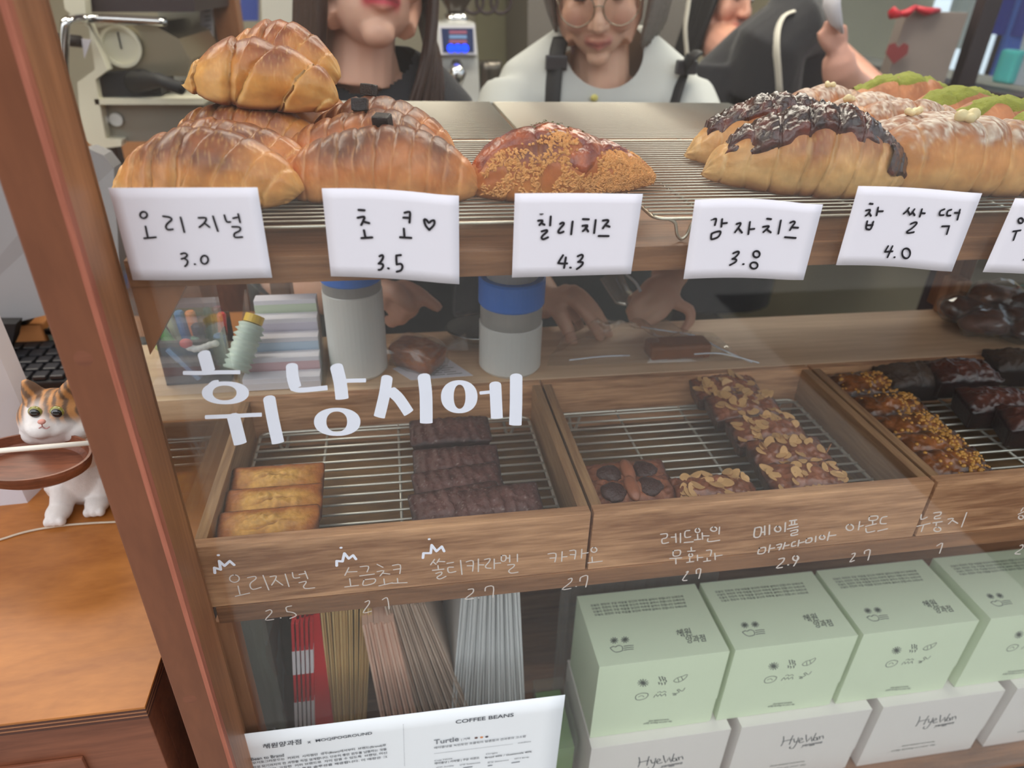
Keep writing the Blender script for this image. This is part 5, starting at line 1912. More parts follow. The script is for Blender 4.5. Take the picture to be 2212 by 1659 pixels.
# ------------------------------------------------------------------ things on the counter
CZ = 1.083
M['skin'] = colmat('skin', 0.48, 0.15, 900, 0.03, 200, sss=0.10)
M['blue'] = mat('blue_plastic', s(62, 126, 226), 0.35)
M['milky'] = mat('milky_plastic', s(222, 222, 218), 0.35, coat=0.2)
M['black_cloth'] = mat('black_cloth', s(30, 30, 36), 0.85, var=0.2, vscale=60, bump=0.3, bscale=600, sheen=0.2)
M['dark_cloth'] = mat('charcoal_apron', s(58, 60, 60), 0.85, var=0.1, vscale=40)
M['grey_tee'] = mat('light_grey_jersey', s(200, 202, 198), 0.85, var=0.04, vscale=30, bump=0.3, bscale=500)
M['neck'] = clear('clear_neck_plastic', (0.95, 0.95, 0.95, 1), 0.1, 1.45, haze=0.7, hazecol=s(232, 228, 222))
M['acrylic'] = clear('acrylic', (0.93, 0.96, 0.95, 1), 0.02, 1.49, haze=0.05)
for k, (pl, pr_, ycap, lab) in enumerate(((705, 835, 0, 'translucent squeeze bottle with a blue cap, standing left'),
                                          (1035, 1172, 0, 'translucent squeeze bottle with a blue cap, standing right in front of the hands'))):
    Y = 0.272 if k == 0 else 0.262
    xa, xb = xat(pl, Y, 1.12), xat(pr_, Y, 1.12)
    r = (xb - xa) / 2 * 0.98
    c = Vector(((xa + xb) / 2, Y + 0.004, CZ))
    t = thing('squeeze_bottle', lab, 'bottle', c, 0, 'bottles with blue caps')
    hb = pix(1100, 712, 'y', Y - r * 0.5).z - CZ if k else pix(770, 640, 'y', Y - r * 0.5).z - CZ
    put('bottle_body', lathe([(0, 0), (r * 0.9, 0), (r, 0.004), (r, hb), (r * 0.98, hb + 0.001), (0, hb + 0.001)], c, 40), M['milky'], t, smooth=False)
    zc = hb + (0.012 if k == 0 else 0.022)
    put('clear_neck', lathe([(r * 0.97, hb + 0.001), (r * 0.97, zc + 0.002), (r * 0.88, zc + 0.004), (0, zc + 0.005)], c, 40), M['neck'], t)
    hc = 0.034 if k == 0 else 0.028
    bm = lathe([(r * 0.99, zc), (r * 1.03, zc + 0.002), (r * 1.03, zc + hc), (r * 0.98, zc + hc + 0.002), (r * 0.80, zc + hc + 0.002)] + ([(0, zc + hc + 0.002)] if k == 0 else []), c, 48)
    put('blue_cap', bm, M['blue'], t)
    if k:
        put('clear_lid', lathe([(r * 0.80, zc + hc), (r * 0.72, zc + hc + 0.028), (0, zc + hc + 0.030)], c, 40), M['neck'], t)
        put('inner_cup', lathe([(0, hb - 0.01), (r * 0.62, hb - 0.01), (r * 0.66, zc + hc - 0.002), (0, zc + hc - 0.002)], c, 32), mat('inner_cup', s(196, 184, 170), 0.4), t)

# stepped card holder with stacks of cards
t = thing('card_holder', 'clear stepped acrylic holder for cards left of the squeeze bottles', 'card holder', pix(620, 830, 'z', CZ))
XA, XB = pix(528, 838, 'z', CZ).x, pix(694, 838, 'z', CZ).x
put('acrylic_side', prism([(XA - 0.001, 0.236, CZ), (XA - 0.001, 0.335, CZ), (XA - 0.001, 0.338, CZ + 0.072), (XA - 0.001, 0.245, CZ + 0.020)], (-0.002, 0, 0)), M['acrylic'], t)
put('acrylic_side', prism([(XB + 0.002, 0.236, CZ), (XB + 0.002, 0.335, CZ), (XB + 0.002, 0.338, CZ + 0.072), (XB + 0.002, 0.245, CZ + 0.020)], (0.002, 0, 0)), M['acrylic'], t)
put('acrylic_back', box((XA, 0.338, CZ), (XB + 0.002, 0.340, CZ + 0.078)), M['acrylic'], t)
cols = [s(226, 222, 226), s(214, 180, 184), s(196, 214, 232), s(214, 208, 222), s(202, 214, 190)]
for k in range(5):
    y0 = 0.240 + 0.0185 * k
    z1 = CZ + 0.014 + 0.0135 * k
    x0, x1 = XA + 0.001 + 0.002 * k, XB - 0.001 * k
    c_ = thing('card_stack', ['stack of white cards in the lowest front step of the holder', 'stack of white cards with pink edges in the second step',
                              'stack of pale blue edged cards in the middle step', 'stack of white cards in the fourth step',
                              'stack of green edged cards in the rearmost step'][k], 'cards', ((x0 + x1) / 2, y0, CZ), 0, 'card stacks in the holder')
    put('cards', box((x0, y0, CZ + 0.0005), (x1, y0 + 0.016, z1), 0.0006), M['paper'], c_)
    put('edge_band', box((x0, y0 - 0.0006, CZ + 0.004), (x1, y0 + 0.0002, z1 - 0.005)), mat('card_band', cols[k], 0.6), c_)

# pen holder
pc = pix(430, 800, 'z', CZ)
t = thing('pen_holder', 'dark clear pen holder behind the brace of the case', 'pen holder', (pc.x, 0.285, CZ))
PX0, PX1 = pix(352, 800, 'y', 0.262).x, pix(494, 800, 'y', 0.262).x
hb = bmesh.new()
for lo, hi in (((PX0, 0.262, CZ), (PX1, 0.264, CZ + 0.05)), ((PX0, 0.306, CZ), (PX1, 0.308, CZ + 0.06)), ((PX0, 0.2641, CZ), (PX0 + 0.002, 0.3059, CZ + 0.055)),
               ((PX1 - 0.002, 0.2641, CZ), (PX1, 0.3059, CZ + 0.055))):
    add_box(hb, lo, hi)
put('holder_walls', hb, clear('smoky_plastic', (0.55, 0.55, 0.55, 1), 0.05, 1.5, haze=0.25, hazecol=s(110, 104, 104)), t)
put('holder_base', box((PX0, 0.262, CZ + 0.0001), (PX1, 0.308, CZ + 0.003)), M['dark'], t)
pens = [(357, 672, 0.290, s(196, 190, 150), 'cream capped marker at the left of the pen holder', 0.0048, -1), (385, 672, 0.285, s(70, 116, 172), 'blue marker in the pen holder', 0.0050, 0),
        (409, 672, 0.285, s(232, 130, 62), 'orange marker in the pen holder', 0.0052, 0), (446, 664, 0.295, s(40, 38, 42), 'black ballpoint pen with a clear tip in the holder', 0.0036, 1),
        (468, 663, 0.300, s(122, 26, 50), 'dark red marker in the holder', 0.0052, 0), (478, 676, 0.285, s(206, 56, 52), 'white marker with a red cap in the holder', 0.0046, 0),
        (424, 700, 0.272, s(34, 34, 38), 'short black marker at the front of the holder', 0.0060, 0), (421, 727, 0.268, s(44, 120, 84), 'green capped marker at the front of the holder', 0.0048, 0),
        (474, 722, 0.270, s(84, 112, 160), 'dull blue marker at the front right of the holder', 0.0060, 0), (344, 710, 0.275, s(120, 190, 100), 'light green highlighter leaning left', 0.0055, -2),
        (338, 745, 0.268, s(212, 222, 130), 'pale yellow highlighter leaning left', 0.0040, -3), (362, 750, 0.266, s(110, 140, 176), 'grey blue highlighter leaning left', 0.0050, -2)]
for px, py, Y, c_, lab, r, ln in pens:
    top = pix(px, py, 'y', Y)
    bot = Vector((min(max(top.x + 0.004 - 0.010 * ln, PX0 + 0.004 + r), PX1 - 0.004 - r), min(Y, 0.300), CZ + 0.0036 + r * 0.3))
    d = (top - bot)
    p_ = thing('marker_pen', lab, 'pen', bot, 0, 'pens in the pen holder')
    wh = 'white marker' in lab
    m1 = mat('pen_colour', c_, 0.35)
    put('barrel', tube([bot, bot + d * 0.62], r * 0.92, 12), M['milky'] if wh else m1, p_, smooth=False)
    put('cap', tube([bot + d * 0.62, bot + d * 0.66, bot + d * 0.97, top], [r * 0.95, r, r * 0.98, r * 0.7], 12), m1, p_, smooth=False)
bm = bmesh.new()
ball(bm, pix(402, 742, 'y', 0.2585), (0.0062, 0.004, 0.0052), 3)
put('red_ornament', bm, mat('ornament_red', s(196, 60, 56), 0.5), t, smooth=True)
bm = bmesh.new()
for k in range(6):
    ball(bm, pix(410 + 11 * k, 748 + 6 * sin(k * 0.8 + 0.5), 'y', 0.2585), (0.0042, 0.0035, 0.0038), 2)
put('white_garland', fuse(bm, 0.0009, 2), mat('garland_white', s(226, 222, 216), 0.8), t)

# crinkled pale green roll with a yellow top
a_, b_ = pix(545, 700, 'y', 0.268), pix(510, 800, 'y', 0.242)
bm = bmesh.new()
N_ = 26
ax = b_ - a_
rr = [0.0125 + 0.0016 * sin(k * 2.1) + 0.001 * sin(k * 3.7) for k in range(N_)]
rr[0] *= 0.8
add_tube(bm, [a_ + ax * k / (N_ - 1) for k in range(N_)], rr, 22)
t = thing('paper_roll', 'crinkled pale green roll leaning against the card holder', 'roll', (b_.x, b_.y, CZ))
put('roll_body', bm, mat('pale_green_film', s(198, 212, 198), 0.35, var=0.08, vscale=90), t, smooth=True)
put('yellow_end', tube([a_ - ax * 0.02, a_ - ax * 0.19], 0.0095, 18), mat('yellow_plastic', s(226, 186, 70), 0.4), t)

# receipt, wrapped cake, silver tray
rc = [pix(848, 797, 'z', CZ), pix(888, 822, 'z', CZ), pix(1022, 812, 'z', CZ), pix(952, 765, 'z', CZ)]
t = thing('receipt', 'white printed receipt lying under the wrapped cake', 'receipt', rc[0])
put('receipt_paper', prism([Vector((p.x, p.y, CZ + 0.0003)) for p in rc], (0, 0, 0.0003)), M['paper'], t)
bm = bmesh.new()
e1, e2 = (rc[2] - rc[1]), (rc[3] - rc[2])
for k in range(9):
    q = rc[1] + e2 * (0.12 + 0.085 * k)
    for (f0, f1) in ((0.42, 0.60), (0.64, 0.88 - 0.05 * (k % 3))):
        ribbon(bm, [q + e1 * f0, q + e1 * f1], 0.0011, (0, 0, 1), 0.0007)
put('receipt_print', bm, M['print'], t)['kind'] = 'stuff'
t = thing('wrapped_cake', 'brown cake wrapped in clear film, on the receipt', 'cake', pix(900, 780, 'z', CZ + 0.004))
cc = pix(905, 770, 'z', CZ + 0.012)
me = gridmesh('c', lambda i, j: Vector((0, 0, 0)), 2, 2)
bm = box((-0.024, -0.0155, 0), (0.024, 0.0155, 0.024), 0.004)
bmesh.ops.subdivide_edges(bm, edges=bm.edges[:], cuts=3, use_grid_fill=True)
for v in bm.verts:
    v.co.x *= 1 + 0.25 * v.co.z / 0.024
    v.co.z += 0.004 * exp(-(v.co.x / 0.014) ** 2) if v.co.z > 0.02 else 0
    v.co += Vector((1, 1, 1)) * 0.001 * nz(v.co, 120, 4)
bm.transform(Matrix.Translation(Vector((cc.x, cc.y, CZ + 0.0015))) @ Matrix.Rotation(D(-38), 4, 'Z') @ Matrix.Rotation(D(4), 4, 'X'))
mc_ = bpy.data.meshes.new('m')
bm.to_mesh(mc_)
bm.free()
paint(mc_, lambda p, n: lerp(s(176, 98, 44), s(84, 40, 22), 0.4 + 0.8 * nz(p, 60, 2) + 0.5 * sm(1.096, 1.086, p.z)))
put('cake_body', mc_, M['cake_gloss'], t, smooth=True)
bm = bmesh.new()
for (dx_, dy_, l) in ((1, 0.15, 1.0), (-1, -0.2, 0.8)):
    for k in range(7):
        a0 = Vector((cc.x + 0.024 * dx_, cc.y + 0.004 * dy_, CZ + 0.018))
        e = a0 + Vector((0.030 * dx_ * l, (k - 3) * 0.0055 + 0.006, 0.004 + 0.010 * sin(k * 1.7)))
        f_ = a0 + Vector((0.028 * dx_ * l, (k - 2) * 0.0055 + 0.006, 0.004 + 0.010 * sin(k * 1.7 + 1.7)))
        v = [bm.verts.new(x) for x in (a0, e, f_)]
        bm.faces.new(v)
tmp = box((-0.028, -0.019, -0.0005), (0.028, 0.019, 0.030), 0.006)
bmesh.ops.subdivide_edges(tmp, edges=tmp.edges[:], cuts=3, use_grid_fill=True)
for v in tmp.verts:
    v.co += Vector((1, 1, 1)) * 0.0035 * nz(v.co, 90, 7)
    v.co.z = max(v.co.z, 0.0)
tmp.transform(Matrix.Translation(Vector((cc.x, cc.y, CZ + 0.0008))) @ Matrix.Rotation(D(-38), 4, 'Z'))
merge(bm, tmp)
put('clear_film', bm, M['cello'], t)
sc0 = pix(1040, 730, 'z', CZ)
t = thing('metal_tray', 'small shiny metal dish behind the right squeeze bottle', 'dish', (sc0.x, sc0.y, CZ))
put('dish_body', lathe([(0, 0), (0.024, 0), (0.034, 0.004), (0.040, 0.012), (0.042, 0.014), (0.038, 0.013), (0.031, 0.006), (0, 0.004)], (sc0.x, sc0.y, CZ), 40, 1.0, 0.75), M['chrome'], t, smooth=True)
put('black_rim', lathe([(0.041, 0.0135), (0.043, 0.0145), (0.042, 0.0165), (0.040, 0.0155)], (sc0.x, sc0.y, CZ), 40, 1.0, 0.75), M['dark'], t, smooth=True)

# cellophane bag with a cake inside, on the counter under the hands
t = thing('cellophane_bag', 'shiny clear cellophane bag being filled by the hands', 'bag', pix(1380, 770, 'z', CZ))


def cello(i, j):
    u, v = i / 40, j / 20
    a, b = pix(1180 + 430 * u, 792 - 12 * u, 'z', CZ), pix(1240 + 300 * u, 700 + 20 * u, 'z', CZ)
    p = a.lerp(b, v)
    h = 0.026 * sin(pi * v) ** 0.6 * (0.25 + 0.75 * sin(pi * min(1, u * 1.25)) ** 0.7 if u < 0.8 else 0.25 * (1 - u) * 5)
    return Vector((p.x, p.y, CZ + 0.001 + max(0.0, h * (1 + 0.9 * nz(p, 42, 3)) + 0.003 * nz(p, 130, 6) * sin(pi * v))))


put('clear_film', gridmesh('f', cello, 41, 21), M['cello'], t)
bm = bmesh.new()
for q in ([(1385, 706), (1440, 715), (1500, 725), (1560, 755), (1625, 783)], [(1230, 778), (1300, 770), (1360, 768)], [(1500, 765), (1560, 764), (1640, 784)]):
    P = [pix(a, b, 'z', CZ + 0.012 * (1 - k / len(q)) + 0.002) for k, (a, b) in enumerate(q)]
    add_tube(bm, smooth_path(P, 4), 0.0009, 6)
put('film_fold', bm, mat('film_fold', s(224, 230, 240), 0.1, coat=0.5), t, smooth=True)
cc = pix(1470, 770, 'z', CZ + 0.006)
bm = box((-0.036, -0.014, 0), (0.036, 0.014, 0.018), 0.004)
bm.transform(Matrix.Translation(Vector((cc.x, cc.y + 0.012, CZ + 0.002))))
single('wrapped_cake', bm, mat('baked_brown', s(132, 84, 56), 0.5, var=0.25, vscale=80), 'brown cake lying inside the cellophane bag', 'cake', smooth=False)

# black plate of wrapped dark cakes at the right
pc = pix(2190, 705, 'z', CZ)
t = thing('black_plate', 'black plate under the wrapped dark cakes at the right', 'plate', (pc.x, pc.y, CZ))
pw = (pix(2300, 720, 'z', CZ) - pix(2015, 670, 'z', CZ)).length / 2
put('plate_body', lathe([(0, 0), (pw * 0.72, 0), (pw * 0.9, 0.006), (pw, 0.014), (pw * 1.01, 0.0155), (pw * 0.985, 0.0155), (pw * 0.86, 0.008), (pw * 0.7, 0.003), (0, 0.003)],
                        (pc.x, pc.y - 0.005, CZ), 48, 1.15, 0.62), mat('black_ceramic', s(28, 27, 28), 0.12, coat=0.5), t, smooth=True)
M['dk'] = colmat('dark_pastry', 0.4, 0.8, 300, 0.35, 150, coat=0.2)
spots = [(2085, 668, 0.004, 'lowest left, dark and folded'), (2150, 640, 0.018, 'topmost, light brown top'), (2195, 690, 0.004, 'in the middle of the plate'),
         (2230, 655, 0.018, 'cut off by the edge, upper'), (2130, 700, 0.003, 'nearest the glass'), (2235, 715, 0.003, 'cut off by the edge, lower')]
for k, (a, b, dz, w) in enumerate(spots):
    q = pix(a, b, 'z', CZ + dz + 0.014)
    r_ = thing('wrapped_pastry', 'dark brown pastry in clear film on the black plate, ' + w, 'pastry', (q.x, q.y, CZ + dz), 0, 'wrapped pastries on the black plate')
    bm = bmesh.new()
    ball(bm, (q.x, q.y, CZ + dz + 0.0145), (0.034, 0.022, 0.0145), 4)
    for v in bm.verts:
        v.co += (v.co - Vector((q.x, q.y, CZ + dz + 0.012))).normalized() * (0.006 * nz(v.co, 40, k) + 0.0025 * nz(v.co, 120, k))
    m_ = bpy.data.meshes.new('m')
    bm.to_mesh(m_)
    bm.free()
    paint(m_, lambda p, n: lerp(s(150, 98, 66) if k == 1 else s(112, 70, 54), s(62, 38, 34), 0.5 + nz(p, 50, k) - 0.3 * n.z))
    put('pastry_body', m_, M['dk'], r_, smooth=True)
    bm = bmesh.new()
    ball(bm, (q.x, q.y, CZ + dz + 0.016), (0.039, 0.026, 0.0185), 3)
    for v in bm.verts:
        v.co += Vector((1, 1, 1)) * 0.006 * nz(v.co, 55, k + 9)
        v.co.z = max(v.co.z, CZ + dz + 0.0005)
    put('clear_film', bm, M['cello'], r_)
single('wooden_block', box(tuple(pix(2038, 700, 'y', 0.352) - Vector((0, 0, 0)))[:0] or (pix(2036, 660, 'y', 0.345).x, 0.335, CZ), (pix(2068, 660, 'y', 0.345).x, 0.36, CZ + 0.050), 0.002),
       wood('block_wood', s(200, 150, 110), s(150, 100, 66), 'z', 60, 8), 'small upright wooden block beside the black plate', 'block')

# ------------------------------------------------------------------ shop interior behind
bc = thing('back_counter', 'orange brown counter under the coffee machine', 'counter', (-0.8, 1.6, 0))
put('counter_top', box((-2.2, 1.02, 1.01), (-0.40, 1.75, 1.05), 0.003), M['table'], bc)
put('counter_body', box((-2.18, 1.06, 0.0), (-0.42, 1.72, 1.01), 0.003), M['tableside'], bc)
CREAM = mat('cream_enamel', s(232, 228, 206), 0.3)
em = thing('espresso_machine', 'cream and steel espresso machine with a round gauge', 'coffee machine', (-0.75, 1.35, 1.05))
yf = 1.10


def ep(px, py, y=yf):
    return pix(px, py, 'y', y)


# side frame plate, C shaped, cream
cpl = [(128, -60), (178, -60), (186, 40), (232, 152), (206, 172), (228, 300), (262, 303), (262, 316), (212, 322), (176, 300), (167, 178), (205, 150), (192, 60), (140, 20)]
put('side_frame', prism([ep(a, b) for a, b in cpl], (0, 0.03, 0)), CREAM, em)
put('top_housing', prism([ep(a, b, yf + 0.04) for a, b in ((160, -50), (420, -50), (420, 26), (160, 26))], (0, 0.34, 0)), M['frame_dark'], em)
put('steel_cowl', prism([ep(a, b, yf + 0.05) for a, b in ((205, 60), (330, 52), (385, 84), (412, 130), (405, 165), (230, 160))], (0, 0.28, 0)), mat('brushed_steel', s(190, 180, 156), 0.3, 0.9), em)
put('group_head', prism([ep(a, b, yf + 0.02) for a, b in ((198, 160), (300, 152), (345, 170), (350, 205), (290, 210), (205, 208))], (0, 0.10, 0)), M['dark'], em)
put('portafilter', tube([ep(290, 178, yf + 0.02), ep(345, 172, yf - 0.03), ep(392, 192, yf - 0.06)], [0.02, 0.012, 0.011], 12), M['dark'], em, smooth=True)
put('drip_tray', prism([ep(a, b, yf + 0.0) for a, b in ((203, 214), (440, 212), (440, 226), (206, 226))], (0, 0.28, 0)), CREAM, em)
put('base_panel', prism([ep(a, b, yf + 0.03) for a, b in ((208, 226), (440, 226), (440, 306), (226, 306))], (0, 0.28, 0)), mat('grey_panel', s(150, 146, 134), 0.35, 0.5), em)
g_ = ep(264, 100, yf + 0.045)
put('gauge', lathe([(0, 0), (0.034, 0), (0.036, 0.004), (0.036, 0.012), (0.030, 0.012), (0.030, 0.006), (0, 0.006)], g_, 36, M=Matrix.Rotation(pi / 2, 4, 'X')), CREAM, em)
put('gauge_needle', box((g_.x - 0.001, g_.y - 0.009, g_.z - 0.004), (g_.x + 0.001, g_.y - 0.007, g_.z + 0.024)), M['dark'], em)
put('steam_pipe', tube(smooth_path([ep(138, 170, yf - 0.06), ep(140, 70, yf - 0.06), ep(150, 44, yf - 0.05), ep(200, 40, yf), ep(360, 48, yf + 0.04)], 6), 0.008, 12), M['chrome'], em, smooth=True)
put('steam_handle', tube([ep(116, 84, yf - 0.05), ep(176, 90, yf - 0.02)], 0.010, 12), M['dark'], em, smooth=True)
put('hanging_tag', prism([ep(176, 84, yf - 0.03), ep(196, 86, yf - 0.03), ep(182, 126, yf - 0.03)], (0, 0.004, 0)), M['paper'], em)
for a in (222, 252):
    q = ep(a, 258, yf + 0.028)
    put('button', lathe([(0, 0), (0.012, 0), (0.012, 0.006), (0, 0.006)], q, 20, M=Matrix.Rotation(pi / 2, 4, 'X')), M['milky'], em)
for (a, b) in ((232, 312), (430, 312)):
    q = ep(a, b, yf + 0.1)
    put('foot', box((q.x - 0.02, q.y - 0.02, 1.05), (q.x + 0.02, q.y + 0.02, max(1.08, q.z)), 0.002), M['dark'], em)

# partition post, hanging sheet, white panel behind
t = thing('partition', 'reddish wooden partition post with a grey glass panel behind the bread pile', 'partition', (ep(490, 20, 1.5).x, 1.5, 0))
a_, b_ = ep(462, 20, 1.5), ep(515, 20, 1.5)
put('post', box((a_.x, 1.48, 0), (b_.x, 1.54, 2.42), 0.003), M['case_z'], t)
q0, q1 = ep(340, 20, 1.52), ep(428, 20, 1.52)
put('panel', box((q0.x, 1.515, 1.05), (a_.x, 1.52, 2.42)), mat('frosted_panel', s(190, 198, 190), 0.3), t)
t = thing('notice_strip', 'narrow white notice with small vertical writing beside the partition post', 'sign', (ep(445, 20, 1.47).x, 1.47, 1.3))
put('sheet', prism([ep(425, -80, 1.47), ep(458, -80, 1.47), ep(462, 120, 1.47), ep(436, 120, 1.47)], (0, 0.002, 0)), M['paper'], t)
bm = bmesh.new()
for k in range(7):
    c = ep(446 + k * 0.8, -40 + 20 * k, 1.469)
    for dz in (-0.004, 0.003):
        ribbon(bm, [c + Vector((-0.006, 0, dz)), c + Vector((0.006, 0, dz + 0.002))], 0.0018, (0, -1, 0), 0.0004)
put('vertical_writing', bm, M['print2'], t)['kind'] = 'stuff'
single('white_cabinet', prism([ep(560, -120, 1.9), ep(642, -120, 1.9), ep(646, 330, 1.9), ep(575, 330, 1.9)], (0, 0.3, 0)), mat('cabinet_white', s(226, 226, 218), 0.5),
       'tall white cabinet edge behind the top of the bread pile', 'cabinet')
single('blue_display', prism([ep(518, -60, 2.0), ep(556, -60, 2.0), ep(556, 45, 2.0), ep(520, 45, 2.0)], (0, 0.03, 0)), mat('blue_screen', s(60, 74, 130), 0.3, emit=s(90, 110, 200), estr=0.25),
       'dark blue display between the partition post and the white cabinet', 'display')

# grinder
yg = 1.45
gp = lambda a, b, y=yg: pix(a, b, 'y', y)
gt = thing('coffee_grinder', 'white coffee grinder with a blue lit screen behind the two people', 'coffee grinder', (gp(980, 200).x, yg + 0.1, 1.0))
put('grinder_head', prism([gp(a, b) for a, b in ((934, 50), (1026, 50), (1032, 118), (930, 118))], (0, 0.14, 0)), M['milky'], gt)
put('grinder_neck', prism([gp(a, b, yg + 0.02) for a, b in ((930, 118), (1032, 118), (1036, 190), (1036, 420), (930, 420), (930, 190))], (0, 0.12, 0)), M['milky'], gt)
put('screen', prism([gp(a, b, yg - 0.002) for a, b in ((953, 61), (1022, 61), (1024, 113), (957, 113))], (0, 0.003, 0)), mat('screen_dark', s(36, 44, 72), 0.2, emit=s(60, 74, 120), estr=0.35), gt)
put('screen_frame', prism([gp(a, b, yg - 0.001) for a, b in ((948, 56), (1026, 56), (1028, 118), (952, 118))], (0, 0.0012, 0)), M['paper'], gt)
for k, c_ in enumerate((s(150, 90, 110), s(120, 150, 190), s(150, 90, 110))):
    put('screen_row', prism([gp(a, b, yg - 0.0035) for a, b in ((970, 66 + 10 * k), (1008, 66 + 10 * k), (1009, 73 + 10 * k), (971, 73 + 10 * k))], (0, 0.001, 0)),
        mat('screen_text', c_, 0.4, emit=c_, estr=0.4), gt)
bl = mat('blue_led', s(20, 60, 255), 0.3, emit=s(16, 60, 255), estr=2.2)
for k in range(3):
    put('blue_button', lathe([(0, 0), (0.0095, 0), (0.0095, 0.003), (0, 0.004)], gp(974 + 15 * k, 104, yg - 0.002), 20, M=Matrix.Rotation(pi / 2, 4, 'X')), bl, gt)
put('spout', tube([gp(985, 138, yg), gp(988, 160, yg - 0.03), gp(988, 190, yg - 0.02)], [0.014, 0.022, 0.010], 16), M['chrome'], gt, smooth=True)
put('hopper', lathe([(0.020, 0), (0.022, 0.03), (0.05, 0.07), (0.07, 0.16), (0.0, 0.165)], gp(985, 52, yg + 0.06) , 32), mat('smoky_hopper', s(70, 60, 52), 0.15, coat=0.5), gt, smooth=True)
put('hopper_collar', lathe([(0.0, 0), (0.030, 0), (0.030, 0.022), (0, 0.022)], gp(985, 50, yg + 0.06) - Vector((0, 0, 0.002)), 28), M['chrome'], gt, smooth=True)
bt = thing('rear_bar', 'grey steel work bar along the back wall', 'counter', (0.6, 1.7, 0))
put('bar_top', box((-0.30, 1.42, 0.97), (0.72, 2.0, 1.0), 0.003), mat('steel_bar_top', s(150, 148, 142), 0.35, 0.6), bt)
put('bar_body', box((-0.28, 1.46, 0), (0.70, 1.98, 0.97), 0.003), mat('dark_bar', s(52, 50, 50), 0.6), bt)
for k, (a, b, w, lab) in enumerate(((1060, 180, 26, 'small dark jug beside the grinder'), (1010, 175, 20, 'dark metal pot beside the grinder'))):
    q = gp(a, b, yg + 0.02)
    single('milk_jug', lathe([(0, 0), (0.03, 0), (0.034, 0.03), (0.026, q.z + 0.03 - 1.0), (0.03, q.z + 0.05 - 1.0), (0, q.z + 0.045 - 1.0)], (q.x, yg + 0.03 + 0.08 * k, 1.0), 28), mat('jug_metal', s(110, 104, 96), 0.3, 0.8), lab, 'jug', 'jugs on the rear bar', True)
t = thing('hanging_cups', 'row of dark cup handles hanging beside the grinder', 'cups', gp(1060, 10, 1.9))
for k in range(3):
    c = gp(1022 + 30 * k, 4, 1.9)
    put('cup_ring', tube([c + Vector((0.03 * cos(2 * pi * j / 20), 0, 0.03 * sin(2 * pi * j / 20))) for j in range(20)], 0.005, 8, closed=True), M['frame_dark'], t, smooth=True)
single('wall_poster', prism([gp(1118, -60, 2.95), gp(1146, -60, 2.95), gp(1146, 44, 2.95), gp(1118, 44, 2.95)], (0, 0.02, 0)), mat('dark_red_print', s(72, 28, 36), 0.5, var=0.3, vscale=30),
       'small dark red poster on the back wall', 'poster')
single('door_curtain', prism([gp(1030, -200, 2.9), gp(1116, -200, 2.9), gp(1116, 330, 2.9), gp(1030, 330, 2.9)], (0, 0.05, 0)), mat('olive_panel', s(176, 172, 140), 0.7, var=0.05),
       'pale olive panel on the back wall behind the grinder', 'panel')
single('grey_fridge', prism([gp(1140, -300, 2.3), gp(1500, -300, 2.3), gp(1500, 330, 2.3), gp(1140, 330, 2.3)], (0, 0.5, 0)), mat('fridge_steel', s(132, 126, 120), 0.5, 0.3, var=0.1, vscale=4),
       'tall grey steel fridge behind the person with glasses', 'fridge')

# paper bag with red print by the street window
xb0, xb1 = pix(1895, 120, 'y', 1.55).x, pix(2020, 120, 'y', 1.55).x
zb = pix(1960, 168, 'y', 1.5).z
t = thing('gift_paper_bag', 'grey paper bag with a red ribbon and a red print, by the window', 'paper bag', ((xb0 + xb1) / 2, 1.55, 1.0))
ztop = pix(1960, 24, 'y', 1.5).z
put('bag_body', prism([(xb0, 1.50, 1.0), (xb1 - 0.03, 1.46, 1.0), (xb1 + 0.02, 1.53, 1.0), (xb0 + 0.03, 1.58, 1.0)], (0.02, 0, ztop - 1.0)), mat('grey_bag', s(150, 138, 132), 0.7, var=0.05), t)
q = pix(1938, 112, 'y', 1.474)
hrt = [(0, -0.030), (-0.028, -0.004), (-0.026, 0.016), (-0.012, 0.022), (0, 0.010), (0.012, 0.022), (0.026, 0.016), (0.028, -0.004)]
put('red_print', prism([q + Vector((a, 0.012 * 0 - 0.8 * a * 0.25, b)) for a, b in hrt], (0, 0.002, 0)), mat('dull_red', s(138, 60, 62), 0.7), t)
bm = bmesh.new()
for (a, b, c_, d_) in ((1940, 30, 1975, 16), (1975, 16, 2025, 22), (1940, 34, 1925, 20)):
    add_tube(bm, [pix(a, b, 'y', 1.48), pix((a + c_) / 2, (b + d_) / 2 + 6, 'y', 1.47), pix(c_, d_, 'y', 1.48)], [0.012, 0.02, 0.012], 12, flat=0.5)
put('red_ribbon', bm, mat('ribbon_red', s(196, 40, 58), 0.5), t, smooth=True)
rb = thing('window_bar', 'dark shelf below the street window', 'shelf', (1.4, 1.5, 0))
put('shelf_top', box((1.22, 0.9, 0.97), (1.615, 2.4, 1.0), 0.003), M['frame_dark'], rb)
put('shelf_leg', box((1.24, 0.92, 0), (1.29, 0.97, 0.97), 0.003), M['frame_dark'], rb)
put('shelf_leg', box((1.24, 2.33, 0), (1.29, 2.38, 0.97), 0.003), M['frame_dark'], rb)
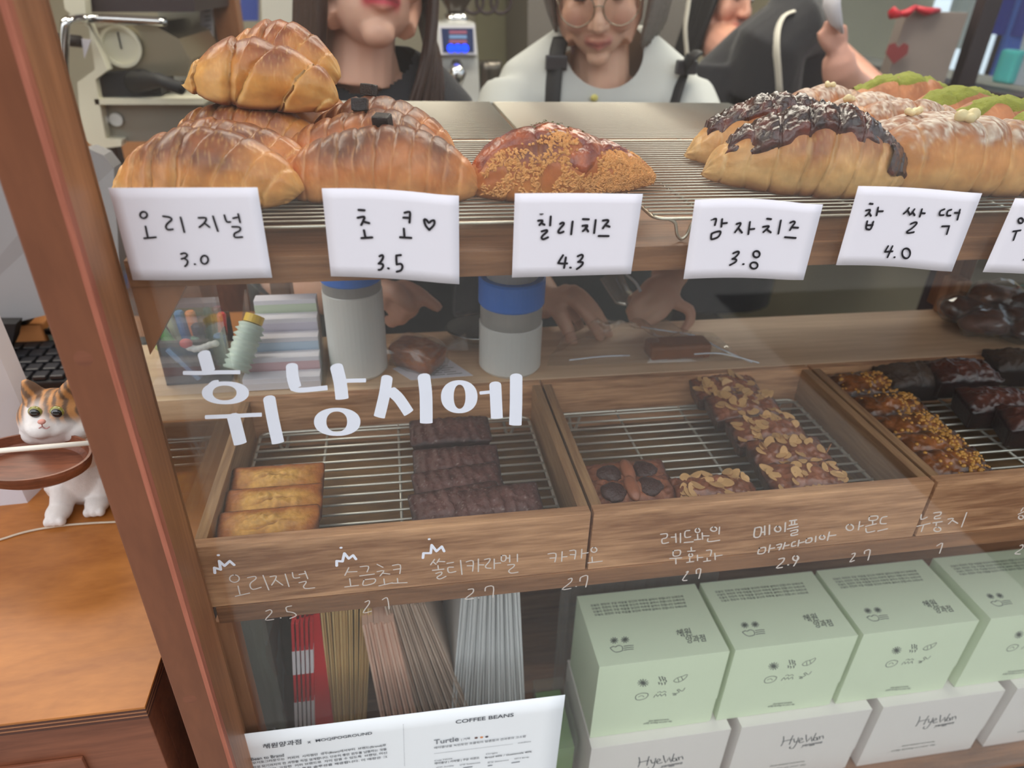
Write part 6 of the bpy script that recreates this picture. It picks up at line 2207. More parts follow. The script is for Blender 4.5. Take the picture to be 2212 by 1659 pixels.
# street seen through the window
sky_b = mat('street_white', s(232, 240, 246), 0.7)
single('street_building', box((4.2, -2.5, -0.04), (5.2, 7.0, 6.0)), mat('bright_facade', s(214, 226, 238), 0.8, var=0.1, vscale=2), 'pale building across the street, seen through the window', 'building')
struct('trim_2', box((1.75, -3, -0.09), (6, 8, -0.04)), M['pave'])['label'] = 'street pavement outside the right window'
for k, (px, w, c_, lab) in enumerate(((2168, 0.30, s(64, 76, 190), 'deep blue cloth banner outside the window'), (2205, 0.28, s(90, 130, 240), 'light blue awning flap at the right edge of the window'),
                                      (2062, 0.16, s(225, 238, 248), 'white banner outside the window, left of the dark mullion'))):
    q = pix(px, 90, 'x', 2.6)
    t = thing('street_banner', lab, 'banner', (2.6, q.y, -0.04), 0)
    z0 = [1.32, 1.12, 1.25][k]
    put('cloth', gridmesh('b', lambda i, j: Vector((2.6 + 0.02 * sin(i * 0.9 + k), q.y - w / 2 + w * i / 16 + 0.05 * (j / 6) * (k == 1), z0 + (2.3 - z0) * j / 6)), 17, 7), mat('banner_cloth', c_, 0.7), t)
    put('banner_pole', tube([(2.62, q.y + w / 2, -0.04), (2.62, q.y + w / 2, 2.35)], 0.015, 10), M['frame_dark'], t)
q = pix(2140, 145, 'x', 1.75)
single('cyan_bottle_rack', box((1.80, q.y - 0.03, SILL + 0.0), (1.84, q.y + 0.04, SILL + 0.09), 0.01), mat('cyan_plastic', s(110, 246, 250), 0.2, trans=0.3), 'bright cyan plastic case on the sill outside the window', 'case')
single('grey_satchel', prism([(1.82, pix(2212, 150, 'x', 1.8).y - 0.12, SILL), (1.82, pix(2180, 150, 'x', 1.8).y, SILL), (1.82, pix(2178, 130, 'x', 1.8).y, SILL + 0.14), (1.82, pix(2212, 110, 'x', 1.8).y - 0.12, SILL + 0.20)], (0.06, 0, 0)),
       mat('satchel', s(178, 184, 204), 0.7), 'pale grey satchel outside at the right edge', 'bag')
struct('trim_3', box((1.725, 0.0, SILL - 0.06), (1.95, 2.5, SILL - 0.001)), M['pave'])['label'] = 'outer stone sill of the right window'
# chairs and dark floor things under the counter line, far right
for k, (px, lab) in enumerate(((1800, 'dark stool with pale legs seen under the upper shelf'),)):
    q = pix(px, 640, 'y', 1.1)
    q.x = min(q.x, 0.95)
    t = thing('stool', lab, 'stool', (q.x, 1.1, 0), 0, 'stools in the dark')
    put('seat', lathe([(0, 0.62), (0.16, 0.62), (0.17, 0.635), (0.16, 0.65), (0, 0.65)], (q.x, 1.1, 0), 28), M['frame_dark'], t)
    for a in range(4):
        an = pi / 4 + a * pi / 2
        put('leg', tube([(q.x + 0.13 * cos(an), 1.1 + 0.13 * sin(an), 0.62), (q.x + 0.19 * cos(an), 1.1 + 0.19 * sin(an), 0.0)], 0.012, 8), mat('stool_leg', s(90, 92, 110), 0.4, 0.5) if a == 0 else bpy.data.materials['stool_leg'], t)
# ------------------------------------------------------------------ people


def T(pos, yaw=0, pitch=0, roll_=0):
    return Matrix.Translation(Vector(pos)) @ Matrix.Rotation(yaw, 4, 'Z') @ Matrix.Rotation(pitch, 4, 'X') @ Matrix.Rotation(roll_, 4, 'Y')


def head_parts(bm, H, ears=True):
    """H maps head space (x across, -y forward, z up; chin at -0.115, crown 0.115) to the world"""
    def b(c, r, sub=3):
        t = bmesh.new()
        bmesh.ops.create_icosphere(t, subdivisions=sub, radius=1)
        t.transform(H @ Matrix.Translation(Vector(c)) @ Matrix.Diagonal((r[0], r[1], r[2], 1)))
        merge(bm, t)

    def tb(pts, r, seg=10, flat=1.0):
        add_tube(bm, [H @ Vector(p) for p in pts], r, seg, flat=flat)
    b((0, 0.012, 0.030), (0.073, 0.090, 0.085))
    b((0, -0.010, -0.020), (0.064, 0.072, 0.072))
    b((0, -0.030, -0.062), (0.046, 0.050, 0.045))
    b((0, -0.062, -0.096), (0.020, 0.019, 0.017))
    for sx in (-1, 1):
        b((0.036 * sx, -0.052, -0.030), (0.026, 0.026, 0.030))
        b((0.030 * sx, -0.062, 0.022), (0.024, 0.018, 0.012))
        tb([(0.040 * sx, -0.030, -0.085), (0.056 * sx, 0.0, -0.055), (0.060 * sx, 0.014, -0.020)], [0.018, 0.020, 0.018])
        if ears:
            b((0.072 * sx, 0.010, -0.008), (0.007, 0.016, 0.028), 2)
    tb([(0, -0.078, 0.018), (0, -0.090, -0.008), (0, -0.100, -0.026)], [0.008, 0.0095, 0.011])
    b((0, -0.101, -0.030), (0.0105, 0.011, 0.009))
    for sx in (-1, 1):
        b((0.011 * sx, -0.091, -0.033), (0.008, 0.009, 0.007))
    tb([(-0.022, -0.074, -0.062), (-0.008, -0.0865, -0.0575), (0, -0.087, -0.0585), (0.008, -0.0865, -0.0575), (0.022, -0.074, -0.062)], [0.003, 0.0058, 0.0052, 0.0058, 0.003])
    tb([(-0.020, -0.074, -0.065), (0, -0.0860, -0.0700), (0.020, -0.074, -0.065)], [0.003, 0.0078, 0.003])
    tb([(0, 0.020, -0.05), (0, 0.030, -0.15)], [0.050, 0.052], 16)


def skin_paint(H, base=s(226, 180, 156), lip=s(196, 104, 104)):
    Hi = H.inverted()

    def f(p, n):
        q = Hi @ p
        c = lerp(base, s(206, 148, 122), 0.35 + 0.6 * nz(p, 14, 3))
        if q.y < -0.060 and abs(q.x) < 0.026:
            w = exp(-((q.z + 0.0635) / 0.0082) ** 2) * sm(0.027, 0.017, abs(q.x))
            c = lerp(c, lip, min(1, w * 1.3))
            c = lerp(c, s(110, 50, 50), exp(-((q.z + 0.0635) / 0.0014) ** 2) * sm(0.024, 0.016, abs(q.x)) * 0.7)
        ch = exp(-(((abs(q.x) - 0.04) / 0.02) ** 2 + ((q.z + 0.035) / 0.02) ** 2)) if q.y < -0.03 else 0
        c = lerp(c, s(222, 150, 136), ch * 0.4)
        return c
    return f


def hand(bm, wrist, palm, fingers, thumb, r=0.0085, wr=0.024):
    """wrist, palm centre, four finger chains and a thumb chain, all world points"""
    wrist, palm = Vector(wrist), Vector(palm)
    ks = [Vector(f[0]) for f in fingers]
    add_tube(bm, [wrist, wrist.lerp(palm, 0.5), palm], [wr, wr * 1.02, wr * 0.95], 14, flat=0.72)
    for i, f in enumerate(fingers):
        rr = r * (1.0, 1.05, 1.0, 0.86)[i]
        pts = smooth_path([wrist.lerp(palm, 0.6)] + [Vector(p) for p in f], 3)
        n = len(pts)
        add_tube(bm, pts, [rr * (1.25 - 0.45 * k / (n - 1)) for k in range(n)], 12)
        ball(bm, pts[-1], rr * 0.82, 2)
        ball(bm, ks[i], rr * 1.28, 2)
    for a, b_ in zip(ks, ks[1:]):
        add_tube(bm, [wrist.lerp((a + b_) / 2, 0.35), (a + b_) / 2], [0.015, r * 1.15], 10)
    pts = smooth_path([wrist.lerp(palm, 0.35)] + [Vector(p) for p in thumb], 3)
    n = len(pts)
    add_tube(bm, pts, [r * 1.55 * (1 - 0.42 * k / (n - 1)) for k in range(n)], 12)
    ball(bm, pts[-1], r * 0.95, 2)


def loft(bm, secs, seg=26, p=2.4):
    """sections (cx, cy, cz, rx, ry)"""
    rings = []
    for (cx_, cy_, cz_, rx, ry) in secs:
        ring_ = []
        for k in range(seg):
            a = 2 * pi * k / seg
            ca, sa = cos(a), sin(a)
            e = 2 / p
            ring_.append(bm.verts.new((cx_ + rx * math.copysign(abs(ca) ** e, ca), cy_ + ry * math.copysign(abs(sa) ** e, sa), cz_)))
        rings.append(ring_)
    for a, b_ in zip(rings, rings[1:]):
        for k in range(seg):
            bm.faces.new((a[k], a[(k + 1) % seg], b_[(k + 1) % seg], b_[k]))
    bm.faces.new(list(reversed(rings[0])))
    bm.faces.new(rings[-1])
    return bm


def cutabove(me, test):
    bm = bmesh.new()
    bm.from_mesh(me)
    bmesh.ops.delete(bm, geom=[v for v in bm.verts if test(v.co)], context='VERTS')
    bm.to_mesh(me)
    bm.free()
    return me


def eyes(H, parent, x=0.031, z=0.008, down=False):
    for sx in (-1, 1):
        bm = bmesh.new()
        t = bmesh.new()
        bmesh.ops.create_icosphere(t, subdivisions=3, radius=1)
        t.transform(H @ Matrix.Translation((x * sx, -0.0675, z)) @ Matrix.Diagonal((0.0125, 0.010, 0.0062, 1)))
        merge(bm, t)
        if down:
            put('eyelid', bm, bpy.data.materials.get('lid') or mat('lid', s(208, 160, 138), 0.5), parent, smooth=True)
        else:
            put('eye', bm, bpy.data.materials.get('eye_white') or mat('eye_white', s(216, 208, 202), 0.2), parent, smooth=True)
        bm = bmesh.new()
        t = bmesh.new()
        bmesh.ops.create_icosphere(t, subdivisions=2, radius=1)
        t.transform(H @ Matrix.Translation((x * sx, -0.0745, z - (0.005 if down else 0.002))) @ Matrix.Diagonal((0.0105 if down else 0.0058, 0.003, 0.0014 if down else 0.0054, 1)))
        merge(bm, t)
        put('iris', bm, bpy.data.materials.get('iris_dark') or mat('iris_dark', s(40, 26, 22), 0.1), parent, smooth=True)


def strands(parent, name, pts_list, r, m):
    bm = bmesh.new()
    for pts in pts_list:
        q = smooth_path(pts, 4)
        n = len(q)
        add_tube(bm, q, [r * (1.0 - 0.65 * (k / (n - 1)) ** 2) for k in range(n)], 8, flat=0.8)
    return put(name, bm, m, parent, smooth=True)


HAIR_B = mat('dark_brown_hair', s(62, 42, 34), 0.45, var=0.35, vscale=160, bump=0.4, bscale=500)
HAIR_G = mat('ash_hair', s(126, 120, 114), 0.5, var=0.35, vscale=160, bump=0.4, bscale=500)
HAIR_K = mat('black_hair', s(22, 20, 22), 0.4, var=0.3, vscale=160)

# --- person 1: long brown hair, black top, pointing hand
X1, Y1 = -0.035, 0.70
H1 = T((-0.020, Y1 + 0.045, 1.487), D(16), D(-8), D(7)) @ Matrix.Scale(1.15, 4)
p1 = thing('person', 'person with long brown hair and red lips in a black top, pointing with one hand', 'person', (X1, Y1 + 0.08, 0))
bm = bmesh.new()
head_parts(bm, H1, False)
nk = H1 @ Vector((0, 0.028, -0.12))
add_tube(bm, [nk + Vector((0, 0, 0.02)), Vector((X1 + 0.005, Y1 + 0.085, 1.315)), Vector((X1, Y1 + 0.09, 1.26))], [0.050, 0.052, 0.075], 18)
loft(bm, [(X1, Y1 + 0.12, 0.86, 0.13, 0.085), (X1, Y1 + 0.11, 1.05, 0.125, 0.08), (X1, Y1 + 0.09, 1.22, 0.15, 0.075), (X1, Y1 + 0.09, 1.29, 0.13, 0.055), (X1, Y1 + 0.085, 1.325, 0.06, 0.04)])
W1 = pix(812, 628, 'y', 0.372)
armR = [Vector((X1 - 0.155, Y1 + 0.08, 1.27)), Vector((X1 - 0.175, Y1 - 0.03, 1.13)), pix(640, 618, 'y', 0.50), W1]
add_tube(bm, smooth_path(armR, 5), [0.045 - 0.022 * k / 15 for k in range(16)], 16)
fk = lambda a, b, y: pix(a, b, 'y', y)
hand(bm, W1, fk(846, 640, 0.366),
     [[fk(872, 622, 0.358), fk(903, 634, 0.350), fk(928, 652, 0.345), fk(944, 663, 0.343)],
      [fk(872, 640, 0.352), fk(893, 652, 0.345), fk(886, 674, 0.352), fk(868, 672, 0.362)],
      [fk(862, 656, 0.356), fk(874, 672, 0.350), fk(866, 690, 0.357), fk(852, 684, 0.366)],
      [fk(850, 668, 0.362), fk(856, 686, 0.358), fk(846, 698, 0.364), fk(838, 690, 0.372)]],
     [fk(850, 628, 0.345), fk(872, 648, 0.336), fk(884, 660, 0.338)], 0.0085, 0.021)
armL = [Vector((X1 + 0.155, Y1 + 0.08, 1.27)), Vector((X1 + 0.19, Y1 + 0.07, 1.10)), Vector((X1 + 0.17, Y1 - 0.02, 0.95)), Vector((X1 + 0.11, Y1 - 0.10, 0.90))]
add_tube(bm, smooth_path(armL, 5), [0.045 - 0.022 * k / 15 for k in range(16)], 16)
me = fuse(bm, 0.0032, 4)
paint(me, skin_paint(H1, s(230, 184, 160), s(206, 70, 84)))
put('body', me, M['skin'], p1)
eyes(H1, p1)
bm = bmesh.new()
loft(bm, [(X1, Y1 + 0.12, 0.80, 0.15, 0.10), (X1, Y1 + 0.11, 1.02, 0.148, 0.098), (X1, Y1 + 0.09, 1.20, 0.172, 0.090), (X1, Y1 + 0.085, 1.29, 0.168, 0.072), (X1, Y1 + 0.085, 1.338, 0.122, 0.055), (X1, Y1 + 0.085, 1.362, 0.074, 0.054)])
add_tube(bm, smooth_path(armR[:2] + [armR[1].lerp(armR[2], 0.75)], 5), [0.062 - 0.014 * k / 10 for k in range(11)], 16)
add_tube(bm, smooth_path(armL[:3], 5), [0.062 - 0.012 * k / 10 for k in range(11)], 16)
me = fuse(bm, 0.006, 5)
cutabove(me, lambda p: (p.z > 1.305 + 9.0 * (p.x - X1) ** 2 and abs(p.x - X1) < 0.075 and p.y < Y1 + 0.10) or p.z > 1.362)
put('black_top', me, M['black_cloth'], p1)
sl = []
for k in range(30):
    f = k / 29
    a0 = H1 @ Vector((0.074 + 0.008 * sin(k), -0.01 + 0.06 * f, 0.06))
    b0 = H1 @ Vector((0.080, -0.022 + 0.05 * f, -0.05))
    tip = Vector((X1 + 0.060 + 0.055 * f + 0.008 * sin(k * 2.3), Y1 + 0.015 + 0.015 * f, 1.250 + 0.03 * sin(k * 1.3)))
    sl.append([a0, b0, b0.lerp(tip, 0.5) + Vector((0.008, -0.012, 0)), tip])
    a0 = H1 @ Vector((-0.070 - 0.006 * sin(k), -0.035 + 0.07 * f, 0.06))
    b0 = H1 @ Vector((-0.074 + 0.012 * (1 - f), -0.045 + 0.07 * f, -0.05))
    tip = Vector((X1 - 0.075 - 0.045 * f, Y1 + 0.03 + 0.02 * f, 1.22 + 0.03 * sin(k * 1.7)))
    sl.append([a0, b0, b0.lerp(tip, 0.5), tip])
strands(p1, 'long_hair', sl, 0.012, HAIR_B)
bm = bmesh.new()
t_ = bmesh.new()
bmesh.ops.create_icosphere(t_, subdivisions=4, radius=1)
t_.transform(H1 @ Matrix.Translation((0, 0.026, 0.042)) @ Matrix.Diagonal((0.088, 0.098, 0.092, 1)))
merge(bm, t_)
put('hair_crown', bm, HAIR_B, p1, smooth=True)

# --- person 2: glasses, grey tee, black straps
X2, Y2 = 0.385, 0.90
H2 = T((0.360, Y2 + 0.0, 1.458), D(-14), D(22), D(-4))
p2 = thing('person', 'person with round glasses in a light grey tee with black shoulder straps, packing a cake', 'person', (X2, Y2 + 0.1, 0))
bm = bmesh.new()
head_parts(bm, H2)
nk = H2 @ Vector((0, 0.03, -0.11))
add_tube(bm, [nk + Vector((0, 0, 0.03)), Vector((X2 + 0.004, Y2 + 0.045, 1.30)), Vector((X2, Y2 + 0.06, 1.25))], [0.052, 0.054, 0.085], 18)
loft(bm, [(X2, Y2 + 0.12, 0.86, 0.15, 0.09), (X2, Y2 + 0.10, 1.05, 0.15, 0.09), (X2, Y2 + 0.07, 1.20, 0.165, 0.08), (X2, Y2 + 0.06, 1.27, 0.14, 0.06), (X2, Y2 + 0.055, 1.31, 0.06, 0.04)])
WL = pix(1178, 655, 'y', 0.372)
WR = pix(1445, 598, 'y', 0.372)
aL = [Vector((X2 - 0.165, Y2 + 0.045, 1.275)), Vector((X2 - 0.22, Y2 - 0.10, 1.12)), Vector((0.165, 0.55, 1.11)), WL]
aR = [Vector((X2 + 0.170, Y2 + 0.045, 1.275)), Vector((X2 + 0.20, Y2 - 0.12, 1.13)), Vector((0.42, 0.52, 1.18)), WR]
for a_ in (aL, aR):
    add_tube(bm, smooth_path(a_, 5), [0.048 - 0.025 * k / 15 for k in range(16)], 16)
hand(bm, WL, fk(1205, 655, 0.362),
     [[fk(1228, 640, 0.345), fk(1262, 672, 0.330), fk(1284, 706, 0.322), fk(1296, 728, 0.320)],
      [fk(1238, 632, 0.352), fk(1276, 662, 0.342), fk(1302, 700, 0.334), fk(1314, 728, 0.330)],
      [fk(1222, 630, 0.362), fk(1262, 652, 0.358), fk(1296, 690, 0.352), fk(1306, 712, 0.350)],
      [fk(1208, 636, 0.368), fk(1236, 672, 0.362), fk(1250, 700, 0.358), fk(1256, 716, 0.356)]],
     [fk(1205, 672, 0.338), fk(1224, 706, 0.326), fk(1236, 740, 0.318)], 0.0080, 0.020)
hand(bm, WR, fk(1434, 622, 0.358),
     [[fk(1404, 632, 0.345), fk(1382, 650, 0.335), fk(1368, 664, 0.333), fk(1362, 672, 0.335)],
      [fk(1420, 650, 0.338), fk(1398, 670, 0.328), fk(1378, 682, 0.328), fk(1368, 686, 0.331)],
      [fk(1436, 662, 0.338), fk(1420, 682, 0.328), fk(1400, 694, 0.328), fk(1386, 698, 0.331)],
      [fk(1462, 655, 0.345), fk(1488, 668, 0.336), fk(1492, 690, 0.330), fk(1478, 710, 0.328)]],
     [fk(1408, 618, 0.352), fk(1388, 636, 0.348), fk(1366, 648, 0.346)], 0.0082, 0.021)
me = fuse(bm, 0.0032, 4)
paint(me, skin_paint(H2, s(224, 182, 156), s(196, 118, 108)))
put('body', me, M['skin'], p2)
eyes(H2, p2, down=True)
bm = bmesh.new()
for sx in (-1, 1):
    add_tube(bm, [H2 @ Vector((sx * a, -0.078 + 0.1 * abs(a - 0.03), z)) for a, z in ((0.015, 0.030), (0.032, 0.034), (0.048, 0.028))], [0.0015, 0.0028, 0.001], 8)
put('eyebrows', bm, HAIR_G, p2, smooth=True)['label'] = 'thin grey brown eyebrows'
gl_ = bmesh.new()
for sx in (-1, 1):
    ringp = [H2 @ Vector((sx * 0.036 + 0.029 * cos(2 * pi * k / 28), -0.098 + 0.012 * abs(cos(2 * pi * k / 28)) * (1 if cos(2 * pi * k / 28) * sx > 0 else 0), -0.002 + 0.027 * sin(2 * pi * k / 28))) for k in range(28)]
    add_tube(gl_, ringp, 0.0013, 8, closed=True)
    add_tube(gl_, [H2 @ Vector((sx * 0.065, -0.088, 0.004)), H2 @ Vector((sx * 0.076, -0.03, 0.004)), H2 @ Vector((sx * 0.076, 0.02, 0.0))], 0.0012, 8)
add_tube(gl_, [H2 @ Vector((-0.008, -0.101, 0.002)), H2 @ Vector((0, -0.104, 0.006)), H2 @ Vector((0.008, -0.101, 0.002))], 0.0012, 8)
put('glasses', gl_, mat('glasses_wire', s(176, 160, 140), 0.25, 0.8), p2, smooth=True)
bm = bmesh.new()
loft(bm, [(X2, Y2 + 0.12, 0.80, 0.17, 0.105), (X2, Y2 + 0.10, 1.02, 0.172, 0.108), (X2, Y2 + 0.07, 1.18, 0.195, 0.100), (X2 + 0.003, Y2 + 0.055, 1.275, 0.200, 0.084), (X2 + 0.006, Y2 + 0.055, 1.325, 0.182, 0.064), (X2 + 0.008, Y2 + 0.06, 1.362, 0.125, 0.054), (X2 + 0.008, Y2 + 0.06, 1.392, 0.078, 0.050)])
for a_ in (aL, aR):
    add_tube(bm, smooth_path(a_[:2] + [a_[1].lerp(a_[2], 0.25)], 5), [0.056 + 0.004 * k / 10 for k in range(11)], 16)
me = fuse(bm, 0.006, 22)
neckc = Vector((X2 - 0.004, Y2 - 0.02, 1.356))
cutabove(me, lambda p: (((p.x - neckc.x) / 0.072) ** 2 + ((p.z - neckc.z) / 0.062) ** 2 < 1 and p.y < Y2 + 0.075) or (p.z > 1.345 and abs(p.x - neckc.x) < 0.066))
bm = bmesh.new()
bm.from_mesh(me)
for v in bm.verts:
    if v.is_boundary and v.co.y < Y2 + 0.1:
        dx_, dz_ = (v.co.x - neckc.x) / 0.072, (v.co.z - neckc.z) / 0.062
        l = sqrt(dx_ * dx_ + dz_ * dz_)
        if 0.9 < l < 1.35:
            v.co.x, v.co.z = neckc.x + dx_ / l * 0.072, neckc.z + dz_ / l * 0.062
bm.to_mesh(me)
bm.free()
put('grey_tee', me, M['grey_tee'], p2)
from mathutils.bvhtree import BVHTree
dg = bpy.context.evaluated_depsgraph_get()
bv = BVHTree.FromPolygons([v.co + Vector((0, 0, 0)) for v in me.vertices], [tuple(f.vertices) for f in me.polygons])
base2 = wm(p2)


def onshirt(px, py, off=0.004):
    d = (RW @ Vector((px - CX, -(py - CY), F_PX))).normalized()
    o_ = base2.inverted() @ CAM
    h = bv.ray_cast(o_, d)
    if h[0] is None:
        return pix(px, py, 'y', Y2 - 0.03)
    return base2 @ (h[0] + h[1] * off * (1 if h[1].dot(d) < 0 else -1))


for k, pts in enumerate(([(1212, 84), (1205, 110), (1198, 150), (1194, 190), (1192, 225), (1190, 250)], [(1508, 112), (1488, 130), (1474, 155), (1462, 190), (1452, 225), (1446, 250)])):
    cl = smooth_path([onshirt(a, b, 0.003) for a, b in pts], 3)
    bm = bmesh.new()
    add_tube(bm, cl, 0.0155, 10, flat=0.28)
    put('shoulder_strap', bm, M['dark'], p2, smooth=True, label='wide black webbing strap')
    c_ = cl[5]
    put('strap_buckle', box((c_.x - 0.019, c_.y - 0.012, c_.z - 0.012), (c_.x + 0.019, c_.y + 0.002, c_.z + 0.012), 0.003), mat('buckle', s(58, 56, 60), 0.35), p2)
bm = bmesh.new()
loft(bm, [(X2, Y2 + 0.115, 0.60, 0.185, 0.118), (X2, Y2 + 0.115, 0.80, 0.178, 0.118), (X2, Y2 + 0.098, 1.02, 0.178, 0.122), (X2, Y2 + 0.075, 1.16, 0.150, 0.118)])
put('apron', fuse(bm, 0.008, 3), M['dark_cloth'], p2)
bm = bmesh.new()
q = onshirt(1282, 212, 0.006)
ball(bm, q, (0.007, 0.004, 0.006), 3)
put('yellow_badge', bm, mat('badge_yellow', s(222, 212, 120), 0.4), p2, smooth=True)
sl = []
for k in range(26):
    f = k / 25
    for sx in ((1, -1) if k % 3 == 0 else (1,)):
        a0 = H2 @ Vector((sx * 0.060, 0.0 + 0.05 * f, 0.09))
        b0 = H2 @ Vector((sx * (0.086 + 0.006 * sin(k * 3)), -0.02 + 0.07 * f, 0.0))
        tip = H2 @ Vector((sx * (0.078 if sx > 0 else 0.074), -0.028 + 0.09 * f, (-0.092 if sx > 0 else -0.065) + 0.012 * sin(k * 1.9)))
        if sx > 0:
            b0 = H2 @ Vector((0.088 + 0.030 * f, -0.02 + 0.07 * f, 0.0))
            tip = H2 @ Vector((0.074 + 0.045 * f, -0.03 + 0.09 * f, -0.095 + 0.012 * sin(k * 1.9)))
        sl.append([a0, b0, tip])
strands(p2, 'short_hair', sl, 0.011, HAIR_G)
bm = bmesh.new()
t_ = bmesh.new()
bmesh.ops.create_icosphere(t_, subdivisions=4, radius=1)
t_.transform(H2 @ Matrix.Translation((0, 0.03, 0.048)) @ Matrix.Diagonal((0.089, 0.098, 0.090, 1)))
merge(bm, t_)
put('hair_crown', bm, HAIR_G, p2, smooth=True)
# clear film tube in the right hand of person 2
t = thing('film_sleeve', 'clear plastic sleeve with bright edges held in the hand', 'sleeve', fk(1345, 640, 0.36))
bm = bmesh.new()
add_tube(bm, [fk(1318, 590, 0.365), fk(1345, 640, 0.35), fk(1382, 655, 0.342)], [0.022, 0.019, 0.010], 16, flat=0.4)
put('film', bm, M['cello'], t)
bm = tube(smooth_path([fk(1352, 592, 0.352), fk(1372, 610, 0.346), fk(1384, 630, 0.340)], 4), 0.0018, 8)
put('bright_edge', bm, mat('film_edge', s(226, 232, 240), 0.1), t, smooth=True)

# --- person 3: black sweater, white apron straps, turned away to the right
X3, Y3 = 1.045, 1.52
H3 = T((0.975, Y3 + 0.24, 1.438), D(24), D(10), D(6))
p3 = thing('person', 'person with black hair in a black sweater with white apron straps', 'person', (X3, Y3 + 0.1, 0))
bm = bmesh.new()
head_parts(bm, H3)
add_tube(bm, [H3 @ Vector((0, 0.03, -0.10)), Vector((X3 - 0.05, Y3 + 0.05, 1.27))], [0.052, 0.07], 16)
loft(bm, [(X3, Y3 + 0.1, 0.80, 0.15, 0.09), (X3, Y3 + 0.09, 1.05, 0.15, 0.09), (X3, Y3 + 0.07, 1.26, 0.15, 0.07), (X3 - 0.02, Y3 + 0.06, 1.34, 0.08, 0.05)])
hr = [Vector((X3 + 0.17, Y3 + 0.02, 1.30)), Vector((X3 + 0.20, Y3 - 0.25, 1.20)), pix(1830, 185, 'y', 0.98), pix(1810, 118, 'y', 0.96)]
add_tube(bm, smooth_path(hr, 5), [0.050 - 0.022 * k / 15 for k in range(16)], 16)
hw = pix(1810, 118, 'y', 0.96)
fz = lambda a, b, y=0.95: pix(a, b, 'y', y)
hand(bm, hw, fz(1806, 100), [[fz(1792, 84), fz(1788, 64), fz(1786, 50)], [fz(1802, 82), fz(1800, 60), fz(1798, 46)], [fz(1812, 82), fz(1812, 62), fz(1810, 48)], [fz(1822, 86), fz(1824, 70), fz(1824, 58)]],
     [fz(1790, 100), fz(1778, 86), fz(1772, 74)], 0.0085, 0.022)
me = fuse(bm, 0.005, 4)
paint(me, skin_paint(H3, s(214, 160, 142), s(190, 100, 100)))
put('body', me, M['skin'], p3)
eyes(H3, p3)
bm = bmesh.new()
loft(bm, [(X3, Y3 + 0.1, 0.55, 0.18, 0.13), (X3, Y3 + 0.09, 0.95, 0.18, 0.12), (X3, Y3 + 0.08, 1.15, 0.20, 0.12), (X3 + 0.01, Y3 + 0.06, 1.27, 0.205, 0.10), (X3 + 0.05, Y3 + 0.06, 1.36, 0.155, 0.075), (X3 + 0.07, Y3 + 0.07, 1.42, 0.09, 0.055)])
add_tube(bm, [Vector((X3 - 0.17, Y3 + 0.03, 1.27)), Vector((X3 - 0.19, Y3 - 0.02, 1.0)), Vector((X3 - 0.10, Y3 - 0.16, 0.9))], [0.075, 0.065, 0.05], 16)
add_tube(bm, [pix(1640, 190, 'y', Y3 - 0.02), pix(1668, 95, 'y', Y3 - 0.05), pix(1715, 55, 'y', Y3 - 0.04), pix(1748, 62, 'y', Y3 - 0.0)], [0.11, 0.095, 0.085, 0.070], 18)
ball(bm, pix(1712, 40, 'y', Y3 - 0.02), 0.078, 3)
ball(bm, pix(1752, 60, 'y', Y3), 0.072, 3)
me = fuse(bm, 0.008, 5)
put('black_sweater', me, M['black_cloth'], p3)
WST = mat('white_apron_strap', s(226, 222, 210), 0.7)
bv3 = BVHTree.FromPolygons([v.co.copy() for v in me.vertices], [tuple(f.vertices) for f in me.polygons])
inv3 = wm(p3).inverted()
cl = []
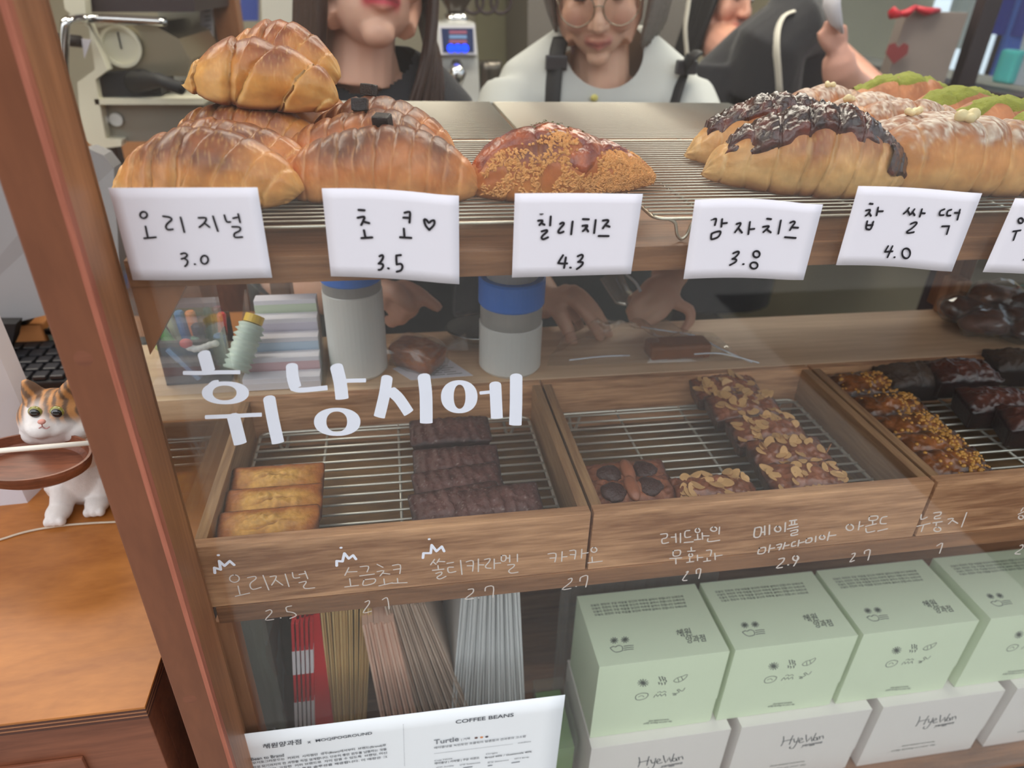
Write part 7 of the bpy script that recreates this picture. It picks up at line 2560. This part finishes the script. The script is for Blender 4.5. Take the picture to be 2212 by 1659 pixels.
for a, b in [(p.x, p.y) for p in smooth_path([(1716, 24, 0), (1694, 34, 0), (1680, 60, 0), (1676, 100, 0), (1680, 160, 0), (1684, 230, 0), (1682, 300, 0)], 3)]:
    d = (RW @ Vector((a - CX, -(b - CY), F_PX))).normalized()
    h = bv3.ray_cast(inv3 @ CAM, d)
    if h[0] is not None:
        cl.append(wm(p3) @ (h[0] - d * 0.004))
if len(cl) > 2:
    put('apron_strap', add_tube(bmesh.new(), cl, 0.0125, 10, flat=0.28), WST, p3, smooth=True)
cl = smooth_path([pix(a, b, 'y', 1.30) for a, b in ((1492, -60), (1488, 0), (1480, 60), (1484, 120), (1488, 200), (1486, 300))], 3)
cl = [Vector((cl[0].x + 0.004, 1.30, 2.419))] + cl
single('hanging_strap', add_tube(bmesh.new(), cl, 0.0105, 10, flat=0.3), WST, 'white strap hanging down beside the person with glasses', 'strap', smooth=True)
sl = []
for k in range(30):
    f = k / 29
    a0 = H3 @ Vector((-0.06 - 0.01 * sin(k), -0.03 + 0.08 * f, 0.08))
    b0 = H3 @ Vector((-0.086, -0.045 + 0.08 * f, -0.01))
    tip = H3 @ Vector((-0.090 + 0.012 * sin(k * 2), -0.045 + 0.08 * f, -0.20))
    sl.append([a0, b0, tip])
    sl.append([H3 @ Vector((0.06, -0.01 + 0.06 * f, 0.08)), H3 @ Vector((0.088, -0.01 + 0.06 * f, 0.0)), H3 @ Vector((0.085, 0.0 + 0.06 * f, -0.15))])
strands(p3, 'black_hair', sl, 0.013, HAIR_K)
bm = bmesh.new()
t_ = bmesh.new()
bmesh.ops.create_icosphere(t_, subdivisions=4, radius=1)
t_.transform(H3 @ Matrix.Translation((0, 0.028, 0.045)) @ Matrix.Diagonal((0.089, 0.100, 0.090, 1)))
merge(bm, t_)
put('hair_crown', bm, HAIR_K, p3, smooth=True)
t = thing('white_tissue', 'white crumpled tissue held up beside the black sweater', 'tissue', fz(1790, 40, 0.93))
bm = bmesh.new()
add_tube(bm, [fz(1800, -30, 0.935), fz(1796, 10, 0.93), fz(1806, 50, 0.93), fz(1818, 72, 0.93)], [0.022, 0.024, 0.018, 0.006], 14, flat=0.4)
for v in bm.verts:
    v.co += Vector((1, 1, 1)) * 0.006 * nz(v.co, 50, 2)
put('tissue_sheet', bm, M['paper'], t, smooth=True)
